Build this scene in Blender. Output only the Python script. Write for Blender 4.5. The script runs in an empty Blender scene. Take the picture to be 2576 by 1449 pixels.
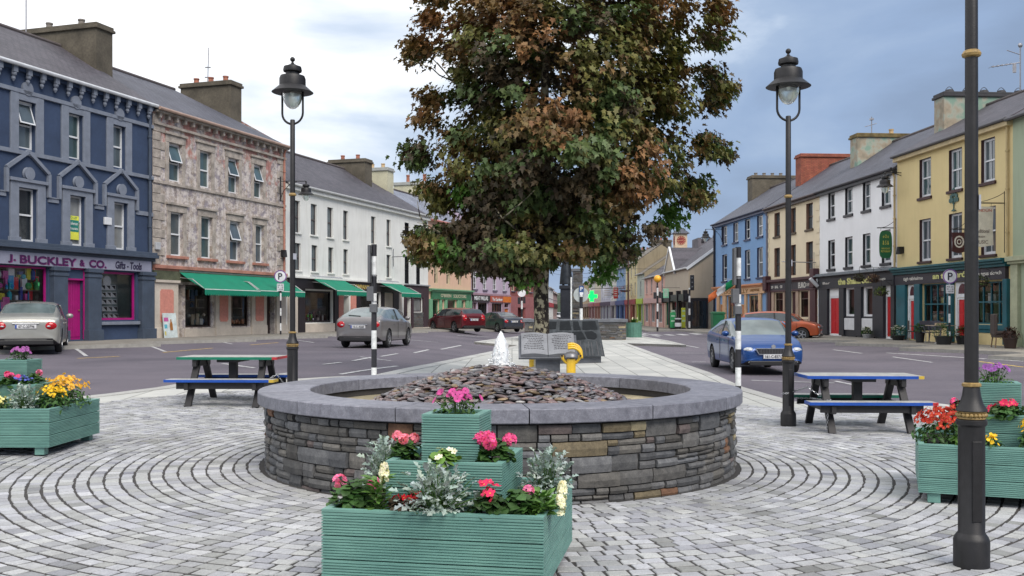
import bpy, bmesh, math, random
import numpy as np
from mathutils import Vector, Matrix
R = math.radians
random.seed(7)
SC = bpy.context.scene
COL = SC.collection
# ------------------------------------------------------------------ camera, sky, sun, exposure
cam = bpy.data.objects.new('camera', bpy.data.cameras.new('camera')); COL.objects.link(cam)
cam.data.sensor_width = 36.0; cam.data.lens = 34.94; cam.data.shift_y = 0.0235
cam.data.clip_end = 3000; cam.data.clip_start = .05
cam.location = (0, 0, 1.6); cam.rotation_euler = (R(90), 0, 0)
SC.camera = cam
SC.view_settings.view_transform = 'Standard'; SC.view_settings.look = 'None'
SC.view_settings.exposure = 1.18; SC.view_settings.gamma = 1
SC.view_settings.use_curve_mapping = False
SUN_EL, SUN_AZ = R(46), R(150)        # high thin cloud, light from above and behind the camera
W = bpy.data.worlds.new('World'); SC.world = W; W.use_nodes = True
wn = W.node_tree; wn.nodes.clear()
def wnode(t, **k):
    n = wn.nodes.new(t)
    for a, b in k.items(): setattr(n, a, b)
    return n
wout = wnode('ShaderNodeOutputWorld'); wbg = wnode('ShaderNodeBackground')
sky = wnode('ShaderNodeTexSky'); sky.sky_type = 'NISHITA'; sky.sun_disc = False
sky.sun_elevation = SUN_EL; sky.sun_rotation = SUN_AZ; sky.dust_density = 3; sky.air_density = 1.2
tc = wnode('ShaderNodeTexCoord')
mp = wnode('ShaderNodeMapping'); mp.inputs['Scale'].default_value = (1, 1, 2.6)
n1 = wnode('ShaderNodeTexNoise'); n1.inputs['Scale'].default_value = 2.6; n1.inputs['Detail'].default_value = 7; n1.inputs['Roughness'].default_value = .52
n1.inputs['Distortion'].default_value = .35
wn.links.new(tc.outputs['Generated'], mp.inputs[0]); wn.links.new(mp.outputs[0], n1.inputs['Vector'])
sep = wnode('ShaderNodeSeparateXYZ'); wn.links.new(tc.outputs['Generated'], sep.inputs[0])
# cloud cover thins out towards the bright side of the sky
dot = wnode('ShaderNodeVectorMath', operation='DOT_PRODUCT'); dot.inputs[1].default_value = (-1.0, .25, 1.0)
wn.links.new(tc.outputs['Generated'], dot.inputs[0])
a1 = wnode('ShaderNodeMath', operation='MULTIPLY_ADD'); a1.inputs[1].default_value = .8; 
nmr = wnode('ShaderNodeMapRange'); nmr.inputs[1].default_value = .3; nmr.inputs[2].default_value = .7; nmr.inputs[3].default_value = .20; nmr.inputs[4].default_value = .80; nmr.clamp = False; wn.links.new(n1.outputs['Fac'], nmr.inputs[0])
wn.links.new(dot.outputs['Value'], a1.inputs[0]); wn.links.new(nmr.outputs[0], a1.inputs[2])
rmp = wnode('ShaderNodeValToRGB'); cr = rmp.color_ramp
cr.elements[0].position = .35; cr.elements[0].color = (1.6, 2.15, 3.2, 1)
cr.elements[1].position = 1.0; cr.elements[1].color = (8.4, 8.4, 8.6, 1)
e = cr.elements.new(.52); e.color = (1.95, 2.65, 3.95, 1)
e = cr.elements.new(.68); e.color = (2.5, 3.2, 4.4, 1)
e = cr.elements.new(.82); e.color = (4.3, 4.9, 5.8, 1)
e = cr.elements.new(.91); e.color = (6.2, 6.5, 6.9, 1)
sc_ = wnode('ShaderNodeMath', operation='MULTIPLY'); sc_.inputs[1].default_value = .89; wn.links.new(a1.outputs[0], sc_.inputs[0]); wn.links.new(sc_.outputs[0], rmp.inputs[0])
mx = wnode('ShaderNodeMixRGB'); mx.inputs[0].default_value = .9
wn.links.new(sky.outputs[0], mx.inputs[1]); wn.links.new(rmp.outputs[0], mx.inputs[2])
wn.links.new(mx.outputs[0], wbg.inputs[0]); wbg.inputs['Strength'].default_value = .075
wn.links.new(wbg.outputs[0], wout.inputs[0])
sl = bpy.data.lights.new('sun', 'SUN'); sl.energy = 1.5; sl.angle = R(38); sl.color = (1, .93, .85)
so = bpy.data.objects.new('sun', sl); COL.objects.link(so)
so.rotation_euler = Vector((math.sin(SUN_AZ) * math.cos(SUN_EL), math.cos(SUN_AZ) * math.cos(SUN_EL), math.sin(SUN_EL))).to_track_quat("Z", "Y").to_euler()

# ------------------------------------------------------------------ helpers
FX = 2500.0
def S(t):
    t = max(0., min(1., t)); return t * t * (3 - 2 * t)
def g(x, y):                      # level of the square
    return .42 * S((y - 5) / 22) * S((1.5 - x) / 6.5) + .13 * S((y - 14) / 25) * S((x + 1) / 5)
def road_z(x, y):
    z = g(x, y) - .10
    if y < 110:
        tl = (x + 15.6 - .3208 * (y - 35.7)) * .9522; z += .12 * S((8 - tl) / 5)
        tr = 21.566 - .0712 * y - x; z += .16 * S((6 - tr) / 4) * S((84 - y) / 8)
    return z
def walk_z(x, y): return road_z(x, y) + .12
def G(px, py, f=g):               # a point of the ground seen at (px,py) of a 2576x1449 picture
    z = 0
    for _ in range(12):
        Y = FX * (1.6 - z) / (py - 785); X = (px - 1288) / FX * Y; z = f(X, Y)
    return X, Y
def P(px, py, Y): return ((px - 1288) / FX * Y, Y, 1.6 - (py - 785) / FX * Y)

MATS = {}
def lin(c):
    return tuple(((v / 255) / 12.92 if v / 255 <= .04045 else ((v / 255 + .055) / 1.055) ** 2.4) for v in c)
class NT:
    def __init__(s, name):
        s.m = bpy.data.materials.new(name); s.m.use_nodes = True
        s.t = s.m.node_tree; s.b = s.t.nodes['Principled BSDF']
    def n(s, t, ins={}, **k):
        o = s.t.nodes.new(t)
        for a, b in k.items(): setattr(o, a, b)
        for a, b in ins.items():
            if isinstance(b, bpy.types.NodeSocket): s.t.links.new(b, o.inputs[a])
            else: o.inputs[a].default_value = b
        return o
    def l(s, a, b): s.t.links.new(a, b)
    def co(s, scale=(1, 1, 1), which='Object'):
        tc = s.n('ShaderNodeTexCoord')
        return s.n('ShaderNodeMapping', {0: tc.outputs[which], 3: scale}).outputs[0]
    def noise(s, v, sc, det=3, rough=.55):
        return s.n('ShaderNodeTexNoise', {'Vector': v, 'Scale': sc, 'Detail': det, 'Roughness': rough}).outputs['Fac']
    def ramp(s, f, stops, interp='LINEAR'):
        r = s.n('ShaderNodeValToRGB', {0: f}); c = r.color_ramp; c.interpolation = interp
        c.elements[0].position = stops[0][0]; c.elements[0].color = (*stops[0][1], 1)
        c.elements[1].position = stops[-1][0]; c.elements[1].color = (*stops[-1][1], 1)
        for p, q in stops[1:-1]:
            e = c.elements.new(p); e.color = (*q, 1)
        return r.outputs[0]
    def mix(s, f, a, b, mode='MIX'):
        o = s.n('ShaderNodeMixRGB', blend_type=mode)
        for i, v in ((0, f), (1, a), (2, b)):
            if isinstance(v, bpy.types.NodeSocket): s.l(v, o.inputs[i])
            elif i == 0: o.inputs[0].default_value = v
            else: o.inputs[i].default_value = (*v, 1)
        return o.outputs[0]
    def bump(s, h, d=.01, st=.6):
        b = s.n('ShaderNodeBump', {'Height': h, 'Distance': d, 'Strength': st}); s.l(b.outputs[0], s.b.inputs['Normal'])
    def fin(s, col, rough=.8, metal=0, spec=.5):
        if isinstance(col, bpy.types.NodeSocket): s.l(col, s.b.inputs['Base Color'])
        else: s.b.inputs['Base Color'].default_value = (*col, 1)
        if isinstance(rough, bpy.types.NodeSocket): s.l(rough, s.b.inputs['Roughness'])
        else: s.b.inputs['Roughness'].default_value = rough
        s.b.inputs['Metallic'].default_value = metal
        s.b.inputs['Specular IOR Level'].default_value = spec
        return s.m
def mat(name, col, rough=.7, metal=0, var=.18, sc=3., bump=0, bsc=60., spec=.5, attr=False, coat=0):
    """generic painted / rendered / metal surface with uneven tone"""
    if name in MATS: return MATS[name]
    n = NT(name); v = n.co()
    if attr:
        a = n.n('ShaderNodeVertexColor', layer_name='col').outputs[0]
        base = n.mix(1, a, col, 'MULTIPLY') if col != (1, 1, 1) else a
    else: base = tuple(col)
    f = n.noise(v, sc, 5); f2 = n.noise(v, sc * 9, 3)
    d = n.ramp(f, [(.3, (1 - var,) * 3), (.7, (1 + var * .6,) * 3)])
    c = n.mix(1, base, d, 'MULTIPLY')
    d2 = n.ramp(f2, [(.3, (1 - var * .5,) * 3), (.7, (1 + var * .4,) * 3)])
    c = n.mix(1, c, d2, 'MULTIPLY')
    r = n.n('ShaderNodeMapRange', {0: f2, 3: max(0, rough - .08), 4: min(1, rough + .1)}).outputs[0]
    if bump: n.bump(n.noise(v, bsc, 3), bump)
    if coat: n.b.inputs['Coat Weight'].default_value = coat; n.b.inputs['Coat Roughness'].default_value = .05
    MATS[name] = n.fin(c, r, metal, spec); return MATS[name]
def render_mat(name, col, dirt=.25):
    """painted exterior plaster: run-down streaks, patchy tone, fine grain"""
    if name in MATS: return MATS[name]
    n = NT(name); v = n.co(); vs = n.co((3, 3, .35))
    c = n.mix(1, tuple(col), n.ramp(n.noise(v, .8, 6), [(.3, (1 - dirt * .5,) * 3), (.65, (1.06,) * 3)]), 'MULTIPLY')
    c = n.mix(1, c, n.ramp(n.noise(vs, 1.6, 5), [(.28, (1 - dirt, 1 - dirt * 1.02, 1 - dirt * 1.15)), (.5, (1, 1, 1))]), 'MULTIPLY')
    n.bump(n.noise(v, 70, 3), .006)
    MATS[name] = n.fin(c, .88, 0, .3); return MATS[name]

class MB:
    def __init__(s): s.v = []; s.f = []; s.m = []; s.c = []; s.uc = False
    def add(s, vs, fs, mi=0, col=None):
        o = len(s.v); s.pc = getattr(s, 'pc', []); s.pc.append((o, o + len(vs), len(s.f), len(s.f) + len(fs))); s.v.extend(vs)
        for f in fs: s.f.append(tuple(o + i for i in f))
        s.m.extend([mi] * len(fs)); s.c.extend([col or (1, 1, 1)] * len(fs))
        if col: s.uc = True
        return s
    def box(s, x0, x1, y0, y1, z0, z1, mi=0, col=None, M=None):
        if x0 > x1: x0, x1 = x1, x0
        if y0 > y1: y0, y1 = y1, y0
        if z0 > z1: z0, z1 = z1, z0
        vs = [(x0, y0, z0), (x1, y0, z0), (x1, y1, z0), (x0, y1, z0), (x0, y0, z1), (x1, y0, z1), (x1, y1, z1), (x0, y1, z1)]
        if M is not None: vs = [tuple(M @ Vector(p)) for p in vs]
        return s.add(vs, [(0, 3, 2, 1), (4, 5, 6, 7), (0, 1, 5, 4), (1, 2, 6, 5), (2, 3, 7, 6), (3, 0, 4, 7)], mi, col)
    def lathe(s, prof, c=(0, 0, 0), seg=20, mi=0, col=None, cap=True, M=None):
        vs = []
        for r, z in prof:
            for k in range(seg):
                a = 2 * math.pi * k / seg; vs.append((c[0] + r * math.cos(a), c[1] + r * math.sin(a), c[2] + z))
        fs = []
        for i in range(len(prof) - 1):
            for k in range(seg):
                fs.append((i * seg + k, i * seg + (k + 1) % seg, (i + 1) * seg + (k + 1) % seg, (i + 1) * seg + k))
        if cap:
            fs.append(tuple(range(seg - 1, -1, -1))); fs.append(tuple((len(prof) - 1) * seg + k for k in range(seg)))
        if M is not None: vs = [tuple(M @ Vector(p)) for p in vs]
        return s.add(vs, fs, mi, col)
    def tube(s, pts, r, seg=8, mi=0, col=None):
        pts = [Vector(p) for p in pts]; n = len(pts); rr = r if isinstance(r, (list, tuple)) else [r] * n
        vs = []; up = None
        for i, p in enumerate(pts):
            d = (pts[min(i + 1, n - 1)] - pts[max(i - 1, 0)]).normalized()
            if up is None:
                up = Vector((0, 0, 1)) if abs(d.z) < .9 else Vector((1, 0, 0))
            a = d.cross(up).normalized(); b = a.cross(d).normalized(); up = b
            for k in range(seg):
                t = 2 * math.pi * k / seg; vs.append(tuple(p + (a * math.cos(t) + b * math.sin(t)) * rr[i]))
        fs = []
        for i in range(n - 1):
            for k in range(seg): fs.append((i * seg + k, (i + 1) * seg + k, (i + 1) * seg + (k + 1) % seg, i * seg + (k + 1) % seg))
        fs.append(tuple(range(seg))); fs.append(tuple((n - 1) * seg + k for k in range(seg - 1, -1, -1)))
        return s.add(vs, fs, mi, col)
    def beam(s, a, b, w, h, mi=0, col=None, up=(0, 0, 1)):
        a = Vector(a); b = Vector(b); d = (b - a); L = d.length; d.normalize()
        u = Vector(up); x = d.cross(u)
        if x.length < 1e-4: x = d.cross(Vector((0, 1, 0)))
        x.normalize(); u = x.cross(d)
        M = Matrix((x, d, u)).transposed().to_4x4(); M.translation = a
        return s.box(-w / 2, w / 2, 0, L, -h / 2, h / 2, mi, col, M)
    def prism(s, poly, y0, y1, mi=0, col=None, M=None):
        """poly in (x,z), extruded along y"""
        n = len(poly); vs = [(x, y0, z) for x, z in poly] + [(x, y1, z) for x, z in poly]
        fs = [tuple(range(n)), tuple(range(2 * n - 1, n - 1, -1))] + [(i, i + n, (i + 1) % n + n, (i + 1) % n) for i in range(n)]
        if M is not None: vs = [tuple(M @ Vector(p)) for p in vs]
        return s.add(vs, fs, mi, col)
    def sphere(s, c, r, seg=14, rings=8, mi=0, col=None, sc=(1, 1, 1)):
        prof = [(max(1e-4, math.sin(math.pi * i / rings)) * r, -math.cos(math.pi * i / rings) * r) for i in range(rings + 1)]
        M = Matrix.Translation(c) @ Matrix.Diagonal((*sc, 1))
        return s.lathe(prof, seg=seg, mi=mi, col=col, cap=False, M=M)
    def mesh(s, name, mats, smooth=False):
        me = bpy.data.meshes.new(name); me.from_pydata(s.v, [], s.f)
        for m in (mats if isinstance(mats, (list, tuple)) else [mats]): me.materials.append(m)
        me.polygons.foreach_set('material_index', s.m)
        if smooth: me.polygons.foreach_set('use_smooth', [True] * len(s.f))
        if s.uc:
            ca = me.color_attributes.new('col', 'FLOAT_COLOR', 'CORNER')
            arr = np.repeat(np.array([(*c, 1) for c in s.c], dtype=np.float32), [len(f) for f in s.f], axis=0)
            ca.data.foreach_set('color', arr.ravel())
        me.update(); return me
    def build(s, name, mats, parent=None, loc=None, smooth=False, bevel=0, auto=None):
        me = s.mesh(name, mats, smooth or auto is not None)
        if auto is not None: me.set_sharp_from_angle(angle=R(auto))
        o = bpy.data.objects.new(name, me); COL.objects.link(o)
        if parent is not None: o.parent = parent
        if loc is not None: o.location = loc
        if bevel:
            b = o.modifiers.new('bevel', 'BEVEL'); b.width = bevel; b.segments = 2; b.limit_method = 'ANGLE'
        return o
def pieces(mb, eps=.012):
    """one builder per group of touching shapes"""
    bb = []
    for a, c, _, _ in mb.pc:
        vs = mb.v[a:c]; bb.append([(min(v[i] for v in vs) - eps, max(v[i] for v in vs) + eps) for i in range(3)])
    n = len(bb); gr = list(range(n))
    def fd(i):
        while gr[i] != i: i = gr[i]
        return i
    for i in range(n):
        for j in range(i):
            if all(bb[i][k][0] <= bb[j][k][1] and bb[j][k][0] <= bb[i][k][1] for k in range(3)): gr[fd(i)] = fd(j)
    out = {}
    for i, (a, c, f0, f1) in enumerate(mb.pc):
        m = out.setdefault(fd(i), MB()); m.add(mb.v[a:c], [tuple(q - a for q in f) for f in mb.f[f0:f1]], 0, None)
        m.m[-(f1 - f0):] = mb.m[f0:f1]
        if mb.uc: m.uc = True; m.c[-(f1 - f0):] = mb.c[f0:f1]
    return list(out.values())
def build_each(mb, name, mats, parent=None, **k): return [m.build(name, mats, parent, **k) for m in pieces(mb)]
def tag(o, label, cat=None, group=None, kind=None):
    if label: o['label'] = label
    if cat: o['category'] = cat
    if group: o['group'] = group
    if kind: o['kind'] = kind
    return o
def thing(name, loc, label, cat, group=None, rz=0):
    o = bpy.data.objects.new(name, None); COL.objects.link(o); o.empty_display_size = .2
    o.location = loc; o.rotation_euler = (0, 0, rz)
    return tag(o, label, cat, group)
def dup(root, loc, rz=0, label=None, sc=None):
    def cp(o, par):
        c = o.copy(); COL.objects.link(c)
        if par: c.parent = par
        for ch in o.children: cp(ch, c)
        return c
    r = cp(root, None); r.location = loc; r.rotation_euler = (0, 0, rz)
    if label: r['label'] = label
    if sc: r.scale = (sc, sc, sc)
    return r
def text(name, s, size, m, parent, loc, rot=(90, 0, 0), width=None, ext=.006, align='CENTER', bold=0, height=None, shear=0):
    cu = bpy.data.curves.new(name, 'FONT'); cu.body = s; cu.size = 1; cu.extrude = ext; cu.align_x = align; cu.align_y = 'CENTER'
    cu.offset = bold; cu.shear = shear; cu.resolution_u = 3
    o = bpy.data.objects.new(name, cu); COL.objects.link(o)
    bpy.context.view_layer.update()
    dg = bpy.context.evaluated_depsgraph_get(); me = bpy.data.meshes.new_from_object(o.evaluated_get(dg))
    COL.objects.unlink(o); bpy.data.objects.remove(o)
    xs = [v.co.x for v in me.vertices]; ys = [v.co.y for v in me.vertices]
    w = max(xs) - min(xs); cx = (max(xs) + min(xs)) / 2; cy = (max(ys) + min(ys)) / 2; h = max(ys) - min(ys)
    sx = (width / w) if width else size; sy = (height / h) if height else size if not width else (size if size else sx)
    for v in me.vertices:
        v.co.x = (v.co.x - (cx if align == 'CENTER' else min(xs))) * sx; v.co.y = (v.co.y - cy) * sy
    me.materials.clear(); me.materials.append(m)
    ob = bpy.data.objects.new(name, me); COL.objects.link(ob); ob.parent = parent
    ob.location = loc; ob.rotation_euler = tuple(R(a) for a in rot)
    return ob
def structure(o): o['kind'] = 'structure'; return o
def sheet(name, poly, zf, m, step=1., skirt=0, dz=0, edge_mat=None):
    bm = bmesh.new(); vs = [bm.verts.new((x, y, 0)) for x, y in poly]; bm.faces.new(vs)
    xs = [p[0] for p in poly]; ys = [p[1] for p in poly]
    for ax, lo, hi in ((0, min(xs), max(xs)), (1, min(ys), max(ys))):
        k = lo + step
        while k < hi:
            co = [0, 0, 0]; no = [0, 0, 0]; co[ax] = k; no[ax] = 1
            bmesh.ops.bisect_plane(bm, geom=bm.verts[:] + bm.edges[:] + bm.faces[:], plane_co=co, plane_no=no, dist=1e-5)
            k += step * (1 if k < 30 else 2)
    bmesh.ops.recalc_face_normals(bm, faces=bm.faces)
    if bm.faces[:] and sum(f.normal.z for f in bm.faces) < 0: bmesh.ops.reverse_faces(bm, faces=bm.faces)
    for v in bm.verts: v.co.z = zf(v.co.x, v.co.y) + dz
    if skirt:
        ed = [e for e in bm.edges if e.is_boundary]
        r = bmesh.ops.extrude_edge_only(bm, edges=ed)
        for v in [x for x in r['geom'] if isinstance(x, bmesh.types.BMVert)]: v.co.z -= skirt
        if edge_mat:
            for f in [x for x in r['geom'] if isinstance(x, bmesh.types.BMFace)]: f.material_index = 1
        bmesh.ops.recalc_face_normals(bm, faces=bm.faces)
    me = bpy.data.meshes.new(name); bm.to_mesh(me); bm.free(); me.materials.append(m)
    if edge_mat: me.materials.append(edge_mat)
    o = bpy.data.objects.new(name, me); COL.objects.link(o); return structure(o)
# ------------------------------------------------------------------ materials of the ground
def m_asphalt():
    n = NT('asphalt'); v = n.co()
    f = n.noise(v, 220, 2, .8); c = n.ramp(f, [(.3, (.062, .054, .069)), (.52, (.115, .102, .124)), (.75, (.19, .175, .20))])
    c = n.mix(1, c, n.ramp(n.noise(v, .35, 6), [(.3, (.74, .74, .76)), (.5, (1, 1, 1)), (.7, (1.2, 1.17, 1.15))]), 'MULTIPLY')
    c = n.mix(1, c, n.ramp(n.noise(n.co((.15, 2.2, 1)), 1, 4), [(.35, (.93,) * 3), (.65, (1.06,) * 3)]), 'MULTIPLY')
    n.bump(f, .006, .7); return n.fin(c, .82, 0, .4)
def m_slab():
    n = NT('pale_slabs'); v = n.co()
    b = n.n('ShaderNodeTexBrick', {'Vector': n.n('ShaderNodeMapping', {0: v, 2: (0, 0, R(90)), 3: (1, 1, 1)}).outputs[0], 'Color1': (.40, .405, .39, 1), 'Color2': (.50, .50, .475, 1), 'Mortar': (.12, .12, .11, 1), 'Scale': 1, 'Mortar Size': .011, 'Mortar Smooth': .2, 'Brick Width': 1.2, 'Row Height': .62})
    c = n.mix(1, b.outputs[0], n.ramp(n.noise(v, 1.2, 6), [(.3, (.86, .87, .86)), (.7, (1.05, 1.05, 1.03))]), 'MULTIPLY')
    c = n.mix(1, c, n.ramp(n.noise(v, 40, 3), [(.3, (.93,) * 3), (.7, (1.04,) * 3)]), 'MULTIPLY')
    n.bump(b.outputs[1], -.006); return n.fin(c, .8)
def m_walk():
    n = NT('pavement_concrete'); v = n.co()
    c = n.ramp(n.noise(v, 1.1, 6), [(.3, (.18, .165, .14)), (.7, (.27, .25, .215))])
    c = n.mix(1, c, n.ramp(n.noise(v, 60, 3), [(.3, (.85,) * 3), (.7, (1.08,) * 3)]), 'MULTIPLY')
    n.bump(n.noise(v, 90, 2), .004); return n.fin(c, .9)
def m_stone(name, rough=.75, bump=.012, k=1.):
    """natural stone coloured block by block through the mesh"""
    n = NT(name); v = n.co(); a = n.n('ShaderNodeVertexColor', layer_name='col').outputs[0]
    f = n.noise(v, 14, 6, .65); c = n.mix(1, a, n.ramp(f, [(.3, (1 - .38 * k, 1 - .38 * k, 1 - .36 * k)), (.55, (1, 1, 1)), (.75, (1 + .35 * k, 1 + .33 * k, 1 + .28 * k))]), 'MULTIPLY')
    c = n.mix(1, c, n.ramp(n.noise(v, 90, 3), [(.3, (.8,) * 3), (.7, (1.15,) * 3)]), 'MULTIPLY')
    c = n.mix(1, c, n.ramp(n.noise(v, .8, 6, .65), [(.32, (.82, .81, .79)), (.5, (1, 1, 1)), (.7, (1.07, 1.07, 1.07))]), 'MULTIPLY')
    n.bump(f, bump, .8); return n.fin(c, rough, 0, .4)
ASPH = m_asphalt(); SLAB = m_slab(); WALKM = m_walk(); STONE = m_stone('quarried_stone'); SETTM = m_stone('granite_setts', .72, .002, .35)
KERB = mat('kerb_stone', (.33, .32, .29), .8, bump=.004, sc=5)
LINEW = mat('road_paint_white', (.50, .50, .50), .7, sc=9, var=.5); LINEY = mat('road_paint_yellow', (.55, .38, .11), .7, sc=9, var=.5)
EARTH = mat('joint_grit', (.042, .039, .037), .95, bump=.004)
SOIL = mat('dark_soil', (.02, .015, .012), .95, bump=.02, bsc=40)
# ground far below and beyond everything
b = MB(); b.add([(-900, -300, -1.3), (900, -300, -1.3), (900, 1500, -1.3), (-900, 1500, -1.3)], [(0, 1, 2, 3)])
structure(b.build('ground', mat('far_ground', (.07, .08, .045), .95, sc=.05)))
# road
b = MB(); xs = [-46 + 1.0 * i for i in range(83)]; ys = [-6 + 1. * j for j in range(96)] + [92 + 4. * j for j in range(40)]
vs = [(x, y, road_z(x, y)) for y in ys for x in xs]; nx = len(xs)
b.add(vs, [(j * nx + i, j * nx + i + 1, (j + 1) * nx + i + 1, (j + 1) * nx + i) for j in range(len(ys) - 1) for i in range(nx - 1)])
structure(b.build('road', ASPH, smooth=True))
# the raised square: narrow path far off widening to the fountain plaza
PL = [(1193, 860), (1250, 852), (1311, 845), (1330, 841)]
PR = [(1590, 841), (1625, 848), (1680, 857), (1726, 868), (1575, 863.5)]
def GP(lst): return [G(a, c) for a, c in lst]
left = GP([(160, 1003), (267, 992), (393, 976), (458, 965), (700, 957), (939, 945), (1080, 916), (1303, 868.5)])
plaza = [(-16, -6), (-16, 13.6), (-12, 15.0)] + left + GP([(1250, 866)]) + GP(PL) + [(9.5, 95), (11.5, 95)] + GP(PR) + \
    GP([(1640, 887), (1710, 912), (1789, 939), (1870, 975), (1968, 1006), (2040, 1013), (2338, 1014), (2480, 1028), (2576, 1042)]) + [(9.5, 13.0), (16, 12.0), (16, -6)]
# simplify the far end: close it just behind the second stone bed
far = [G(1330, 838), G(1590, 838)]
plaza = [(-16, -6), (-16, 13.6)] + left + GP(PL) + far + GP(PR) + GP([(1640, 887), (1710, 912), (1789, 939), (1870, 975), (1968, 1003)]) + [(5.0, 17.6), (6.2, 17.5)] + GP([(2338, 1014), (2480, 1030)]) + [(9.0, 14.6), (16, 13.5), (16, -6)]
sheet('plaza_paving', plaza, g, SLAB, 1.0, skirt=.16, edge_mat=KERB)
# kerb stones set along the edge of the square
def inset(poly, d):
    out = []; n = len(poly)
    for i in range(n):
        p0 = Vector(poly[i - 1]); p1 = Vector(poly[i]); p2 = Vector(poly[(i + 1) % n])
        a = (p1 - p0).normalized(); c = (p2 - p1).normalized()
        na = Vector((a.y, -a.x)); nc = Vector((c.y, -c.x)); m = (na + nc)
        if m.length < .3: m = na
        m.normalize(); out.append(tuple(p1 + m * d / max(.5, m.dot(na))))
    return out
pin = inset(plaza, .28)
b = MB(); n = len(plaza)
for i in range(1, n - 1):
    p, q = Vector(plaza[i]), Vector(plaza[i + 1]); r, s2 = Vector(pin[i]), Vector(pin[i + 1]); L = (q - p).length; k = max(1, int(L / .9))
    for j in range(k):
        t0, t1 = j / k + .006 / max(L, .1), (j + 1) / k - .006 / max(L, .1)
        pts = [p.lerp(q, t0), p.lerp(q, t1), r.lerp(s2, t1), r.lerp(s2, t0)]
        tone = random.uniform(.37, .47)
        top = [(a.x, a.y, g(a.x, a.y) + .012) for a in pts]; bot = [(a.x, a.y, g(a.x, a.y) - .13) for a in pts]
        o = 1.02
        b.add(top + bot, [(3, 2, 1, 0), (0, 1, 5, 4), (1, 2, 6, 5), (2, 3, 7, 6), (3, 0, 4, 7)], 0, (tone, tone, tone * .95))
structure(b.build('kerb', SETTM))
# setts laid in rings round the fountain
FC = (-.12, 10.6)
def inside(x, y, poly):
    c = False; n = len(poly); j = n - 1
    for i in range(n):
        xi, yi = poly[i]; xj, yj = poly[j]
        if (yi > y) != (yj > y) and x < (xj - xi) * (y - yi) / (yj - yi) + xi: c = not c
        j = i
    return c
pin2 = inset(plaza, 1.0); RMAX = 7.9
bed = []
for k in range(72):
    a = 2 * math.pi * k / 72; r = RMAX
    while r > 2.5 and not inside(FC[0] + r * math.cos(a), FC[1] + r * math.sin(a), pin2): r -= .1
    bed.append((FC[0] + r * math.cos(a), FC[1] + r * math.sin(a)))
sheet('sett_bed', bed, g, EARTH, 1.0, dz=.006)
b = MB(); rr = 2.50; rng = random.Random(3)
while rr < RMAX:
    w = rng.uniform(.098, .118); gap = .0225; a = rng.uniform(0, .3); end = a + 2 * math.pi
    while a < end - .5 * .15 / rr:
        L = rng.uniform(.095, .155); da = L / rr; ga = .017 / rr
        am = a + da / 2; cx, cy = FC[0] + (rr + w / 2) * math.cos(am), FC[1] + (rr + w / 2) * math.sin(am)
        if cy > 5.2 and abs(cx) < cy * .56 + .5 and inside(cx, cy, bed):
            j = lambda s=.0065: rng.uniform(-s, s)
            z = g(cx, cy) + .004; h = .0085 + rng.uniform(-.001, .0015)
            o4 = [(rr, a), (rr, a + da), (rr + w, a + da), (rr + w, a)]
            sk = rng.uniform(-.008, .008)
            lo = [(FC[0] + (q + j()) * math.cos(t + j() / rr), FC[1] + (q + j()) * math.sin(t + j() / rr)) for q, t in o4]
            mxx = sum(p[0] for p in lo) / 4; myy = sum(p[1] for p in lo) / 4
            mid = [(x, y, z + h * .55) for x, y in lo]
            tl = (j(.0012), j(.0012))
            top = [(x + (mxx - x) * .07, y + (myy - y) * .07, z + h + tl[0] * (1 if q < 2 else -1) + tl[1] * (1 if q in (0, 3) else -1)) for q, (x, y) in enumerate(lo)]
            t = rng.gauss(.365, .05) * (.72 if rng.random() < .07 else 1); tb = rng.uniform(-.01, .03)
            b.add([(x, y, z) for x, y in lo] + mid + top, [(8, 11, 10, 9)] + [(i, (i + 1) % 4, 4 + (i + 1) % 4, 4 + i) for i in range(4)] + [(4 + i, 4 + (i + 1) % 4, 8 + (i + 1) % 4, 8 + i) for i in range(4)], 0, (t * .98, t, t + tb))
        a += da + ga
    rr += w + gap
o = b.build('sett_paving', SETTM); o.data.validate(); structure(o)
bmx = bmesh.new(); bmx.from_mesh(o.data); bmesh.ops.recalc_face_normals(bmx, faces=bmx.faces); bmx.to_mesh(o.data); bmx.free()
# pavements in front of the houses, saw-toothed for the slanting bays
def LF(t, off):                    # point of the left house line: y = t, off metres out into the square
    return (-15.6 + .3208 * (t - 35.7) + off * .9522, t - off * .3055)
def RF(t, off):
    return (21.566 - .0712 * t - off * .9975, t - off * .071)
lk = [LF(18, 2.6)]; t = 24.5
while t < 86:
    lk += [LF(t, 2.6), LF(t + 4.9, 4.1), LF(t + 5.0, 2.6)] if t < 62 else [LF(t, 2.8)]
    t += 5.6
lk += [LF(92, 2.6), (4.2, 92), (8.5, 170)]
sheet('pavement_left', [LF(18, -1.5)] + lk + [(5.5, 170), LF(92, -1)], walk_z, WALKM, 1.0, skirt=.16, edge_mat=KERB)
rk = [RF(20, 2.6)]; t = 27
while t < 80:
    rk += [RF(t, 2.6), RF(t + 5.2, 4.0), RF(t + 5.3, 2.6)] if t < 66 else [RF(t, 3.6)]
    t += 6.2
rk += [RF(78, 5.5), (10.8, 83), (11.2, 92), (10.4, 170)]
sheet('pavement_right', [RF(20, -1.5)] + rk + [(15, 170), (15.5, 92), (21, 84), RF(83, -1)], lambda x, y: walk_z(x, y), WALKM, 1.0, skirt=.16, edge_mat=KERB)
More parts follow.
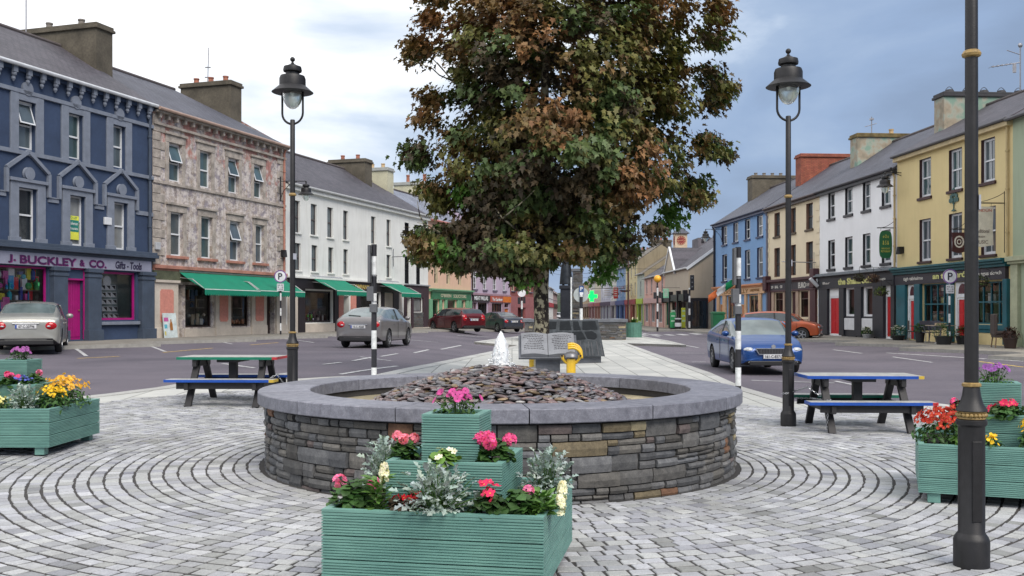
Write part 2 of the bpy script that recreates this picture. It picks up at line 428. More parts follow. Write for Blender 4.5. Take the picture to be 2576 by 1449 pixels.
# painted lines, each a thin sheet on the asphalt
def line(mb, p, q, w=.1, n=None, dz=.007):
    p = Vector(p); q = Vector(q); d = (q - p); L = d.length
    if L < .05: return
    d.normalize(); s_ = Vector((-d.y, d.x)) * w / 2; k = n or max(1, int(L / 1.))
    vs = []
    for i in range(k + 1):
        c = p.lerp(q, i / k)
        for sg in (-1, 1):
            v = c + s_ * sg; vs.append((v.x, v.y, road_z(v.x, v.y) + dz))
    mb.add(vs, [(2 * i, 2 * i + 2, 2 * i + 3, 2 * i + 1) for i in range(k)])
mb = MB(); GR = lambda a, c: G(a, c, road_z)
for s_ in [((813, 917), (858, 912)), ((888, 908), (935, 899)), ((958, 897), (1000, 890)), ((1042, 888), (1078, 880)), ((1110, 879), (1160, 869)), ((675, 945), (740, 937)),
           ((191, 878), (217, 896)), ((378, 871), (416, 885)), ((532, 858), (585, 866)), ((706, 852), (790, 862)), ((815, 845), (880, 851)),
           ((855, 942), (1000, 921)), ((560, 915), (640, 926)), ((905, 898), (985, 908)), ((1030, 855), (1100, 861)),
           ((2096, 880), (2167, 889)), ((2246, 898), (2345, 912)), ((2105, 868), (2576, 885)), ((2230, 888), (2576, 908)), ((1700, 888), (1772, 889)), ((1725, 869), (1757, 875)),
           ((1740, 911), (1775, 911)), ((1890, 957), (2100, 964)), ((2100, 959), (2165, 972)), ((2300, 880), (2576, 892)), ((1640, 862), (1670, 868)),
           ((1598, 832), (1625, 841)), ((1620, 838), (1660, 848)), ((1250, 832), (1330, 840)), ((1150, 844), (1230, 848))]:
    line(mb, GR(*s_[0]), GR(*s_[1]), .11)
structure(mb.build('road_marking', LINEW))
mb = MB()
for s_ in [((195, 902), (300, 897)), ((410, 887), (535, 876)), ((630, 868), (700, 862)), ((2450, 908), (2576, 924))]:
    line(mb, GR(*s_[0]), GR(*s_[1]), .1)
structure(mb.build('road_marking', LINEY))
mb = MB()   # zebra crossing strips seen edge-on far off
for i in range(7):
    line(mb, (7.2 + i * .9, 66.5), (7.2 + i * .9 - .05, 69.5), .45)
structure(mb.build('crossing_marking', LINEW))
# ------------------------------------------------------------------ fountain
def arc_block(mb, r0, r1, a0, a1, z0, z1, col, nseg=3, jit=0, mi=0, rg=random):
    vs = []; dj = rg.uniform(-jit, jit)
    for i in range(nseg + 1):
        a = a0 + (a1 - a0) * i / nseg
        e = .006 if 0 < i < nseg else 0
        ro = r1 + dj + rg.uniform(-jit, jit) * .35 + (jit * .3 if 0 < i < nseg else -jit * .2)
        for r, z in ((r0, z0), (ro - jit * .4, z0), (ro + jit * .2, (z0 + z1) / 2), (ro - jit * .4, z1), (r0, z1)):
            vs.append((r * math.cos(a), r * math.sin(a), z))
    fs = []
    for i in range(nseg):
        for k in range(5):
            fs.append((i * 5 + k, i * 5 + (k + 1) % 5, (i + 1) * 5 + (k + 1) % 5, (i + 1) * 5 + k))
    fs.append((4, 3, 2, 1, 0)); fs.append(tuple(nseg * 5 + k for k in range(5)))
    mb.add(vs, [tuple(reversed(f)) for f in fs], mi, col)
rng = random.Random(11)
ft = thing('fountain', (FC[0], FC[1], 0), 'round stone fountain with grey coping and domed heap of flat stones', 'fountain')
def stonecol(rg):
    r = rg.random()
    if r < .010: return (.18, .095, .055)
    if r < .035: return (.16, .13, .08)
    if r < .06: return (.34, .29, .18)
    if r < .10: return (.125, .10, .095)
    t = rg.uniform(.075, .16); k = rg.uniform(0, 1)
    return (t * (1.06 - .10 * k), t * (1.0 + .0 * k), t * (.90 + .17 * k))
b = MB(); RW = 2.44
def course(z0, z1, depth=0):
    a = rng.uniform(0, .3); end = a + 2 * math.pi
    while a < end - .03:
        L = rng.uniform(.16, .5) if z1 - z0 > .09 else rng.uniform(.12, .5)
        da = min(L / RW, end - a); g_ = .007 / RW
        if z1 - z0 > .10 and rng.random() < .6:
            # a run split into two or three thinner stones
            k = rng.choice([2, 2, 2, 3]); zz = [z0] + sorted(z0 + (z1 - z0) * (i / k + rng.uniform(-.08, .08)) for i in range(1, k)) + [z1]
            run = min(rng.uniform(.3, .8) / RW, end - a)
            for i in range(k):
                aa = a
                while aa < a + run - .01:
                    dd = min(rng.uniform(.1, .36) / RW, a + run - aa)
                    if a + run - aa - dd < .03: dd = a + run - aa
                    arc_block(b, RW - .15, RW, aa + g_, aa + dd - g_, zz[i] + .005, zz[i + 1] - .005, stonecol(rng), 3, .016, rg=rng); aa += dd
            a += run
        else:
            if end - a - da < .04: da = end - a
            arc_block(b, RW - .15, RW, a + g_, a + da - g_, z0 + .005, z1 - .005, stonecol(rng), 4, .018, rg=rng); a += da
z = -.02
for h in (.15, .125, .14, .13, .145):
    course(z, z + h); z += h
b.build('stone_wall', STONE, ft)
b = MB(); b.lathe([(RW - .03, -.3), (RW - .03, .68), (2.02, .68), (2.02, -.3)], seg=72, cap=False); b.build('wall_core', EARTH, ft)
COPE = m_stone('blue_limestone', .55, .001)
b = MB(); nb = 14
for k in range(nb):
    a0 = 2 * math.pi * k / nb - .12; a1 = a0 + 2 * math.pi / nb; gp = .0022; t = rng.uniform(.17, .215)
    ns = 8; vs = []
    prof = [(1.99, .686), (2.505, .686), (2.513, .694), (2.513, .800), (2.505, .808), (2.0, .808), (1.99, .80)]
    for i in range(ns + 1):
        a = a0 + gp + (a1 - a0 - 2 * gp) * i / ns
        for r, z in prof: vs.append((r * math.cos(a), r * math.sin(a), z))
    m = len(prof); fs = [(i * m + q, (i + 1) * m + q, (i + 1) * m + (q + 1) % m, i * m + (q + 1) % m) for i in range(ns) for q in range(m)] + [tuple(range(m)), tuple(ns * m + q for q in range(m - 1, -1, -1))]
    b.add(vs, fs, 0, (t, t * 1.02, t * 1.2))
b.build('coping', COPE, ft)
b = MB()
b.lathe([(2.03, .69), (2.03, .61), (1.6, .57), (.01, .57)], seg=64, cap=False)
b.build('basin', mat('basin_concrete', (.30, .26, .17), .9, sc=2, var=.4, bump=.004), ft)
# the heap of flat stones: every one an ellipsoid lying on the dome
PEB = m_stone('wet_flat_stones', .28, .004)
def domez(r): return .52 + .50 * (1 - min(1, r / 1.62) ** 1.75)
b = MB(); vs = [(0, 0, domez(0) - .03)]
b.lathe([(max(.001, r), domez(r) - .035) for r in [1.62, 1.6, 1.5, 1.4, 1.2, 1, .8, .6, .4, .2, .01]], seg=48, cap=False)
b.build('mound_core', EARTH, ft)
b = MB(); rr = .04
while rr < 1.60:
    slope = (domez(rr + .01) - domez(rr)) / .01; w = rng.uniform(.036, .047)
    n = max(4, int(2 * math.pi * rr / .105)); ph = rng.uniform(0, 6.3)
    for k in range(n):
        a = ph + 2 * math.pi * (k + rng.uniform(-.2, .2)) / n; q = rr + rng.uniform(-.02, .02)
        c = Vector((q * math.cos(a), q * math.sin(a), domez(q) + rng.uniform(-.012, .012)))
        M = Matrix.Translation(c) @ Matrix.Rotation(a, 4, 'Z') @ Matrix.Rotation(-math.atan(slope) * .5 - .12 + rng.uniform(-.25, .25), 4, 'Y') @ Matrix.Rotation(rng.uniform(-.3, .3), 4, 'X') @ Matrix.Rotation(rng.uniform(-.5, .5), 4, 'Z')
        M = M @ Matrix.Diagonal((rng.uniform(.03, .05), rng.uniform(.035, .088), rng.uniform(.010, .024), 1))
        t = rng.uniform(.06, .19); x = rng.random()
        cc = (t * 1.25, t * .88, t * .85) if x < .42 else (t * 1.4, t * 1.02, t * .6) if x < .54 else (t * 1.02, t * .97, t * 1.04) if x < .92 else (t * 2, t * 1.95, t * 1.9)
        prof = [(.001, -1), (.62, -.75), (.95, -.25), (.97, .2), (.7, .72), (.001, 1)]
        b.lathe(prof, seg=9, cap=False, col=cc, M=M)
    rr += w
o = b.build('flat_stones', PEB, ft, smooth=True); tag(o, None, kind='stuff')
# water jet
n = NT('foaming_water'); v = n.co(); n.b.inputs['Transmission Weight'].default_value = .08
n.b.inputs['Subsurface Weight'].default_value = .35; n.b.inputs['Subsurface Radius'].default_value = (.1, .1, .1)
n.bump(n.noise(n.co((1, 1, .4)), 55, 4), .02, 1); pass
FOAM = n.fin(n.ramp(n.noise(n.co((1, 1, .35)), 38, 4), [(.3, (.80, .88, .93)), (.6, (.96, .97, .98))]), .3)
b = MB(); rg = random.Random(5)
prof = [(.105, 0), (.09, .04), (.083, .1), (.078, .17), (.068, .23), (.055, .28), (.035, .32), (.022, .355), (.004, .385)]
seg = 22; vs = []
for i, (r, z) in enumerate(prof):
    for k in range(seg):
        a = 2 * math.pi * k / seg; q = r * (1 + rg.uniform(-.24, .24)); vs.append((q * math.cos(a), q * math.sin(a), z + rg.uniform(-.012, .012)))
b.add(vs, [(i * seg + k, i * seg + (k + 1) % seg, (i + 1) * seg + (k + 1) % seg, (i + 1) * seg + k) for i in range(len(prof) - 1) for k in range(seg)])
for k in range(420):
    a = rg.uniform(0, 6.3); q = .05 + abs(rg.gauss(0, .12)); hh = max(0, .33 - q * 1.9) * rg.random()
    if q > .3: continue
    b.sphere((q * math.cos(a), q * math.sin(a), hh + .0 - q * q * .2), rg.uniform(.003, .011), 6, 4)
w = b.build('water_jet', FOAM, smooth=True, loc=(FC[0], FC[1], domez(0) - .01)); tag(w, 'white foaming water jet spouting from the top of the stone heap', 'water jet')

# ------------------------------------------------------------------ lamp posts
IRON = mat('black_iron_paint', (.010, .0095, .011), .5, sc=14, var=.5, bump=.0015, bsc=90); GOLD = mat('gold_paint', (.30, .20, .07), .5, sc=30, var=.5)
n = NT('lamp_glass_milky'); n.b.inputs['Transmission Weight'].default_value = .75; n.b.inputs['IOR'].default_value = 1.2
LGL = n.fin(n.ramp(n.noise(n.co(), 5), [(.3, (.72, .82, .78)), (.7, (.85, .92, .90))]), .35)
n = NT('lamp_glass_clear'); n.b.inputs['Transmission Weight'].default_value = .9; n.b.inputs['IOR'].default_value = 1.1
LGC = n.fin(n.ramp(n.noise(n.co(), 5), [(.3, (.45, .43, .42)), (.7, (.55, .54, .52))]), .08)
def lantern(par, z0):              # brim centre at z0, hanging below a cap
    b = MB()
    b.lathe([(.30, -.065), (.31, -.06), (.20, .035), (.195, .04), (.195, .145), (.18, .185), (.10, .21), (.10, .235), (.135, .25), (.14, .275), (.13, .325), (.075, .345), (.03, .37), (.012, .40), (.012, .41)], seg=28, c=(0, 0, z0))
    b.sphere((0, 0, z0 + .435), .038)
    b.build('cap', IRON, par, auto=35)
    b = MB(); b.lathe([(.155, .0), (.152, -.07), (.148, -.10)], seg=24, c=(0, 0, z0), cap=False); b.build('upper_glass', LGC, par, smooth=True)
    b = MB(); b.lathe([(.148, -.10), (.143, -.15), (.120, -.215), (.085, -.27), (.045, -.30), (.004, -.312)], seg=24, c=(0, 0, z0), cap=False); b.build('lower_glass', LGL, par, smooth=True)
    b = MB(); b.sphere((0, 0, z0 - .05), .04, sc=(1, 1, 1.5)); b.build('bulb', mat('bulb_white', (.8, .8, .78), .2), par, smooth=True)
def lamp_post(label):
    t = thing('street_lamp', (0, 0, 0), label, 'street lamp', 'black iron lamp posts with gold rings')
    b = MB(); b.lathe([(.107, -.05), (.107, .175), (.100, .195), (.086, .215), (.079, .225), (.079, .885), (.083, .89), (.092, .90), (.092, .925), (.086, .93)], seg=24); b.build('base', IRON, t, auto=35)
    b = MB(); b.box(-.03, .03, -.0835, -.06, .3, .8); b.build('access_door', IRON, t, bevel=.004)
    b = MB()
    for k in range(22):
        a = k * 2 * math.pi / 22; b.sphere((.083 * math.cos(a), .083 * math.sin(a), .958), .0135, 8, 5)
    b.lathe([(.075, .93), (.084, .935), (.084, .942), (.078, .95), (.078, .97), (.086, .974), (.086, .98), (.075, .985)], seg=24)
    b.build('beaded_ring', GOLD, t, auto=40)
    b = MB(); b.lathe([(.08, .975), (.095, .985), (.088, 1.0), (.068, 1.03), (.055, 1.08), (.050, 1.12), (.047, 1.135)], seg=24); b.build('bell', IRON, t, auto=40)
    b = MB(); b.lathe([(.045, 1.13), (.057, 1.137), (.057, 1.152), (.045, 1.16)], seg=24); b.build('ring', GOLD, t, auto=40); b = MB(); b.lathe([(.036, 3.19), (.054, 3.2), (.058, 3.215), (.046, 3.235), (.036, 3.24)], seg=24); b.build('ring', GOLD, t, auto=40)
    b = MB(); b.lathe([(.042, 1.13), (.040, 2.4), (.038, 3.2), (.036, 4.33), (.030, 4.34)], seg=20); b.build('shaft', IRON, t, auto=40)
    b = MB(); pts = []
    for k in range(13):
        a = math.pi + math.pi * k / 12; pts.append((.165 * math.cos(a), 0, 4.44 + .165 * math.sin(a)))
    b.tube([(-.165, 0, 4.82)] + pts + [(.165, 0, 4.82)], .017, 8); b.build('bracket', IRON, t, smooth=True)
    lantern(t, 4.81)
    b = MB(); b.box(-.03, .03, -.052, -.040, 2.24, 2.33, M=Matrix.Rotation(R(70), 4, 'Z')); b.build('tag_plate', mat('tag_grey', (.42, .44, .5), .7), t)
    return t
L0 = lamp_post('tall black lamp post in the right foreground, its lantern out of the picture')
x, y = (2444 - 1288) / 402, 6.22
L0.location = (x * 1.0, y, g(x, y))
x, y = G(1983, 1073); dup(L0, (x, y, g(x, y)), .15, 'black lamp post with chains round its base by the right picnic table')
x, y = G(736, 1028); dup(L0, (x, y, g(x, y)), -.2, 'black lamp post behind the left picnic table, hiding its end')
def far_post(px, py, label, hgt=None):
    t = thing('street_lamp', (0, 0, 0), label, 'street lamp')
    b = MB(); b.lathe([(.11, -.05), (.11, .2), (.085, .23), (.085, .9), (.095, .95), (.055, 1.1), (.05, 2.6), (.045, 5.6), (.03, 5.62)], seg=14); b.build('shaft', mat('brown_iron', (.05, .02, .018), .5), t, auto=40)
    b = MB(); b.tube([(-.3, 0, 5.2), (-.28, 0, 5.45), (0, 0, 5.55), (.28, 0, 5.45), (.3, 0, 5.2)], .02, 6); b.build('bracket', IRON, t)
    lantern(t, 5.9)
    x, y = G(px, py); t.location = (x, y, g(x, y)); return t
far_post(1580.5, 848, 'distant reddish lamp post rising beside the far stone bed and green tub')
def wall_lamp(px, py, Y, side, label):
    """lantern hanging from a scrolled wall bracket; side = x direction towards its wall"""
    p = P(px, py, Y); t = thing('wall_lantern', p, label, 'wall lamp', 'lanterns on wall brackets')
    h = MB(); h.tube([(0, 0, .48), (0, 0, .53)], .02, 6)
    h.tube([(0, 0, .53), (side * 1.25, 0, .53)], .022, 6)
    h.tube([(side * .45, 0, .50), (side * .8, 0, .38), (side * 1.1, 0, .05), (side * 1.25, 0, -.35)], .018, 6)
    h.tube([(side * 1.25, 0, .75), (side * 1.25, 0, -.45)], .035, 8); h.build('bracket', IRON, t)
    lantern(t, 0)
    for c in t.children:
        if c.name.startswith(('cap', 'upper', 'lower', 'bulb')): c.scale = (1.25,) * 3; c.location = (0, 0, -.05)
    return t
wall_lamp(2226, 463, 46.6, 1, 'lantern on an iron bracket at the top left corner of the yellow pub')
wall_lamp(770, 483, 48.5, -1, 'lantern on a wall bracket between the peeling house and white house')
wall_lamp(1775, 594, 76, 1, 'small lantern standing out from the far corner of the blue house')

# ------------------------------------------------------------------ striped posts and signs
PW = mat('post_white', (.70, .72, .72), .5, sc=12, var=.25); PB = mat('post_black', (.02, .02, .025), .45)
def striped(t, r, z0, z1, band, start_black=True, ztop=None, gap=.0):
    b = MB(); z = z0; k = 0 if start_black else 1; first = True
    w = MB()
    while z < z1 - 1e-3:
        h = band * (.55 if first and start_black else 1); zz = min(z + h, z1); first = False
        (b if k % 2 == 0 else w).lathe([(r, z), (r, zz)], seg=14); z = zz; k += 1
    build_each(b, 'black_band', PB, t, auto=40); build_each(w, 'white_band', PW, t, auto=40)
def beacon_post(px, py, Y, zb, zt, rad, label, heads=True, band=.36):
    x = (px - 1288) / FX * Y; t = thing('striped_post', (x, Y, zb), label, 'striped post')
    striped(t, rad, 0, zt, band)
    if heads:
        b = MB(); b.box(-.11, -.06, -.12, .05, zt - .75, zt - .02); b.box(-.13, .0, -.10, .06, zt - 1.1, zt - .82); b.tube([(-.1, 0, zt - .35), (0, 0, zt - .35)], .02); b.box(-.08, .06, -.09, .09, zt - 1.32, zt - 1.16)
        b.build('signal_back', mat('signal_grey', (.10, .105, .115), .5), t, bevel=.006)
        b = MB(); b.lathe([(rad + .008, zt - .62), (rad + .008, zt - .6)], seg=14); b.lathe([(rad + .008, zt - 1.12), (rad + .008, zt - 1.1)], seg=14); b.build('clamp', mat('steel_band', (.45, .45, .46), .4, .8), t)
    return t
x, y = G(941, 947); beacon_post(941, 947, 19.3, g(-2.7, 19.3) - .25, 2.95, .052, 'black and white striped post in front of the silver hatchback')
beacon_post(1857, 962, 19.6, -.05, 2.93, .058, 'black and white striped post in front of the blue car')
def p_sign(px, py, Y, label, H=3.0):
    x = (px - 1288) / FX * Y; z = walk_z(x, Y) - .02; t = thing('parking_sign', (x, Y, z), label, 'parking sign')
    striped(t, .04, 0, 2.05, .35); b = MB(); b.lathe([(.03, 2.05), (.03, H)], seg=10); b.build('pole', mat('pole_grey', (.45, .46, .47), .4, .6), t)
    M = Matrix.Translation((0, -.05, H - .28)) @ Matrix.Rotation(R(90), 4, 'X')
    b = MB(); b.lathe([(.29, -.008), (.29, .008)], seg=28, M=M); d = b.build('disc', mat('sign_white', (.75, .76, .80), .4), t)
    b = MB(); b.lathe([(.29, .009), (.29, .013), (.245, .013), (.245, .009)], seg=28, M=M, cap=False); b.build('rim', mat('sign_purple', (.20, .08, .30), .4), d)
    text('letter', 'P', .42, mat('sign_ink', (.03, .03, .05), .5), d, (0, -.068, H - .28), bold=.012)
    b = MB(); b.box(-.16, .16, -.055, -.045, H - .95, H - .62); b.build('plate', mat('sign_white', (.75, .76, .80), .4), t)
    for i, s in enumerate(('MON - SAT', '9 - 6', '1 HOUR')):
        text('lettering', s, 0, mat('sign_ink', (.03, .03, .05), .5), t, (0, -.062, H - .69 - i * .095), width=.26, height=.06, ext=.002)
    return t
p_sign(706, 0, 46.2, 'round P parking sign on a striped pole before the green awning')
p_sign(2388.5, 0, 39.3, 'round P parking sign on a striped pole before the yellow pub')
YEL = mat('amber_globe', (.85, .42, .03), .35)
def belisha(px, Y, zb, H, label, disc=False):
    x = (px - 1288) / FX * Y; t = thing('crossing_beacon', (x, Y, zb), label, 'crossing beacon')
    striped(t, .075, 0, H - .3, .6); b = MB(); b.lathe([(.04, H - .3), (.04, H)], seg=8); b.build('neck', PB, t)
    b = MB(); b.sphere((0, 0, H + .27), .29, 18, 12); b.build('globe', YEL, t, smooth=True)
    b = MB(); b.box(-.3, -.1, -.12, .12, H - 1.25, H - .75); b.box(.1, .28, -.12, .12, H - 1.2, H - .7); b.build('signal_box', PB, t, bevel=.02)
    if disc:
        M = Matrix.Translation((0, -.1, H - .42)) @ Matrix.Rotation(R(90), 4, 'X'); b = MB(); b.lathe([(.3, -.01), (.3, .01)], seg=20, M=M); b.build('disc', mat('sign_white', (.75, .76, .80), .4), t)
    return t
belisha(1654, 76, .12, 3.75, 'amber globe beacon on striped post beside the black corner shop', False)
belisha(1312.5, 74, .3, 3.15, 'amber globe beacon with white disc left of the tree trunk', True)
t = thing('striped_post', (P(1734.5, 0, 78)[0], 78, .1), 'striped post with traffic signal before the beige gable', 'striped post'); striped(t, .075, 0, 3.4, .5)
b = MB(); b.box(.05, .35, -.12, .12, 3.2, 4.4); b.build('signal_head', PB, t, bevel=.02)
b = MB(); [b.sphere((.2, -.13, z), .09, 10, 6) for z in (3.45, 3.8, 4.15)]; b.build('lens', mat('dull_lens', (.08, .09, .1), .2), t, smooth=True)
# grey disc with P on the far bed
x = P(1462, 0, 47)[0]; t = thing('parking_sign', (x, 47, .12), 'large grey backed disc and blue P sign on a striped pole by the statue', 'parking sign')
striped(t, .075, 0, 2.3, .55, False)
M = Matrix.Translation((0, .05, 1.6 + (785 - 741.5) / 53.2 - .12)) @ Matrix.Rotation(R(90), 4, 'X')
b = MB(); b.lathe([(.36, -.012), (.36, .012)], seg=32, M=M); b.build('disc', mat('sign_back_grey', (.38, .42, .42), .5), t)
b = MB(); b.box(-.09, .12, -.04, -.02, 2.28, 2.72); b.build('plate', mat('sign_blue', (.02, .07, .22), .5), t)
text('letter', 'P', .24, mat('sign_white', (.75, .76, .80), .4), t, (.015, -.05, 2.58), bold=.015)
b = MB(); b.box(-.07, .10, -.052, -.042, 2.30, 2.42); b.build('arrow_plate', mat('sign_white', (.75, .76, .80), .4), t)
t = thing('striped_post', (P(1437, 0, 49)[0], 49, .12), 'thin white post standing beside the statue', 'post'); b = MB(); b.lathe([(.04, 0), (.04, 3.2)], seg=8); b.build('pole', PW, t)

# ------------------------------------------------------------------ picnic tables
PLAS = mat('dark_recycled_plank', (.020, .019, .021), .6, sc=8, var=.3, bump=.002); TOPM = mat('weathered_pale_top', (.36, .36, .34), .55, sc=6, var=.3)
BLUE = mat('blue_edge', (.01, .07, .36), .4); GREEN = mat('green_edge', (.005, .17, .10), .4); REDP = mat('red_cap', (.5, .03, .04), .5); YELP = mat('yellow_cap', (.6, .42, .05), .5)
def picnic(loc, label, top, fb, bb, rz):
    t = thing('picnic_table', loc, label, 'picnic table', None, rz)
    L = .81
    def slab(nm, y0, y1, z, x0, x1, edge, cap):
        b = MB(); nP = max(2, round((y1 - y0) / .14)); w = (y1 - y0) / nP
        for k in range(nP): b.box(x0 + .004, x1 - .004, y0 + .004 + k * w, y0 + (k + 1) * w - .004, z - .04, z)
        o = b.build(nm, TOPM, t, bevel=.003)
        b = MB(); b.box(x0, x1 - .06, y0 - .012, y0 + .003, z - .042, z - .003); b.box(x0, x1, y1 - .003, y1 + .012, z - .042, z - .003); b.box(x0 - .012, x0, y0 - .01, y1 + .01, z - .042, z - .003); b.build('painted_edge', edge, o)
        b = MB(); b.box(x1, x1 + .012, y0 - .012, y1 + .012, z - .042, z - .003); b.box(x1 - .06, x1, y0 - .013, y0 + .004, z - .042, z - .002); b.build('end_cap', cap, o)
    slab('tabletop', -.36, .36, .75, -L + .06, L - .05, top[0], top[1])
    slab('bench_seat', -.72, -.46, .43, -L, L, fb[0], fb[1]); slab('bench_seat', .46, .72, .43, -L, L, bb[0], bb[1])
    for sx in (-.5, .52):
        for sy in (-1, 1):
            b = MB(); b.beam((sx, sy * .62, 0), (sx, sy * .14, .71), .095, .06, up=(0, 1, 0)); b.build('leg', PLAS, t, bevel=.004)
        b = MB(); b.box(sx - .03, sx + .03, -.34, .34, .60, .708); b.build('cross_bar', PLAS, t, bevel=.004)
        b = MB(); b.box(sx - .03, sx + .03, -.70, .70, .27, .386); b.build('cross_bar', PLAS, t, bevel=.004)
    for y in (-.66, .60): b = MB(); b.box(-.66, .66, y, y + .05, .285, .388); b.build('apron', PLAS, t, bevel=.004)
    b = MB(); b.box(-.06, .06, -.05, .05, .33, .68); b.box(-.16, .16, -.32, .32, .665, .708); b.build('pedestal', PLAS, t, bevel=.004)
    b = MB(); b.box(-.5, .5, -.03, .03, .30, .36); b.build('stretcher', PLAS, t, bevel=.004)
    return t
TL = (-4.33, 15.45); TR = (4.72, 13.60)
picnic((TL[0], TL[1], g(*TL) - .02), 'picnic table with green-edged top and blue benches on the left', (GREEN, REDP), (BLUE, YELP), (BLUE, REDP), R(-1.5))
picnic((TR[0], TR[1], g(*TR)), 'picnic table with blue-edged top and one green bench on the right', (BLUE, YELP), (BLUE, REDP), (GREEN, REDP), R(-2.5))
CH = mat('galvanised_chain', (.55, .56, .58), .3, .9)
def chain(pts, label, r=.016):
    b = MB(); P_ = [Vector(p) for p in pts]; seg = []
    for a, c in zip(P_, P_[1:]):
        k = max(1, int((c - a).length / .03)); seg += [a.lerp(c, i / k) for i in range(k)]
    for i in range(len(seg) - 1):
        d = (seg[i + 1] - seg[i]); q = d.to_track_quat('X', 'Z').to_matrix().to_4x4(); M = Matrix.Translation(seg[i]) @ q @ Matrix.Rotation(R(90) * (i % 2), 4, 'X')
        ring = [M @ Vector((.019 * math.cos(u), .011 * math.sin(u), 0)) for u in [2 * math.pi * j / 8 for j in range(9)]]
        b.tube(ring, .0038, 4)
    o = b.build('chain', CH); c = sum((Vector(p) for p in pts), Vector()) / len(pts)
    return tag(o, label, 'chain')
lx, ly = G(1983, 1073)
ring = [(lx + .085 * math.cos(a), ly + .085 * math.sin(a), .53 + .06 * math.cos(a) * .6) for a in [R(k) for k in range(-180, 181, 30)]]
chain([(lx - .09, ly, .46)] + [(lx - .05, ly - .085, .47), (lx + .08, ly - .04, .50), (TR[0] - .78, TR[1] - .35, .60), (TR[0] - .6, TR[1] - .46, .46)], 'galvanised chain from the right lamp post to the picnic table, upper loop')
chain([(lx + .08, ly - .02, .40), (lx + .3, ly - .05, .40), (TR[0] - .52, TR[1] - .5, .43), (TR[0] - .56, TR[1] - .52, .3), (TR[0] - .58, TR[1] - .52, .02)], 'galvanised chain hanging down from the right picnic table leg')
chain([(TL[0] + .72, TL[1] - .55, .62), (TL[0] + .80, TL[1] - .52, .66), (TL[0] + .86, TL[1] - .45, .56), (TL[0] + .92, TL[1] - .4, .46)], 'short chain looped over the end of the left picnic table')

# ------------------------------------------------------------------ monuments in the middle of the square
SLATE = mat('grey_slate', (.13, .14, .16), .55, sc=3, var=.3, bump=.003); SLD = mat('dark_inlay', (.016, .019, .022), .8, sc=8, spec=.15)
ENG = mat('engraved_line', (.07, .072, .08), .7)
x, Y = P(1382, 0, 18.0)[0], 18.0
t = thing('book_monument', (x - .03, Y, g(x, Y)), 'grey stone open book on a pedestal behind the fountain', 'monument')
b = MB(); b.box(-.22, .22, -.10, .12, -.1, .80); b.build('pedestal', SLATE, t, bevel=.01)
M = Matrix.Translation((-.0, 0, 1.0)) @ Matrix.Rotation(R(36), 4, 'X')
def bp(x): return .035 * math.sin(min(1, abs(x) / .5) * math.pi * .95) + .012
b = MB(); b.box(-.53, .53, -.345, .33, -.075, -.035, M=M); b.build('rest', SLATE, t, bevel=.006)
b = MB(); nn = 24
xs_ = [-.48 + .96 * i / nn for i in range(nn + 1)]
vs = [tuple(M @ Vector((q, y, h))) for y in (-.32, .30) for q in xs_ for h in (-.035, bp(q))]
def I(a, i, h): return (a * (nn + 1) + i) * 2 + h
fs = [(I(0, i, 1), I(0, i + 1, 1), I(1, i + 1, 1), I(1, i, 1)) for i in range(nn)] + [(I(0, i, 0), I(0, i + 1, 0), I(0, i + 1, 1), I(0, i, 1)) for i in range(nn)] + [(I(1, i, 1), I(1, i + 1, 1), I(1, i + 1, 0), I(1, i, 0)) for i in range(nn)] + [(I(0, 0, 0), I(0, 0, 1), I(1, 0, 1), I(1, 0, 0)), (I(0, nn, 1), I(0, nn, 0), I(1, nn, 0), I(1, nn, 1))]
b.add(vs, fs); pg = b.build('pages', mat('carved_pages', (.24, .25, .27), .6, sc=4, var=.2), t)
b = MB(); rg = random.Random(4)
for s_ in (-1, 1):
    for i in range(9):
        y = .22 - i * .05; xa = .07 + rg.uniform(0, .05); xb = .43 - rg.uniform(0, .09)
        q = xa
        while q < xb:
            w_ = rg.uniform(.02, .06); h = bp(q + w_ / 2) + .0035
            b.box(s_ * q, s_ * (q + w_ - .01), y - .009, y + .009, h - .004, h, M=M); q += w_
b.build('inscription', ENG, pg)
b = MB(); b.box(-.006, .006, -.321, .301, -.03, .016, M=M); b.build('gutter', ENG, pg)
# sloped monument with dark inlays
Y = 30.; x = P(1434, 0, Y)[0]
t = thing('sloped_monument', (x, Y, g(x, Y)), 'sloping grey slate monument with dark picture panels behind the tree', 'monument')
b = MB(); b.box(-.95, .93, -.1, .9, -.1, .24); b.build('plinth', SLATE, t, bevel=.01)
b = MB(); A = [(-.98, -.25, .22), (1.03, -.25, .22), (.88, .45, 1.30), (-.86, .45, 1.30)]; B = [(q[0], q[1] + .5 - .35 * (q[2] > 1), q[2]) for q in A]
b.add(A + B, [(0, 1, 2, 3), (7, 6, 5, 4), (1, 0, 4, 5), (2, 1, 5, 6), (3, 2, 6, 7), (0, 3, 7, 4)]); b.build('slab', mat('weathered_slab', (.055, .063, .07), .8, sc=5, var=.45, spec=.2), t)
def sl_pt(u, v): # u -1..1 , v 0..1
    a = Vector(A[0]).lerp(Vector(A[3]), v); c = Vector(A[1]).lerp(Vector(A[2]), v); return a.lerp(c, (u + 1) / 2)
nrm = (Vector(A[1]) - Vector(A[0])).cross(Vector(A[3]) - Vector(A[0])).normalized()
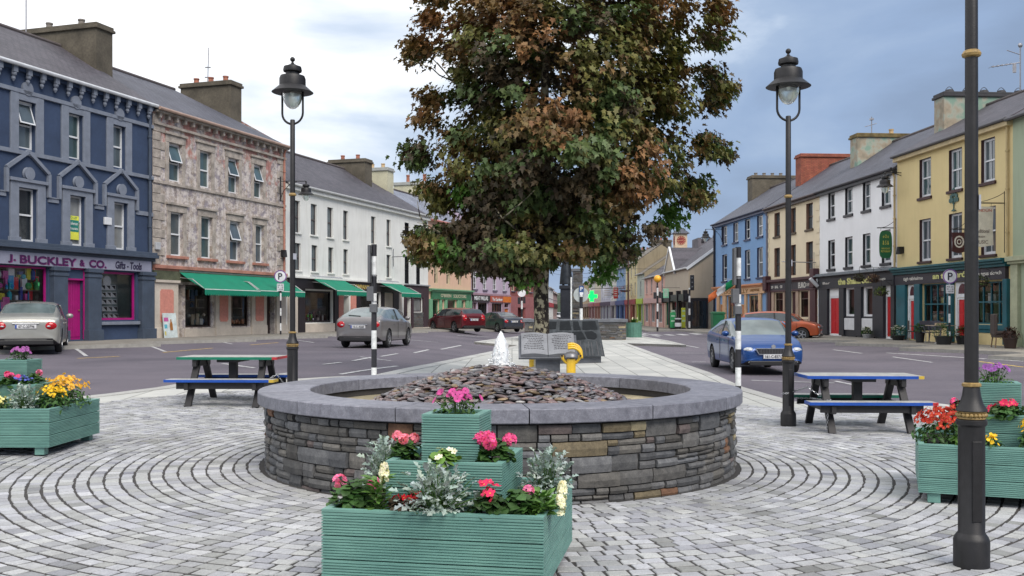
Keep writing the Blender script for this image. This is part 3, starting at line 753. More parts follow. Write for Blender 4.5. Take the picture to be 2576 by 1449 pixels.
for poly in ([(-.9, .75), (-.48, .75), (-.45, .95), (-.88, .96)], [(-.35, .72), (.05, .72), (.0, .97), (-.33, .96)], [(.12, .72), (.36, .72), (.3, .96), (.12, .96)], [(.42, .73), (.93, .74), (.9, .97), (.45, .96)],
             [(-.5, .45), (.0, .44), (.02, .66), (-.48, .67)], [(.08, .44), (.5, .47), (.38, .68), (.07, .67)], [(.55, .48), (.78, .46), (.86, .52), (.86, .62), (.72, .69), (.48, .66)]):
    b = MB(); n_ = len(poly); top = [tuple(sl_pt(u, v) + nrm * .012) for u, v in poly]; lo = [tuple(sl_pt(u, v) - nrm * .01) for u, v in poly]
    b.add(top + lo, [tuple(range(n_))] + [(i, i + n_, (i + 1) % n_ + n_, (i + 1) % n_) for i in range(n_)]); b.build('inlay_panel', SLD, t)
b = MB()
for k in range(16):
    u = -.95 + k * .125 + random.uniform(-.03, .03); p0 = sl_pt(u, .02) + nrm * .002; p1 = sl_pt(u, .4 + random.uniform(-.1, .03)) + nrm * .002; b.beam(p0, p1, .02, .004)
b.build('grooves', ENG, t)
# yellow speaking post
Y = 17.4; x = P(1436.5, 0, Y)[0]; YP = mat('yellow_paint', (.72, .45, .02), .38, sc=6, coat=.3)
t = thing('viewer_post', (x, Y, g(x, Y)), 'bright yellow post with a cradle, curved handle and grey dome', 'post')
b = MB(); b.lathe([(.08, -.05), (.082, .74), (.075, .775), (.03, .785)], seg=20); b.build('post', YP, t, auto=40)
b = MB()
for s_ in (-1, 1): b.tube([(0, 0, .68), (s_ * .09, -.01, .71), (s_ * .145, -.02, .78), (s_ * .16, -.02, .84)], .026, 8)
b.build('cradle', YP, t, smooth=True)
b = MB()
for off in (-.035, 0, .035):
    b.tube([(.17 * math.cos(a) + .02, .06 + off * 1.2 + .02 * math.sin(a), .83 + off + .17 * math.sin(a)) for a in [R(q) for q in range(-5, 116, 10)]], .024, 8)
b.build('handle', YP, t, smooth=True)
b = MB(); b.lathe([(.125, .80), (.13, .81), (.12, .85), (.085, .885), (.04, .90), (.01, .905)], seg=24); b.build('dome', mat('dull_grey_metal', (.2, .2, .21), .4, .5), t, auto=40)
b = MB(); [b.lathe([(.02, -.02), (.02, .02)], seg=10, M=Matrix.Translation((s_ * .16, -.05, .83)) @ Matrix.Rotation(R(90), 4, 'X')) for s_ in (-1, 1)]; b.build('bolt', IRON, t)
Y = 22.5; x = P(1340, 0, Y)[0]; t = thing('viewer_post', (x, Y, g(x, Y)), 'yellow post half hidden behind the tree trunk', 'post')
b = MB(); b.lathe([(.08, -.05), (.082, .62), (.03, .67)], seg=20); b.build('post', YP, t, auto=40); b = MB(); b.tube([(-.18, 0, .74), (-.16, 0, .66), (-.1, 0, .6), (0, 0, .58)], .025, 8); b.build('cradle', YP, t, smooth=True)
# second stone bed with the statue
Y = 52.5
def rubble(mb, x0, x1, y, z0, z1, rg, axis='x', dep=.2):
    z = z0
    while z < z1 - .02:
        h = min(rg.uniform(.05, .11), z1 - z); q = x0
        while q < x1 - .02:
            L = min(rg.uniform(.15, .55), x1 - q); j = rg.uniform(-.02, .02)
            c = stonecol(rg)
            if axis == 'x': mb.box(q + .006, q + L - .006, y + j, y + dep, z + .005, z + h - .005, 0, c)
            else: mb.box(y - dep, y + j, q + .006, q + L - .006, z + .005, z + h - .005, 0, c)
            q += L
        z += h
x0, x1 = P(1319, 0, Y)[0], P(1575, 0, Y)[0]
t = thing('raised_stone_bed', ((x0 + x1) / 2, Y, g(2, Y) - .02), 'low rubble stone bed with slate coping round the statue in the middle distance', 'stone bed')
h2 = (x1 - x0) / 2; b = MB(); rg = random.Random(9)
rubble(b, -h2, h2, 0, 0, 1.0, rg); rubble(b, 0, 5.5, h2, 0, 1.0, rg, 'y'); b.build('stone_wall', STONE, t)
b = MB(); b.box(-h2 + .1, h2 - .1, .1, 5.4, 0, .95); b.build('fill', SOIL, t)
b = MB(); b.box(-h2 - .08, h2 + .08, -.08, .5, 1.0, 1.17); b.box(h2 - .45, h2 + .08, .5, 5.6, 1.0, 1.17); b.box(-h2 - .08, -h2 + .45, .5, 5.6, 1.0, 1.17); b.build('coping', SLATE, t, bevel=.012)
# bronze figure on a tall pedestal, partly behind the leaves
BRZ = mat('dark_bronze', (.03, .036, .044), .45, .6, sc=4, var=.4); Y = 54.5; x = P(1424, 0, Y)[0]
t = thing('statue', (x, Y, g(x, Y)), 'dark bronze figure standing on a tall square pedestal below the tree crown', 'statue')
b = MB(); b.box(-.30, .32, -.3, .3, 0, 2.75); b.box(-.36, .38, -.36, .36, 2.75, 2.95); b.box(-.4, .42, -.4, .4, .9, 1.2); b.build('pedestal', mat('pedestal_stone', (.025, .028, .036), .8, sc=2, var=.25, spec=.2), t, bevel=.02)
bm = bmesh.new(); me = bpy.data.meshes.new('figure')
J = [((.0, 0, 3.95), .22), ((0, -.02, 4.25), .24), ((0, -.03, 4.6), .20), ((0, -.03, 4.78), .08), ((0, -.06, 4.98), .13), ((.14, 0, 3.5), .14), ((.16, -.06, 3.0), .09), ((-.14, .02, 3.5), .14), ((-.15, .05, 3.0), .09), ((.27, -.05, 4.5), .09), ((.5, -.25, 4.3), .075), ((.72, -.45, 4.28), .05), ((-.27, -.05, 4.5), .09), ((-.4, -.1, 4.15), .07), ((-.3, -.3, 3.95), .05), ((.17, -.2, 2.97), .06), ((-.16, -.12, 2.97), .06)]
E = [(0, 1), (1, 2), (2, 3), (3, 4), (0, 5), (5, 6), (0, 7), (7, 8), (2, 9), (9, 10), (10, 11), (2, 12), (12, 13), (13, 14), (6, 15), (8, 16)]
sk = bm.verts.layers.skin.verify(); vv = [bm.verts.new(p) for p, _ in J]; [bm.edges.new((vv[a], vv[c])) for a, c in E]
for v, (_, r) in zip(vv, J): v[sk].radius = (r, r)
vv[0][sk].use_root = True
bm.to_mesh(me); bm.free(); me.materials.append(BRZ); o = bpy.data.objects.new('figure', me); COL.objects.link(o); o.parent = t
o.modifiers.new('skin', 'SKIN').use_smooth_shade = True; o.modifiers.new('sub', 'SUBSURF').levels = 1; o.modifiers['sub'].render_levels = 2
b = MB(); b.lathe([(.36, 3.0), (.33, 3.4), (.28, 3.9), (.24, 4.1)], seg=14, cap=False); b.build('coat', BRZ, t, smooth=True)
b = MB(); b.beam((.72, -.5, 4.22), (.62, -.85, 4.36), .34, .03); b.build('scroll', mat('bronze_light', (.2, .21, .22), .5, .5), t)
Y = 56; x0, x1 = P(1440, 0, Y)[0], P(1466, 0, Y)[0]
t = thing('stone_pillar', ((x0 + x1) / 2, Y, .2), 'brown rubble stone pillar just right of the statue', 'pillar')
b = MB(); hw = (x1 - x0) / 2; rg = random.Random(2); rubble(b, -hw, hw, 0, 0, 3.7, rg, dep=.15); rubble(b, 0, .6, hw, 0, 3.7, rg, 'y', dep=.15); b.box(-hw + .1, hw - .1, .1, .6, 0, 3.7, 0, (.12, .09, .08)); o = b.build('rubble', STONE, t)
b = MB(); b.box(-hw - .05, hw + .05, -.05, .7, 3.7, 3.85); b.build('cap', SLATE, t)
# green tub with plants
Y = 58.; x = P(1594.5, 0, Y)[0]
GT = mat('green_timber', (.09, .22, .17), .6, sc=6)
t = thing('round_planter', (x, Y, g(x, Y)), 'green slatted tub of plants beside the distant lamp post', 'planter')
b = MB()
for k in range(18): a = 2 * math.pi * k / 18; b.box(-.075, .075, -.02, .02, 0, .82, M=Matrix.Rotation(a, 4, 'Z') @ Matrix.Translation((0, -.44, 0)))
b.lathe([(.43, .02), (.43, .78)], seg=18); b.build('tub', GT, t)
b = MB(); b.lathe([(.47, .8), (.47, .86), (.40, .86), (.40, .8)], seg=20, cap=False); b.build('rim', GT, t)
# ------------------------------------------------------------------ foliage tools
def leafmat(name, sub=.12, rough=.55):
    n = NT(name); v = n.co(); a = n.n('ShaderNodeVertexColor', layer_name='col').outputs[0]
    c = n.mix(1, a, n.ramp(n.noise(v, 25, 3), [(.3, (.75,) * 3), (.7, (1.25,) * 3)]), 'MULTIPLY')
    n.fin(c, rough, 0, .35)
    tr = n.n('ShaderNodeBsdfTranslucent', {0: n.mix(1, c, (1.3, 1.3, .7), 'MULTIPLY')}); ms = n.n('ShaderNodeMixShader', {0: sub})
    n.l(n.b.outputs[0], ms.inputs[1]); n.l(tr.outputs[0], ms.inputs[2]); n.l(ms.outputs[0], n.t.nodes['Material Output'].inputs[0]); return n.m
LEAF = leafmat('leaf_tissue'); PETAL = leafmat('petal_tissue', .25, .6)
ROUND = [(math.cos(a) * (.5 + .06 * math.cos(3 * a)), math.sin(a) * .5) for a in [i * math.pi / 4 for i in range(8)]]
OVAL = [(0, 0), (.22, .18), (.6, .2), (1, 0), (.6, -.2), (.22, -.18)]
LOBE = [(0, 0), (.2, .12), (.25, .3), (.45, .34), (.42, .16), (.62, .2), (.72, .34), (.86, .22), (1.05, 0), (.86, -.22), (.72, -.34), (.62, -.2), (.42, -.16), (.45, -.34), (.25, -.3), (.2, -.12)]
MAPLE = [(0, -.06), (.2, -.42), (.3, -.22), (.62, -.40), (.62, -.16), (1.0, 0), (.62, .16), (.62, .40), (.3, .22), (.2, .42), (0, .06)]
def frame_(d, up=(0, 0, 1), roll=0):
    x = Vector(d).normalized(); u = Vector(up); y = u.cross(x)
    if y.length < 1e-3: y = Vector((0, 1, 0)).cross(x)
    y.normalize(); z = x.cross(y); M = Matrix((x, y, z)).transposed(); return M @ Matrix.Rotation(roll, 3, 'X')
def leaf(mb, p, d, size, shape, col, fold=.12, roll=0, wid=1):
    M = frame_(d, roll=roll); p = Vector(p)
    mb.add([tuple(p + M @ Vector((x * size, y * size * wid, fold * size * (abs(y) * 2 - x * x * .8)))) for x, y in shape], [tuple(range(len(shape)))], 0, col)
def vcol(c, rg, k=.2):
    m = 1 + rg.uniform(-k, k); return tuple(max(0, q * m * (1 + rg.uniform(-.06, .06))) for q in c)
def plant(kind, loc, label, rg, w=.16, h=.2, fc=(.8, .1, .3), n=3, cat='flowers', group=None, gc=(.045, .11, .025), name='flowering_plant', lean=(0, 0), fs=.038):
    t = thing(name, loc, label, cat, group)
    f = MB(); b = MB()
    def stem(p, q, r=.0028): f.tube([p, ((p[0] + q[0]) / 2 + rg.uniform(-.01, .01), (p[1] + q[1]) / 2, (p[2] + q[2]) / 2 + .01), q], r, 4, 0, (.06, .13, .03))
    if kind == 'miller':
        gc = (.33, .40, .37)
        for k in range(int(170 * n)):
            a = rg.uniform(0, 6.28); e = rg.uniform(-.15, 1.45); d = Vector((math.cos(a) * math.cos(e), math.sin(a) * math.cos(e), math.sin(e)))
            rad = rg.uniform(.35, 1.05); zz_ = max(.0, d.z) * h * rad + .05; sq = .5 + .5 * min(1, zz_ / (.45 * h)); tip = Vector((d.x * w * rad * sq, d.y * w * rad * sq, zz_))
            L = rg.uniform(.035, .062); dd = (d + Vector((rg.uniform(-.5, .5), rg.uniform(-.5, .5), rg.uniform(-.3, .4)))).normalized()
            leaf(f, tip - dd * L * .5, dd, L, LOBE, vcol(gc, rg, .28), .25, rg.uniform(-.9, .9), wid=rg.uniform(.7, 1.1))
            if rg.random() < .35: stem((d.x * .02, d.y * .02, 0), tuple(tip - dd * L * .5))
    else:
        nl = int(115 * w * w * 40 * (h / .15) ** .5) + 50
        if kind == 'spike':
            for k in range(int(nl * .8)):
                a = rg.uniform(0, 6.28); z = rg.uniform(0, .7) * h; r = rg.uniform(.01, w * .4)
                leaf(f, (r * math.cos(a) + lean[0] * z / h, r * math.sin(a) + lean[1] * z / h, z), (math.cos(a), math.sin(a), rg.uniform(-.1, .9)), rg.uniform(.05, .08), OVAL, vcol((.11, .22, .05), rg, .25), .1, rg.uniform(-.4, .4))
        else:
            for k in range(nl):
                a = rg.uniform(0, 6.28); e = rg.uniform(-.1, 1.4); rad = rg.uniform(.5, 1.02)
                p = (math.cos(a) * math.cos(e) * w * rad, math.sin(a) * math.cos(e) * w * rad, max(.004, math.sin(e) * h * .62 * rad + .02))
                sz = rg.uniform(.04, .065) if kind != 'daisy' else rg.uniform(.03, .045)
                sh = ROUND if kind in ('geranium', 'begonia') else OVAL
                nrm = Vector((p[0], p[1], p[2] + .05)).normalized(); dd = nrm.cross(Vector((rg.uniform(-1, 1), rg.uniform(-1, 1), rg.uniform(-1, 1)))).normalized()
                leaf(f, p, dd + nrm * .2, sz, sh, vcol(gc, rg, .35), .15, rg.uniform(-.5, .5))
        def bloom5(c, nrm, s, col, ctr=(.7, .5, .05), np_=5):
            M = Vector(nrm).to_track_quat('Z', 'Y').to_matrix(); c = Vector(c); ph = rg.uniform(0, 1)
            for k in range(np_):
                a = ph + 2 * math.pi * k / np_; q = [(.1, -.16), (.55, -.42), (1, -.22), (1, .22), (.55, .42), (.1, .16)]
                b.add([tuple(c + M @ Vector(((x * math.cos(a) - y * math.sin(a)) * s, (x * math.sin(a) + y * math.cos(a)) * s, x * s * .25))) for x, y in q], [tuple(range(6))], 0, vcol(col, rg, .15))
            b.add([tuple(c + M @ Vector((.16 * s * math.cos(u), .16 * s * math.sin(u), .08 * s))) for u in [i * 1.05 for i in range(6)]], [tuple(range(6))], 0, ctr)
        heads = []
        for k in range(n):
            a = 2 * math.pi * k / max(1, n) + rg.uniform(-.5, .5); rad = rg.uniform(.2, .95) * w
            heads.append((rad * math.cos(a) + lean[0], rad * math.sin(a) + lean[1], h * rg.uniform(.72, 1.02) * (1.05 - .35 * rad / w)))
        for c in heads:
            if kind == 'geranium':
                stem((c[0] * .3, c[1] * .3, 0), c)
                for j in range(16):
                    v = Vector((rg.gauss(0, 1), rg.gauss(0, 1), rg.gauss(.3, 1))).normalized(); bloom5(Vector(c) + v * fs * .75, v, fs * .48, fc)
            elif kind == 'spike':
                stem((c[0] * .2, c[1] * .2, 0), c)
                for j in range(34):
                    z = rg.uniform(-.05, .055); v = Vector((rg.gauss(0, 1), rg.gauss(0, 1), .3)).normalized(); bloom5(Vector(c) + v * .026 * (1 - abs(z) * 8) + Vector((0, 0, z)), v, .016, fc, (.7, .7, .2))
            elif kind == 'daisy':
                stem((c[0] * .3, c[1] * .3, 0), c, .002); bloom5(c, (c[0] * 3, c[1] * 3 - .12, .25), fs, fc, (.05, .02, .04), 9)
            else:
                q_ = .47 if kind == 'pansy' else .6; v = Vector((c[0] + rg.uniform(-.06, .06), c[1] - .03, .08 + rg.uniform(-.05, .08))).normalized(); bloom5(c, v, fs * q_, fc)
                for _ in range(2):
                    if rg.random() < .75: v = (v + Vector((rg.uniform(-.5, .5), rg.uniform(-.5, .5), rg.uniform(-.4, .4)))).normalized(); bloom5((c[0] + rg.uniform(-.035, .035), c[1] + rg.uniform(-.035, .035), c[2] + rg.uniform(-.03, .01)), v, fs * q_ * .85, fc)
    f.build('foliage', LEAF, t)
    if b.v: b.build('blossoms', PETAL, t)
    return t
# ------------------------------------------------------------------ tiered timber planters
n = NT('sea_green_timber'); v = n.co()
c = n.mix(1, (.148, .305, .262), n.ramp(n.noise(n.co((1.5, 1.5, 14)), 2, 5), [(.3, (.78, .8, .8)), (.7, (1.1, 1.1, 1.08))]), 'MULTIPLY')
c = n.mix(1, c, n.ramp(n.noise(v, 3, 6), [(.3, (.80, .86, .88)), (.65, (1.08, 1.06, 1.06))]), 'MULTIPLY')
c = n.mix(n.ramp(n.noise(n.co((2, 2, 9)), 6, 8, .75), [(.66, (0, 0, 0)), (.72, (.55, .55, .55))]), c, (.30, .34, .27))
c = n.mix(n.ramp(n.noise(n.co((1, 1, 3)), 4, 8, .7), [(.60, (0, 0, 0)), (.75, (.5, .5, .5))]), c, (.07, .12, .09))
n.bump(n.noise(n.co((2, 2, 60)), 6, 4), .002); TEAL = n.fin(c, .5)
def ribbed(par, W, z0, z1, boards, name='tier'):
    """square box whose planks carry horizontal grooves"""
    prof = []; H = z1 - z0; bh = H / boards; nr = max(4, round(bh / .0155))
    for k in range(boards):
        zb = z0 + k * bh + .003; r = (bh - .007) / nr
        prof.append((-.022, zb))
        for i in range(nr):
            a = zb + i * r; last = i == nr - 1
            prof += [(0, a + r * .12), (0, a + r * .66 if not last else a + r * .98)]
            if not last: prof += [(-.0075, a + r * .76), (-.0075, a + r * .98)]
        prof.append((-.022, zb + bh - .0065))
    b = MB(); h = W / 2; vs = []
    for q, z in prof:
        r = h + q; vs += [(-r, -r, z), (r, -r, z), (r, r, z), (-r, r, z)]
    fs = [(4 * i + k, 4 * i + (k + 1) % 4, 4 * (i + 1) + (k + 1) % 4, 4 * (i + 1) + k) for i in range(len(prof) - 1) for k in range(4)]
    b.add(vs, fs); r = h - .045
    o = [(-h, -h), (h, -h), (h, h), (-h, h)]; i_ = [(-r, -r), (r, -r), (r, r), (-r, r)]
    b.add([(x, y, z1 - .001) for x, y in o] + [(x, y, z1 + .014) for x, y in o] + [(x, y, z1 + .014) for x, y in i_] + [(x, y, z1 - .06) for x, y in i_],
          [(k, (k + 1) % 4, 4 + (k + 1) % 4, 4 + k) for k in range(4)] + [(4 + k, 4 + (k + 1) % 4, 8 + (k + 1) % 4, 8 + k) for k in range(4)] + [(8 + k, 8 + (k + 1) % 4, 12 + (k + 1) % 4, 12 + k) for k in range(4)])
    o = b.build(name, TEAL, par)
    for sx, sy in ((-1, -1), (1, -1), (1, 1), (-1, 1)):
        pass
    b = MB(); gd = 14; vs = []
    for j in range(gd + 1):
        for i in range(gd + 1): vs.append((-r + 2 * r * i / gd, -r + 2 * r * j / gd, z1 - .028 + random.uniform(-.012, .012)))
    b.add(vs, [(j * (gd + 1) + i, j * (gd + 1) + i + 1, (j + 1) * (gd + 1) + i + 1, (j + 1) * (gd + 1) + i) for j in range(gd) for i in range(gd)]); b.build('soil', SOIL, o)
    return o
def planter(loc, rz, W, label):
    t = thing('tiered_planter', loc, label, 'planter', None, rz)
    for sx, sy in ((-1, -1), (1, -1), (1, 1), (-1, 1)):
        b = MB(); x, y = sx * (W / 2 - .12), sy * (W / 2 - .08); b.box(x - .05, x + .05, y - .05, y + .05, 0, .085); b.build('foot', TEAL, t, bevel=.004)
    ribbed(t, W, .08, .475, 3, 'lower_tier'); ribbed(t, W * .55, .43, .71, 2, 'middle_tier'); ribbed(t, W * .28, .66, .965, 2, 'upper_tier')
    return t
rg = random.Random(21)
W1 = 1.25; PF = (-.332, 6.03); RF_ = R(-10.5)
planter((PF[0], PF[1], g(*PF) + .015), RF_, W1, 'sea green three-tiered planter in the front centre, cut by the picture edge')
def loc_(pc, rz, z, lx, ly): return (pc[0] + lx * math.cos(rz) - ly * math.sin(rz), pc[1] + lx * math.sin(rz) + ly * math.cos(rz), g(*pc) + .015 + z)
F = lambda lx, ly, z=.45: loc_(PF, RF_, z, lx, ly)
PK = (.80, .10, .30); HP = (.85, .22, .42); RD = (.62, .015, .03); CR = (.72, .03, .12); WH = (.82, .80, .62); YL = (.85, .55, .02); MG = (.58, .08, .30); LY = (.80, .74, .32)
gq = 'plants in the front planter'
plant('geranium', F(-.50, -.44), 'pink geranium at the left front corner of the front planter', rg, .14, .25, HP, 2, 'geranium', gq, fs=.045)
plant('spike', F(-.34, -.50), 'cream stock flower beside the pink geranium of the front planter', rg, .12, .29, WH, 1, 'stock', gq)
plant('begonia', F(-.17, -.50), 'dark red begonia left of the silver plant in the front planter', rg, .11, .14, RD, 5, 'begonia', gq, (.05, .035, .02))
plant('miller', F(.0, -.50), 'largest silver dusty miller at the middle front of the planter', rg, .26, .24, n=2.2, cat='silver plant', group=gq, name='silver_plant')
plant('begonia', F(.30, -.50), 'crimson begonia right of the big silver plant', rg, .12, .2, CR, 4, 'begonia', gq, (.035, .08, .02), fs=.05)
plant('geranium', F(.47, -.46), 'single pink geranium near the right front corner of the front planter', rg, .12, .22, HP, 1, 'geranium', gq, fs=.035)
plant('spike', F(.56, -.36), 'leafy green stock with small cream bud at the right of the front planter', rg, .17, .17, WH, 1, 'stock', gq)
plant('spike', F(.57, -.47), 'cream stock flower leaning out over the right edge of the front planter', rg, .12, .12, WH, 1, 'stock', gq, lean=(.05, -.01))
plant('miller', F(-.52, .15), 'silver dusty miller behind the left side of the front planter', rg, .16, .29, n=1.6, cat='silver plant', group=gq, name='silver_plant')
plant('miller', F(.53, .10), 'silver dusty miller on the right side of the front planter', rg, .19, .27, n=2.0, cat='silver plant', group=gq, name='silver_plant')
plant('geranium', F(-.29, -.12, .685), 'salmon pink geranium on the left of the middle tier', rg, .10, .19, (.85, .25, .35), 4, 'geranium', gq, fs=.033)
plant('begonia', F(-.01, -.28, .685), 'small white and red begonia in front of the top tier', rg, .09, .12, WH, 3, 'begonia', gq, (.12, .22, .04))
plant('geranium', F(.27, -.16, .685), 'bright pink geranium on the right of the middle tier', rg, .11, .22, PK, 4, 'geranium', gq, fs=.045)
plant('daisy', F(0, 0, .94), 'magenta daisies crowning the front planter', rg, .15, .20, MG, 24, 'daisies', gq, (.05, .12, .02), fs=.023)
# left planter
W2 = 1.28; PLc = (-5.50, 11.08); gq = 'plants in the left planter'
planter((*PLc, g(*PLc) + .015), 0, W2, 'sea green three-tiered planter at the left picture edge')
F = lambda lx, ly, z=.45: loc_(PLc, 0, z, lx, ly)
plant('pansy', F(.46, .12), 'big mound of yellow and orange flowers at the right of the left planter', rg, .27, .36, (.85, .48, .06), 90, 'flowers', gq)
plant('pansy', F(.50, -.28), 'golden flowers over the right edge of the left planter', rg, .2, .28, YL, 40, 'flowers', gq)
plant('miller', F(.30, -.50), 'silver dusty miller at the front corner of the left planter', rg, .17, .24, n=1.4, cat='silver plant', group=gq, name='silver_plant')
plant('pansy', F(-.02, -.5), 'pale yellow petunias along the front of the left planter', rg, .2, .2, LY, 40, 'flowers', gq, (.06, .13, .03))
plant('pansy', F(-.34, -.5), 'pale yellow petunias near the picture edge in the left planter', rg, .2, .22, LY, 40, 'flowers', gq, (.06, .13, .03))
plant('begonia', F(-.12, -.43), 'red begonia among the pale yellow petunias', rg, .08, .30, RD, 4, 'begonia', gq)
plant('geranium', F(.05, -.27, .685), 'pink geranium in the middle tier of the left planter', rg, .13, .17, PK, 4, 'geranium', gq)
plant('geranium', F(.27, -.18, .685), 'pink geranium at the right corner of the middle tier, left planter', rg, .09, .22, HP, 1, 'geranium', gq)
plant('pansy', F(.19, -.27, .685), 'small blue lobelia in the middle tier of the left planter', rg, .1, .14, (.09, .12, .50), 10, 'flowers', gq)
plant('begonia', F(-.2, -.28, .685), 'crimson begonia in the middle tier of the left planter', rg, .12, .14, CR, 4, 'begonia', gq)
plant('daisy', F(.03, -.02, .94), 'purple daisies crowning the left planter', rg, .13, .20, (.35, .10, .34), 22, 'daisies', gq, fs=.022)
# right planter
PRc = (4.21, 8.64); RR = R(-21); gq = 'plants in the right planter'
planter((*PRc, g(*PRc) + .015), RR, W2, 'sea green three-tiered planter behind the foreground lamp post at the right')
F = lambda lx, ly, z=.45: loc_(PRc, RR, z, lx, ly)
plant('pansy', F(-.44, -.32), 'mound of scarlet flowers at the left end of the right planter', rg, .27, .35, (.50, .035, .02), 120, 'flowers', gq)
plant('geranium', F(-.26, -.53), 'bright green geranium leaves with a red head in the right planter', rg, .13, .18, RD, 1, 'geranium', gq, (.09, .2, .03))
plant('pansy', F(-.10, -.53), 'yellow pansies just left of the foreground lamp post', rg, .1, .13, YL, 14, 'pansies', gq)
plant('pansy', F(.30, -.46), 'tall yellow petunias right of the foreground lamp post', rg, .19, .32, YL, 34, 'flowers', gq)
plant('pansy', F(.54, -.46), 'dark red petunias at the right picture edge', rg, .2, .3, (.20, .01, .015), 50, 'flowers', gq)
plant('begonia', F(.05, -.28, .685), 'cherry red begonia on the middle tier of the right planter', rg, .15, .16, CR, 9, 'begonia', gq, fs=.05)
plant('geranium', F(-.30, -.2, .685), 'pink geranium peeping out left of the lamp on the right planter', rg, .09, .18, PK, 2, 'geranium', gq)
plant('geranium', F(.32, -.05, .685), 'leafy geranium at the right end of the middle tier, right planter', rg, .15, .26, RD, 2, 'geranium', gq, (.08, .15, .03))
plant('daisy', F(-.02, -.02, .94), 'violet daisies crowning the right planter', rg, .15, .21, (.30, .10, .38), 26, 'daisies', gq, (.05, .13, .02), fs=.022)
plant('spike', (P(1594, 0, 58)[0], 58, g(3, 58) + .82), 'pale green plants growing in the distant green tub', rg, .4, .35, WH, 3, 'plants', None)

# ------------------------------------------------------------------ the copper maple
Y = 20.; TX = P(1362, 0, Y)[0]
tree = thing('maple_tree', (TX, Y, g(TX, Y)), 'large maple with bronze and dark green leaves and a lichen-blotched trunk', 'tree')
n = NT('lichen_bark'); v = n.co((1, 1, .8)); f = n.noise(v, 7.5, 5, .6)
c = n.ramp(f, [(.42, (.020, .014, .012)), (.49, (.05, .04, .03)), (.515, (.32, .29, .20)), (.75, (.50, .46, .33))])
n.bump(n.noise(n.co((1, 1, .4)), 26, 5), .02, 1); BARK = n.fin(c, .92)
rg = random.Random(33)
def wob(pts, r0, r1, seg=14):
    k = len(pts); return pts, [r0 + (r1 - r0) * (i / (k - 1)) for i in range(k)]
b = MB(); b.tube([(-.02, 0, -.1), (-.01, 0, .1), (.0, 0, .5), (.01, 0, 1.2), (-.01, .02, 2.0), (.03, 0, 2.7), (.05, 0, 3.6), (.05, 0, 5.2), (.1, 0, 7.4)], [.23, .175, .155, .15, .15, .14, .12, .10, .05], 20); 
def branch(p, q, r, k=6, bend=.25):
    p = Vector(p); q = Vector(q); o = [p.lerp(q, i / k) + Vector((rg.uniform(-1, 1), rg.uniform(-1, 1), rg.uniform(-.5, 1))) * bend * math.sin(math.pi * i / k) * .35 for i in range(k + 1)]
    b.tube([tuple(x) for x in o], [r * (1 - .8 * i / k) for i in range(k + 1)], 8); return o
for q in [((0, 0, 2.0), (-.55, .1, 4.1), .11), ((-.45, .1, 3.6), (-1.3, .3, 6.2), .08), ((0, 0, 2.4), (.9, .4, 4.6), .10), ((.04, 0, 3.1), (-1.2, -.9, 5.3), .07), ((.05, 0, 3.4), (1.7, -.8, 5.4), .07), ((-.1, 0, 2.5), (-2.3, -.2, 3.2), .06),
          ((.05, 0, 3.0), (2.0, .6, 3.5), .06), ((.05, 0, 4.2), (1.1, 1.2, 7.2), .06), ((.05, 0, 4.6), (-.9, 1.3, 7.5), .06), ((.0, 0, 2.9), (.3, 1.8, 4.6), .06), ((.05, 0, 3.2), (.4, -1.8, 4.8), .06), ((.05, 0, 4.8), (2.2, 0, 7.0), .05), ((0, 0, 4.4), (-2.1, 0, 6.6), .05), ((.0, 0, 2.6), (-.9, -1.6, 3.5), .045), ((0, 0, 2.6), (1.2, -1.4, 3.4), .045)]:
    o = branch(*q)
    for _ in range(3):
        i = rg.randint(3, 6); branch(o[i], o[i] + Vector((rg.uniform(-.9, .9), rg.uniform(-.9, .9), rg.uniform(-.1, .8))), q[2] * .35, 4, .15)
o = b.build('trunk', BARK, tree, smooth=True)
prof = [(-260, 1324, 1550), (-190, 1214, 1680), (-110, 1124, 1760), (-40, 1099, 1790), (0, 1086, 1802), (60, 1066, 1802), (110, 1048, 1790), (160, 1072, 1765), (200, 1086, 1814), (250, 1080, 1802), (300, 1086, 1778), (340, 1060, 1786), (375, 1044, 1812), (420, 1050, 1796), (450, 1078, 1770), (490, 1092, 1762), (515, 1130, 1745), (530, 1125, 1705), (550, 1120, 1690), (575, 1048, 1680), (600, 1030, 1660), (620, 1035, 1625), (645, 1045, 1585), (660, 1130, 1560), (680, 1185, 1535), (697, 1290, 1440)]
pa = np.array(prof, float)
def ext(py): return np.interp(py, pa[:, 0], pa[:, 1]), np.interp(py, pa[:, 0], pa[:, 2])
nr = np.random.RandomState(5); s20 = FX / Y
from mathutils import noise as mn
V_, F_, C_ = [], [], []
shape = np.array(MAPLE); ns = len(shape)
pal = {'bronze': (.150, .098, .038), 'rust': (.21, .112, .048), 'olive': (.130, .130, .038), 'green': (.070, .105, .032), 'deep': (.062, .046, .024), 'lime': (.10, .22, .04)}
clumps = []
while len(clumps) < 1750:
    py = nr.uniform(-255, 672); l, r = ext(py); l += 28; r -= 24; hw = (r - l) / 2 / s20; cx = ((l + r) / 2 - 1288) / s20; z = 1.6 + (785 - py) / s20
    ph = nr.uniform(0, 2 * math.pi); rho = nr.uniform(0, 1) ** .38
    if py > 545 and py < 650: # long low left limb is thin in depth
        pass
    hd = min(hw, 3.1) * .92
    rcr = .22
    x = cx + (hw - rcr) * rho * math.cos(ph); y = Y + (hd - rcr) * rho * math.sin(ph)
    nz = mn.noise(Vector((x * .75, y * .75, z * .75)))
    if nz < -.20 and rho > .5: continue
    if py > 560 and (x - cx) / hw < -.45 and abs(y - Y) > 1.1: continue
    if py > 600 and py < 660 and (x*s20+1288) > 1600 and nr.rand() < .5: continue
    clumps.append((x, y, z, rho))
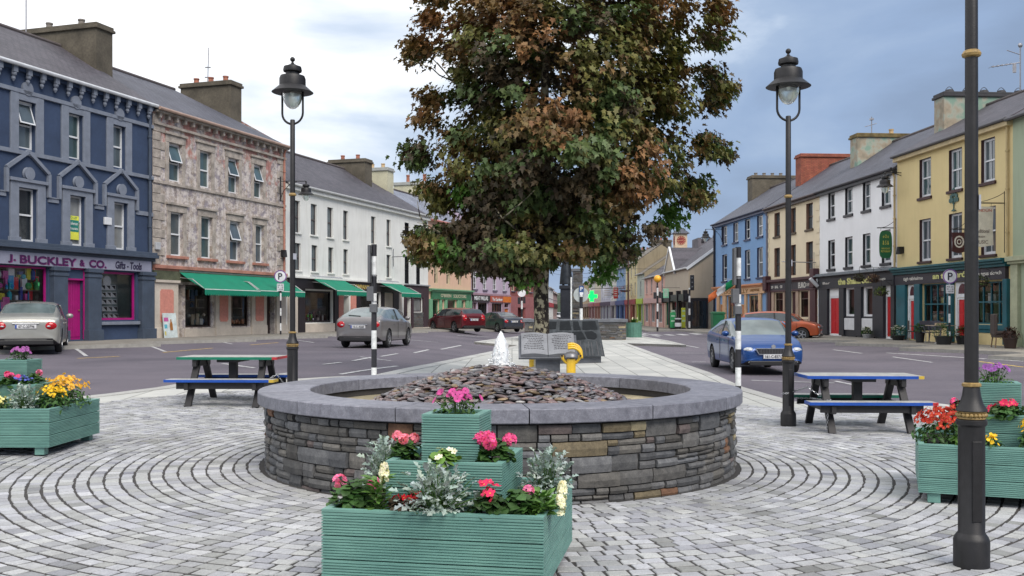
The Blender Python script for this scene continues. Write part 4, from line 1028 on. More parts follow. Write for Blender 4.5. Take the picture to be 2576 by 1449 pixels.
for (px_, py_, r_, k_) in [(1052, 605, .32, 10), (1095, 590, .36, 12), (1062, 640, .25, 7), (1135, 640, .34, 12), (1150, 670, .22, 6), (1190, 630, .4, 14), (1230, 660, .3, 10), (1755, 497, .18, 9), (1730, 465, .3, 10), (1800, 378, .28, 11), (1770, 350, .3, 8), (1808, 225, .28, 11), (1785, 190, .3, 8), (1800, 255, .25, 6), (1795, 95, .33, 12), (1800, 30, .33, 12), (1775, -30, .4, 12), (1068, 130, .3, 12), (1048, 112, .18, 5), (1088, 250, .3, 10), (1080, 300, .26, 8), (1062, 400, .36, 12), (1048, 375, .22, 6), (1090, 480, .3, 10), (1120, 515, .24, 7), (1086, 50, .3, 10), (1105, -10, .4, 12), (1640, 575, .18, 6), (1572, 640, .25, 9), (1530, 668, .22, 7), (1490, 676, .2, 6), (1325, 690, .18, 8), (1300, 675, .22, 8), (1440, 676, .2, 6)]:
    for _ in range(k_):
        d_ = nr.normal(size=3); d_ /= np.linalg.norm(d_); q_ = r_ * nr.uniform(.2, 1); y_ = Y + nr.uniform(-.5, .5) * (1 if px_ < 1250 or px_ > 1700 else 2.2)
        clumps.append(((px_ - 1288) / s20 + d_[0] * q_, y_ + d_[1] * q_, 1.6 + (785 - py_) / s20 + d_[2] * q_ * .75, .9))
for (px_, py_, r_, k_) in [(1303, 660, .2, 8), (1318, 688, .16, 6), (1692, 528, .14, 4), (1682, 560, .12, 3), (1530, 655, .18, 5), (1520, 690, .12, 3), (1166, 482, .12, 3)]:
    for _ in range(k_):
        d_ = nr.normal(size=3); d_ /= np.linalg.norm(d_); q_ = r_ * nr.uniform(.2, 1); clumps.append(((px_ - 1288) / s20 + d_[0] * q_, Y - (.6 if px_ < 1400 else -.4) + d_[1] * q_, 1.6 + (785 - py_) / s20 + d_[2] * q_, 2.))
clumps = [c_ for c_ in clumps if not (1378 < 1288 + c_[0] * s20 < 1640 and 785 - (c_[2] - 1.6) * s20 > 650 + .0 * c_[0]) or c_[3] > 1.5]
clumps = [(x * y / Y, y, 1.6 + (z - 1.6) * y / Y, rho) for x, y, z, rho in clumps]   # round the crown off towards its near and far sides
for (x, y, z, rho) in clumps:
    hue = mn.noise(Vector((x * .9 + 7, y * .9, z * .9))) + nr.uniform(-.18, .18) + (z - 5.4) * .10
    kind = 'rust' if hue > .46 else 'bronze' if hue > .12 else 'olive' if hue > -.16 else 'green' if hue > -.4 else 'deep'
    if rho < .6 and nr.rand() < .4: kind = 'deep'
    if z < 3.1 and nr.rand() < .10 and abs(x - .3) > .5: kind = 'lime'
    if rho > 1.5: kind = 'lime'
    out = np.array([x - .4, y - Y, (z - 5.2) * .7]); out /= np.linalg.norm(out) + 1e-6
    nl = nr.randint(26, 44); cr_ = nr.uniform(.18, .33)
    for _ in range(nl):
        d = nr.normal(size=3); d /= np.linalg.norm(d); p = np.array([x, y, z]) + d * cr_ * nr.uniform(.3, 1.1) * np.array([1.15, 1.15, .8])
        nrm = out * .5 + np.array([0, 0, .65]) + nr.normal(size=3) * .38; nrm /= np.linalg.norm(nrm)
        dr = out * .8 + np.array([0, 0, -.9]) + nr.normal(size=3) * .6; dr -= nrm * dr.dot(nrm); dr /= np.linalg.norm(dr) + 1e-6; sd = np.cross(nrm, dr)
        sz = nr.uniform(.095, .165)
        q = p + np.outer(shape[:, 0] * sz, dr) + np.outer(shape[:, 1] * sz, sd) + np.outer((np.abs(shape[:, 1]) * .35 - shape[:, 0] ** 2 * .3) * sz, nrm)
        V_.append(q); c = np.array(pal[kind]) * nr.uniform(.7, 1.35) * np.array([1 + nr.uniform(-.12, .12), 1, 1 + nr.uniform(-.1, .1)]); C_.append(c)
NL = len(V_); verts = np.concatenate(V_) - np.array([TX, Y, g(TX, Y)])
me = bpy.data.meshes.new('crown'); me.vertices.add(NL * ns); me.vertices.foreach_set('co', verts.astype(np.float32).ravel())
me.loops.add(NL * ns); me.loops.foreach_set('vertex_index', np.arange(NL * ns, dtype=np.int32)); me.polygons.add(NL)
me.polygons.foreach_set('loop_start', np.arange(0, NL * ns, ns, dtype=np.int32)); me.polygons.foreach_set('loop_total', np.full(NL, ns, dtype=np.int32))
me.update(calc_edges=True); ca = me.color_attributes.new('col', 'FLOAT_COLOR', 'CORNER')
cc = np.concatenate([np.array(C_), np.ones((NL, 1))], axis=1); ca.data.foreach_set('color', np.repeat(cc, ns, axis=0).astype(np.float32).ravel())
me.materials.append(LEAF); o = bpy.data.objects.new('crown', me); COL.objects.link(o); o.parent = tree
def small_tree(loc, r, h, label, cols, nl=3500, trunk=True, name='tree', ls=.16):
    t = thing(name, loc, label, 'tree'); b = MB(); rr = random.Random(int(loc[1] * 10))
    for k in range(nl):
        a = rr.uniform(0, 6.28); e = rr.uniform(-.7, 1.5); rad = rr.uniform(.45, 1) ** .5 * (1 + .35 * mn.noise(Vector((a * 1.2, e * 2, loc[0]))))
        p = (math.cos(a) * math.cos(e) * r * rad, math.sin(a) * math.cos(e) * r * rad, h + math.sin(e) * r * .9 * rad)
        leaf(b, p, (rr.uniform(-1, 1), rr.uniform(-1, 1), rr.uniform(-1, .3)), ls * rr.uniform(.7, 1.4), MAPLE, vcol(rr.choice(cols), rr, .3), .2, rr.uniform(-1, 1))
    b.build('crown', LEAF, t)
    if trunk: b = MB(); b.tube([(0, 0, -.1), (0, 0, h * .5), (.1, 0, h)], [.16, .13, .06], 10); b.build('trunk', BARK, t, smooth=True)
    return t
# small_tree((p[0], 44, .1), 2.3, 4.0, 'bright green young tree showing behind the right of the maple', [(.07, .16, .03), (.05, .12, .02)], 5000)
# small_tree((p[0], 50, .2), 1.8, 3.8, 'bright green tree showing behind the left of the trunk', [(.08, .17, .03), (.05, .12, .02)], 3500)
# ------------------------------------------------------------------ house building kit
LINES = {}
def mkline(k, O, d):
    O = Vector(O); d = Vector(d).normalized(); LINES[k] = (O, d, Vector((-d.y, d.x)))
mkline('L', (-15.6, 35.7), (.3208, 1)); mkline('R', (17.7, 54.3), (.0712, -1)); mkline('F', (14.4, 81), (.015, -1)); mkline('K', (1.5, 89.5), (.077, 1))
def UP(line, px, off=0):
    """distance along a house line where the line of sight of column px meets it (off = metres behind it)"""
    O, d, nn = LINES[line]; O = O + nn * off; k = (px - 1288) / FX
    # O.x + t d.x = k (O.y + t d.y)
    return (k * O.y - O.x) / (d.x - k * d.y)
def ZP(line, px, py):
    O, d, _ = LINES[line]; Y = O.y + UP(line, px) * d.y; return 1.6 + (785 - py) * Y / FX
def slate_mat(name, c1, c2, moss=.0):
    n = NT(name); tcn = n.n('ShaderNodeTexCoord'); sx = n.n('ShaderNodeSeparateXYZ', {0: tcn.outputs['Object']})
    cy = n.n('ShaderNodeMath', {0: sx.outputs[2], 1: 1.9}, operation='MULTIPLY'); v = n.n('ShaderNodeCombineXYZ', {0: sx.outputs[0], 1: cy.outputs[0]}).outputs[0]
    br = n.n('ShaderNodeTexBrick', {'Vector': v, 'Color1': (*c1, 1), 'Color2': (*c2, 1), 'Mortar': (.035, .035, .04, 1), 'Scale': 1, 'Mortar Size': .012, 'Brick Width': .32, 'Row Height': .2, 'Bias': .1})
    c = n.mix(1, br.outputs[0], n.ramp(n.noise(n.co(), .7, 6), [(.3, (.75, .74, .76)), (.7, (1.15, 1.13, 1.15))]), 'MULTIPLY')
    c = n.mix(1, c, n.ramp(n.noise(n.co((1, 1, 3)), 7, 3), [(.35, (.82,) * 3), (.65, (1.15,) * 3)]), 'MULTIPLY')
    n.bump(br.outputs[1], -.012, .8); return n.fin(c, .62, 0, .4)
SLT = slate_mat('roof_slate', (.062, .060, .070), (.095, .088, .102)); SLT2 = slate_mat('roof_slate_blue', (.072, .076, .098), (.095, .10, .122)); SLT3 = slate_mat('roof_slate_light', (.21, .235, .29), (.24, .265, .32))
SLTB = slate_mat('roof_slate_brown', (.15, .13, .10), (.19, .165, .12))
WHP = mat('white_upvc', (.68, .70, .72), .35, sc=4, var=.1)
def glass(name, base, rough=.06):
    if name in MATS: return MATS[name]
    n = NT(name); v = n.co(); c = n.ramp(n.noise(n.co((1.3, 1.3, .6)), 1.1, 3), [(.35, tuple(q * .7 for q in base)), (.65, tuple(q * 1.35 for q in base))])
    n.bump(n.noise(v, 1.4, 2), .01, .5); MATS[name] = n.fin(c, rough, 0, .9); return MATS[name]
GL = [glass('window_glass_dark', (.018, .022, .025)), glass('window_glass_grey', (.07, .09, .10)), glass('window_glass_curtain', (.20, .21, .21), .15), glass('window_glass_teal', (.05, .085, .09))]
n = NT('shop_glass'); tr = n.n('ShaderNodeBsdfTransparent'); gs = n.n('ShaderNodeBsdfGlossy', {1: .02}); fr = n.n('ShaderNodeFresnel', {0: 1.5}); ms = n.n('ShaderNodeMixShader', {0: fr.outputs[0]})
n.l(tr.outputs[0], ms.inputs[1]); n.l(gs.outputs[0], ms.inputs[2]); n.l(ms.outputs[0], n.t.nodes['Material Output'].inputs[0]); n.b.inputs['Base Color'].default_value = (.1, .1, .1, 1); SHG = n.m
POTR = mat('clay_pot', (.36, .14, .09), .8, sc=6, var=.35); POTY = mat('clay_pot_pale', (.5, .36, .20), .8, sc=6, var=.3)
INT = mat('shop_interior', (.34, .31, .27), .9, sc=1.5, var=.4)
rgh = random.Random(99)
class House:
    def __init__(s, name, line, u0, u1, zb, ze, zr, label, wall, depth=8.2, cat='house', off=0):
        O, d, nn = LINES[line]; s.line = line; s.u0 = u0; s.u1 = u1; s.W = u1 - u0; s.zb = zb; s.ze = ze; s.zr = zr; s.D = depth; s.wm = wall; s.ops = []; s.gm = None
        p = O + d * u0 + nn * off; s.rz = math.atan2(d.y, d.x)
        s.o = thing(name, (p.x, p.y, zb), label, cat, None, s.rz)
    def put(s, mb, name, mats, parent=None, **k):
        o = mb.build(name, mats, parent or s.o, **k)
        if parent is None: o.location = (-s.u0, 0, -s.zb)
        return o
    def part(s, name, m, boxes, parent=None, bevel=0):
        b = MB()
        for q in boxes: b.box(*q)
        return [s.put(x, name, m, parent, bevel=bevel) for x in pieces(b)][0]
    def hole(s, ua, ub, za, zb_, dep=.16): s.ops.append((min(ua, ub), max(ua, ub), za, zb_, dep)); return s.ops[-1]
    def wall(s, name='wall', gable0=True, gable1=True):
        b = MB(); ops = s.ops; xs = sorted(set([s.u0, s.u1] + [q for o in ops for q in o[:2]])); zs = sorted(set([s.zb - .8, s.ze] + [q for o in ops for q in o[2:4]]))
        for i in range(len(xs) - 1):
            for j in range(len(zs) - 1):
                cx, cz = (xs[i] + xs[i + 1]) / 2, (zs[j] + zs[j + 1]) / 2
                if any(o[0] < cx < o[1] and o[2] < cz < o[3] for o in ops): continue
                b.add([(xs[i], 0, zs[j]), (xs[i + 1], 0, zs[j]), (xs[i + 1], 0, zs[j + 1]), (xs[i], 0, zs[j + 1])], [(0, 1, 2, 3)])
        for a, c, z0, z1, d in ops:
            b.add([(a, 0, z0), (c, 0, z0), (c, 0, z1), (a, 0, z1), (a, d, z0), (c, d, z0), (c, d, z1), (a, d, z1)], [(0, 4, 5, 1), (1, 5, 6, 2), (2, 6, 7, 3), (3, 7, 4, 0)])
        zl = s.zb - .8; D = s.D; m = D / 2
        for u, fl in ((s.u0, 0), (s.u1, 1)):
            q = [(u, 0, zl), (u, D, zl), (u, D, s.ze), (u, m, s.zr - .06), (u, 0, s.ze)]
            b.add(q, [tuple(range(4, -1, -1)) if fl == 0 else tuple(range(5))], 1 if s.gm else 0)
        b.add([(s.u0, D, zl), (s.u1, D, zl), (s.u1, D, s.ze), (s.u0, D, s.ze)], [(3, 2, 1, 0)])
        return s.put(b, name, [s.wm, s.gm] if s.gm else s.wm)
    def roof(s, m, over=.22, e0=0, e1=0, hip1=0, gut=(.55, .56, .56), sof=None, th=.09):
        b = MB(); D = s.D; mid = D / 2; r = (s.zr - s.ze) / mid; a0, a1 = s.u0 - e0, s.u1 + e1
        zf = s.ze - over * r + .06; zk = s.zr + .06
        vs = [(a0, -over, zf), (a1, -over, zf), (a1 - hip1, mid, zk), (a0, mid, zk), (a0, D + over, zf), (a1, D + over, zf)]
        vs += [(x, y, z - th) for x, y, z in vs]
        b.add(vs, [(0, 1, 2, 3), (3, 2, 5, 4), (6, 9, 8, 7), (9, 10, 11, 8), (0, 6, 7, 1), (1, 7, 8, 2), (2, 8, 11, 5), (3, 9, 6, 0), (4, 10, 9, 3), (5, 11, 10, 4)])
        if hip1: b.add([vs[1], vs[5], vs[2]], [(0, 1, 2)])
        ro = s.put(b, 'roof', m)
        b = MB(); b.tube([(a0, mid, zk + .02), (a1 - hip1, mid, zk + .02)], .09, 8); b.build('ridge_tiles', mat('ridge_tile', (.10, .085, .085), .8, sc=2), ro)
        b = MB(); b.tube([(a0, -over - .05, zf - .02), (a1, -over - .05, zf - .02)], .07, 8); b.build('gutter', mat('gutter_%d' % int(gut[0] * 100), gut, .5), ro)
        if sof: b = MB(); b.box(a0 + .01, a1 - .01, -over + .02, -.002, s.ze - .34, zf - .02); b.build('eaves_board', sof, ro)
        s.ro = ro; return ro
    def chimney(s, u, y0, y1, w, zt, m, pots, potm=POTR, cap=None, ph=.32):
        b = MB(); zbot = s.ze; b.box(u - w / 2, u + w / 2, y0, y1, zbot, zt - .22); c = b.build('chimney', m, s.ro)
        b = MB(); b.box(u - w / 2 - .09, u + w / 2 + .09, y0 - .09, y1 + .09, zt - .24, zt - .12); b.box(u - w / 2 - .04, u + w / 2 + .04, y0 - .04, y1 + .04, zt - .12, zt); b.build('cap', cap or m, c, bevel=.02)
        if pots:
            for k in range(pots):
                y = y0 + (y1 - y0) * (k + .7) / (pots + .4); b = MB(); b.lathe([(.14, zt - .02), (.12, zt + ph * .8), (.145, zt + ph * .82), (.145, zt + ph), (.10, zt + ph)], c=(u, y, 0), seg=14); b.build('chimney_pot', potm, c, auto=40)
        return c
    def window(s, ua, ub, z0, z1, fm=WHP, gl=None, rev=None, sill=None, bar=False, dep=.16, open_=False, split=.5, fw=.055, hole=True, sh=.09, grid=None):
        ua, ub = min(ua, ub), max(ua, ub)
        if hole: s.hole(ua, ub, z0, z1, dep)
        w, h = ub - ua, z1 - z0; gl = gl if gl is not None else rgh.choice([GL[0], GL[1], GL[1], GL[3]])
        t = bpy.data.objects.new('window', None)
        b = MB(); y = dep - .06; zm = z0 + h * split
        b.box(ua, ub, y, dep, z0, z0 + fw * 1.3); b.box(ua, ub, y, dep, z1 - fw, z1); b.box(ua, ua + fw, y, dep, z0 + fw * 1.3, z1 - fw); b.box(ub - fw, ub, y, dep, z0 + fw * 1.3, z1 - fw)
        if split: b.box(ua + fw, ub - fw, y - .012, dep, zm - .03, zm + .03)
        if bar: b.box((ua + ub) / 2 - .014, (ua + ub) / 2 + .014, y + .01, dep, z0 + fw, z1 - fw)
        if grid:
            for k in range(1, grid[0]): x = ua + w * k / grid[0]; b.box(x - .018, x + .018, y + .012, dep, z0 + fw, z1 - fw)
            for k in range(1, grid[1]): z = z0 + h * k / grid[1]; b.box(ua + fw, ub - fw, y + .014, dep, z - .018, z + .018)
        fr = s.put(b, 'window', fm)
        b = MB()
        if open_:
            b.add([(ua, dep - .02, z0), (ub, dep - .02, z0), (ub, dep - .02, zm), (ua, dep - .02, zm)], [(0, 1, 2, 3)])
            b.add([(ua + fw, dep + .12, zm), (ub - fw, dep + .12, zm), (ub - fw, dep + .12, z1), (ua + fw, dep + .12, z1)], [(0, 1, 2, 3)])
            k = MB(); th = .30; a_ = [(ua + fw * .6, dep - .05 - .0, z1 - fw), (ub - fw * .6, dep - .05, z1 - fw)]; zl = zm + .05; yl = dep - .05 - (z1 - zm) * th
            M = None
            for (xa, xb, za, zb_) in ((ua + fw, ua + fw * 1.8, 0, 1), (ub - fw * 1.8, ub - fw, 0, 1), (ua + fw * 1.8, ub - fw * 1.8, .93, 1), (ua + fw * 1.8, ub - fw * 1.8, 0, .07)):
                f = lambda q: ((dep - .05) - (z1 - zm) * th * (1 - q), zm + .04 + (z1 - fw - zm - .04) * q)
                (ya, z_a), (yb, z_b) = f(za), f(zb_)
                k.add([(xa, ya, z_a), (xb, ya, z_a), (xb, yb, z_b), (xa, yb, z_b), (xa, ya + .03, z_a), (xb, ya + .03, z_a), (xb, yb + .03, z_b), (xa, yb + .03, z_b)], [(0, 1, 2, 3), (7, 6, 5, 4), (0, 4, 5, 1), (1, 5, 6, 2), (2, 6, 7, 3), (3, 7, 4, 0)])
            k.build('open_casement', fm, fr)
            b.add([(ua + fw * 1.8, yl + .02, zl), (ub - fw * 1.8, yl + .02, zl), (ub - fw * 1.8, dep - .045, z1 - fw), (ua + fw * 1.8, dep - .045, z1 - fw)], [(0, 1, 2, 3)])
        else:
            b.add([(ua, dep - .02, z0), (ub, dep - .02, z0), (ub, dep - .02, z1), (ua, dep - .02, z1)], [(0, 1, 2, 3)])
        b.build('pane', gl, fr)
        if rev:
            b = MB(); b.box(ua, ua + .012, -.003, dep - .062, z0, z1); b.box(ub - .012, ub, -.003, dep - .062, z0, z1); b.box(ua + .012, ub - .012, -.003, dep - .062, z1 - .012, z1); b.build('reveal', rev, fr)
        if sill is not None:
            b = MB(); b.box(ua - .10, ub + .10, -.09, dep - .065, z0 - sh, z0 + .004); b.build('sill', sill, fr, bevel=.008)
        return fr
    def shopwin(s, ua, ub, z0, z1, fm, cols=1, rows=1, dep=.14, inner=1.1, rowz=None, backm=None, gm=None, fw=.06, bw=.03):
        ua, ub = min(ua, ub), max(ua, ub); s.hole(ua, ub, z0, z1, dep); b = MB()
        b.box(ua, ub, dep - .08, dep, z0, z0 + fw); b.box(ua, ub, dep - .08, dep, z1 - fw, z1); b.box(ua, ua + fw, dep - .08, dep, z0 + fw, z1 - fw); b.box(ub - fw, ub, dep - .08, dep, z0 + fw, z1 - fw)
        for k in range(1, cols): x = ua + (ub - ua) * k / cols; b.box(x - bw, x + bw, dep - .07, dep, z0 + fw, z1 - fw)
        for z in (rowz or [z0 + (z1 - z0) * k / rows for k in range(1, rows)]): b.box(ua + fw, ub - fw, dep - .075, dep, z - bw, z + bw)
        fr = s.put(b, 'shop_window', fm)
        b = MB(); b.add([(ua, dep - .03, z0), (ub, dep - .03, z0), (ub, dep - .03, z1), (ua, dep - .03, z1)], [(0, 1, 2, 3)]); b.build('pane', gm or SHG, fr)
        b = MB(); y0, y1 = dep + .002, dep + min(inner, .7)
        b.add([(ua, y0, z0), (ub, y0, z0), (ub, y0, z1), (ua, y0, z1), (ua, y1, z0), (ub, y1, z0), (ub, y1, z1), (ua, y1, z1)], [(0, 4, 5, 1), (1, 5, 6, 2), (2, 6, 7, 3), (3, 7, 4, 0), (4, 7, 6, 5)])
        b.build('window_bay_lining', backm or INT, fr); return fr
    def door(s, ua, ub, z0, z1, m, dep=.22, handle=True, panels=2, frame=None, mold=None):
        ua, ub = min(ua, ub), max(ua, ub); s.hole(ua, ub, z0 - .05, z1, dep); b = MB(); b.box(ua, ub, dep - .05, dep, z0 - .05, z1)
        w = ub - ua
        d = s.put(b, 'door', m)
        b = MB()
        if panels == 'boards':
            k = 7
            for i in range(k): b.box(ua + .03 + (w - .06) * i / k + .006, ua + .03 + (w - .06) * (i + 1) / k - .006, dep - .066, dep - .05, z0 + .05, z1 - .05)
        else:
            for i in range(panels):
                zz0 = z0 + .12 + (z1 - z0 - .2) * i / panels; zz1 = z0 + .04 + (z1 - z0 - .2) * (i + 1) / panels
                for (xa, xb) in ((ua + .12 * w, ua + .46 * w), (ua + .54 * w, ua + .88 * w)): b.box(xa, xb, dep - .064, dep - .05, zz0, zz1)
        b.build('panel', mold or m, d, bevel=.006)
        if handle: b = MB(); b.sphere((ub - .1, dep - .09, z0 + 1.0), .03, 8, 6); b.build('handle', mat('brass', (.5, .38, .15), .3, .9), d)
        if frame:
            b = MB(); b.box(ua - .0, ua + .05, -.02, dep - .052, z0 - .05, z1); b.box(ub - .05, ub, -.02, dep - .052, z0 - .05, z1); b.box(ua + .05, ub - .05, -.02, dep - .052, z1 - .06, z1); b.build('frame', frame, d)
        return d
    def downpipe(s, u, z0, z1, m, r=.05):
        b = MB(); b.tube([(u, -.08, z0), (u, -.08, z1 - .3), (u, -.2, z1)], r, 8)
        for z in (z0 + 1, (z0 + z1) / 2, z1 - 1.2): b.lathe([(r * 1.5, z), (r * 1.5, z + .06)], c=(u, -.08, 0), seg=8)
        s.put(b, 'downpipe', m)
def awning(H, ua, ub, zt, zb, out, label, m):
    ua, ub = min(ua, ub), max(ua, ub); O, d, nn = LINES[H.line]; p = O + d * ua
    t = thing('awning', (p.x, p.y, zt), label, 'awning', 'green canvas awnings', H.rz); w = ub - ua; n_ = 14
    b = MB(); vs = []
    for i in range(9):
        for j in range(7):
            q = j / 6; vs.append((w * i / 8, -.05 - out * q, (zb - zt) * q - .05 * math.sin(q * math.pi) * (1 + .3 * math.sin(i * 2))))
    b.add(vs, [(i * 7 + j, i * 7 + j + 1, (i + 1) * 7 + j + 1, (i + 1) * 7 + j) for i in range(8) for j in range(6)])
    b.add([(q[0], q[1], q[2] - .012) for q in vs], [(i * 7 + j, (i + 1) * 7 + j, (i + 1) * 7 + j + 1, i * 7 + j + 1) for i in range(8) for j in range(6)])
    b.build('canopy', m, t, smooth=True)
    b = MB(); k = max(8, int(w / .16)); y = -.06 - out
    for i in range(k):
        a = w * i / k; c = w * (i + 1) / k; z = zb - zt
        b.prism([(a, z), (c, z), (c, z - .20), ((a + c) / 2 + (c - a) * .2, z - .27), ((a + c) / 2 - (c - a) * .2, z - .27), (a, z - .20)][::-1], y - .006, y)
    b.build('valance', m, t)
    b = MB(); b.box(0, w, y - .009, y + .003, zb - zt - .03, zb - zt + .0); b.build('piping', mat('white_piping', (.75, .78, .75), .6), t)
    b = MB(); b.tube([(.05, -.05, -.25), (.05, -.55 * out, -.32), (.05, -out, zb - zt)], .02, 6); b.tube([(w - .05, -.05, -.25), (w - .05, -.55 * out, -.32), (w - .05, -out, zb - zt)], .02, 6); b.tube([(0, -.04, .03), (w, -.04, .03)], .06, 8); b.build('frame', mat('awning_frame', (.5, .5, .5), .4, .6), t)
    return t
def goods(H, ua, ub, z0, z1, seed, label, cols, n=14, y=(.3, .9), name='shop_display'):
    rg = random.Random(seed); O, d, nn = LINES[H.line]; ua, ub = min(ua, ub), max(ua, ub); p = O + d * ua
    t = MB()
    for k in range(n):
        w = rg.uniform(.08, .3); h = rg.uniform(.1, .5); x = rg.uniform(.05, ub - ua - w); yy = .18 + rg.uniform(0, .3); zz = rg.choice([0, 0, .35, .75, 1.1, 1.45]) if z1 - z0 > 1.3 else 0
        zz = min(zz, z1 - z0 - h)
        c = tuple(min(.85, v * 1.5) for v in rg.choice(cols)); q = rg.random()  # goods colours brightened to stand in for display lighting
        if q < .55: t.box(x, x + w, yy, yy + .08, zz, zz + h, 0, c)
        elif q < .8: t.lathe([(w * .3, zz), (w * .35, zz + h * .6), (w * .12, zz + h * .8), (w * .14, zz + h)], c=(x + w / 2, yy, 0), seg=10, col=c)
        else: t.sphere((x + w / 2, yy, zz + w / 2), w / 2, 10, 6, 0, c)
    for zz in (.33, .73, 1.08):
        if zz < z1 - z0 - .3: t.box(.03, ub - ua - .03, .3, .75, zz - .02, zz, 0, (.3, .28, .24))
    o = t.build(name, mat('display_goods', (1, 1, 1), .6, attr=True), loc=(p.x, p.y, z0 + .06)); o.rotation_euler = (0, 0, H.rz); return tag(o, label, 'goods', None, 'stuff')

# ------------------------------------------------------------------ left terrace
U = lambda px, off=0: UP('L', px, off)
NAVY = mat('navy_render', (.036, .060, .118), .85, sc=.9, var=.22, bump=.006, bsc=80); GREYT = mat('grey_trim', (.19, .215, .265), .75, sc=4, var=.15, bump=.002); NAVD = mat('shop_navy', (.055, .075, .11), .6, sc=2, var=.2)
MAGE = mat('magenta_paint', (.36, .008, .16), .45, sc=3, var=.15); CHM = mat('chimney_cement', (.115, .10, .075), .95, sc=1.2, var=.4, bump=.01); CHT = CHM
H = House('blue_shop_house', 'L', U(-330), U(383), .62, 9.88, 12.35, 'dark navy three-storey shop house with grey trim on the far left', NAVY)
uB = H.u1
for i, (a, c, gg) in enumerate([(-268, -220, 0), (44, 88, 1), (170, 207, 3), (282, 314, 1)]):
    ua, ub = U(a), U(c); 
    if a < 0: ua, ub = U(44) - (U(170) - U(44)) * .98, U(88) - (U(207) - U(88)) * .98
    gm = GL[gg]
    H.window(ua, ub, 7.08, 8.68, WHP, gm, dep=.2, open_=(i == 1))
    for x in (ua - .34, ub): H.part('window_pilaster', GREYT, [(x + (.0 if x < ua else 0), x + .34, -.07, 0, 7.0, 8.9)], bevel=.01)
    H.part('lintel', GREYT, [(ua, ub, -.06, 0, 8.68, 8.9)])
    b = MB(); b.lathe([(.23, -.09), (.23, 0)], seg=20, M=Matrix.Translation(((ua + ub) / 2, 0, 9.10)) @ Matrix.Rotation(R(90), 4, 'X') @ Matrix.Translation((0, 0, .09))); H.put(b, 'roundel', GREYT)
    ua, ub = (U(44), U(91)) if i == 1 else (U(173), U(212)) if i == 2 else (U(284), U(319)) if i == 3 else (ua, ub)
    H.window(ua, ub, 3.98, 5.76, WHP, [GL[0], GL[0], GL[2], GL[2]][i], dep=.2)
    for x in (ua - .36, ub): H.part('window_pilaster', GREYT, [(x, x + .36, -.08, 0, 4.05, 5.95), (x - .05, x + .41, -.12, 0, 3.82, 4.1)], bevel=.012)
    H.part('lintel', GREYT, [(ua, ub, -.08, 0, 5.76, 5.95), (ua - .42, ub + .42, -.14, 0, 5.95, 6.06)], bevel=.008)
    b = MB(); b.lathe([(.22, -.12), (.20, -.06), (.22, 0)], seg=20, M=Matrix.Translation(((ua + ub) / 2, -.14, 6.25)) @ Matrix.Rotation(R(90), 4, 'X') @ Matrix.Translation((0, 0, .0))); H.put(b, 'roundel', GREYT)
    b = MB(); L_, R_, mid = ua - .52, ub + .52, (ua + ub) / 2; pts = [(L_, 5.55), (L_, 6.35), (mid, 7.0), (R_, 6.35), (R_, 5.55)]
    for (p, q) in zip(pts, pts[1:]): b.beam((p[0], -.06, p[1]), (q[0], -.06, q[1]), .12, .11, up=(0, 1, 0))
    H.put(b, 'gable_moulding', GREYT)
    if i < 3:
        nx_ = [U(44), U(173), U(284)][i] - .52; H.part('string_course', GREYT, [(R_, nx_, -.05, 0, 5.40, 5.54), (R_, nx_, -.08, 0, 5.54, 5.58)])
H.part('string_course', GREYT, [(U(319) + .52, H.u1, -.05, 0, 5.40, 5.56)])
H.part('string_course', GREYT, [(H.u0, H.u1, -.09, 0, 8.9, 9.04)], bevel=.01); H.part('string_course', GREYT, [(H.u0, H.u1, -.09, 0, 6.86, 7.0)], bevel=.01)
H.part('eaves_band', NAVY, [(H.u0, H.u1, -.12, -.002, 9.62, 9.80)])
b = MB(); k = 24; 
for i in range(k):
    x = H.u1 - .35 - i * .62
    b.box(x - .09, x + .09, -.22, -.122, 9.52, 9.78); b.sphere((x, -.13, 9.47), .09, 10, 6); b.lathe([(.02, 9.22), (.07, 9.3), (.07, 9.36), (.03, 9.4)], c=(x, -.1, 0), seg=8)
[H.put(q, 'corbel', GREYT) for q in pieces(b)]
# shopfront
H.part('cornice', NAVD, [(H.u0, H.u1, -.34, 0, 3.72, 3.84), (H.u0, H.u1, -.26, 0, 3.84, 3.95), (H.u0, H.u1, -.16, 0, 3.60, 3.72)], bevel=.012)
LAV = mat('lavender_fascia', (.27, .28, .36), .6, sc=2, var=.12); H.part('fascia', LAV, [(H.u0, U(373), -.15, 0, 3.18, 3.60)])
DPU = mat('dark_purple_letters', (.06, .008, .07), .5); SHP = mat('letter_shadow_pink', (.36, .05, .24), .5)
for m_, dx, y in ((SHP, .035, -.156), (DPU, 0, -.172)):
    text('lettering', 'J.', 0, m_, H.o, (U(20) - H.u0 + dx, y, 3.37 - .62 - dx * .6), width=U(29) - U(10), height=.26, bold=.02)
    text('lettering', 'BUCKLEY', 0, m_, H.o, ((U(37) + U(185)) / 2 - H.u0 + dx, y, 3.37 - .62 - dx * .6), width=U(180) - U(37), height=.27, bold=.02)
    text('lettering', '&', 0, m_, H.o, (U(197) - H.u0 + dx, y, 3.37 - .62 - dx * .6), width=U(203) - U(191), height=.22, bold=.02)
    text('lettering', 'CO.', 0, m_, H.o, ((U(215) + U(258)) / 2 - H.u0 + dx, y, 3.37 - .62 - dx * .6), width=U(258) - U(215), height=.27, bold=.02)
text('lettering', 'Gifts - Tools', 0, mat('ink_navy', (.02, .015, .05), .5), H.o, ((U(282) + U(348)) / 2 - H.u0, -.16, 3.38 - .62), width=U(348) - U(282), height=.28, bold=.02, shear=.15)
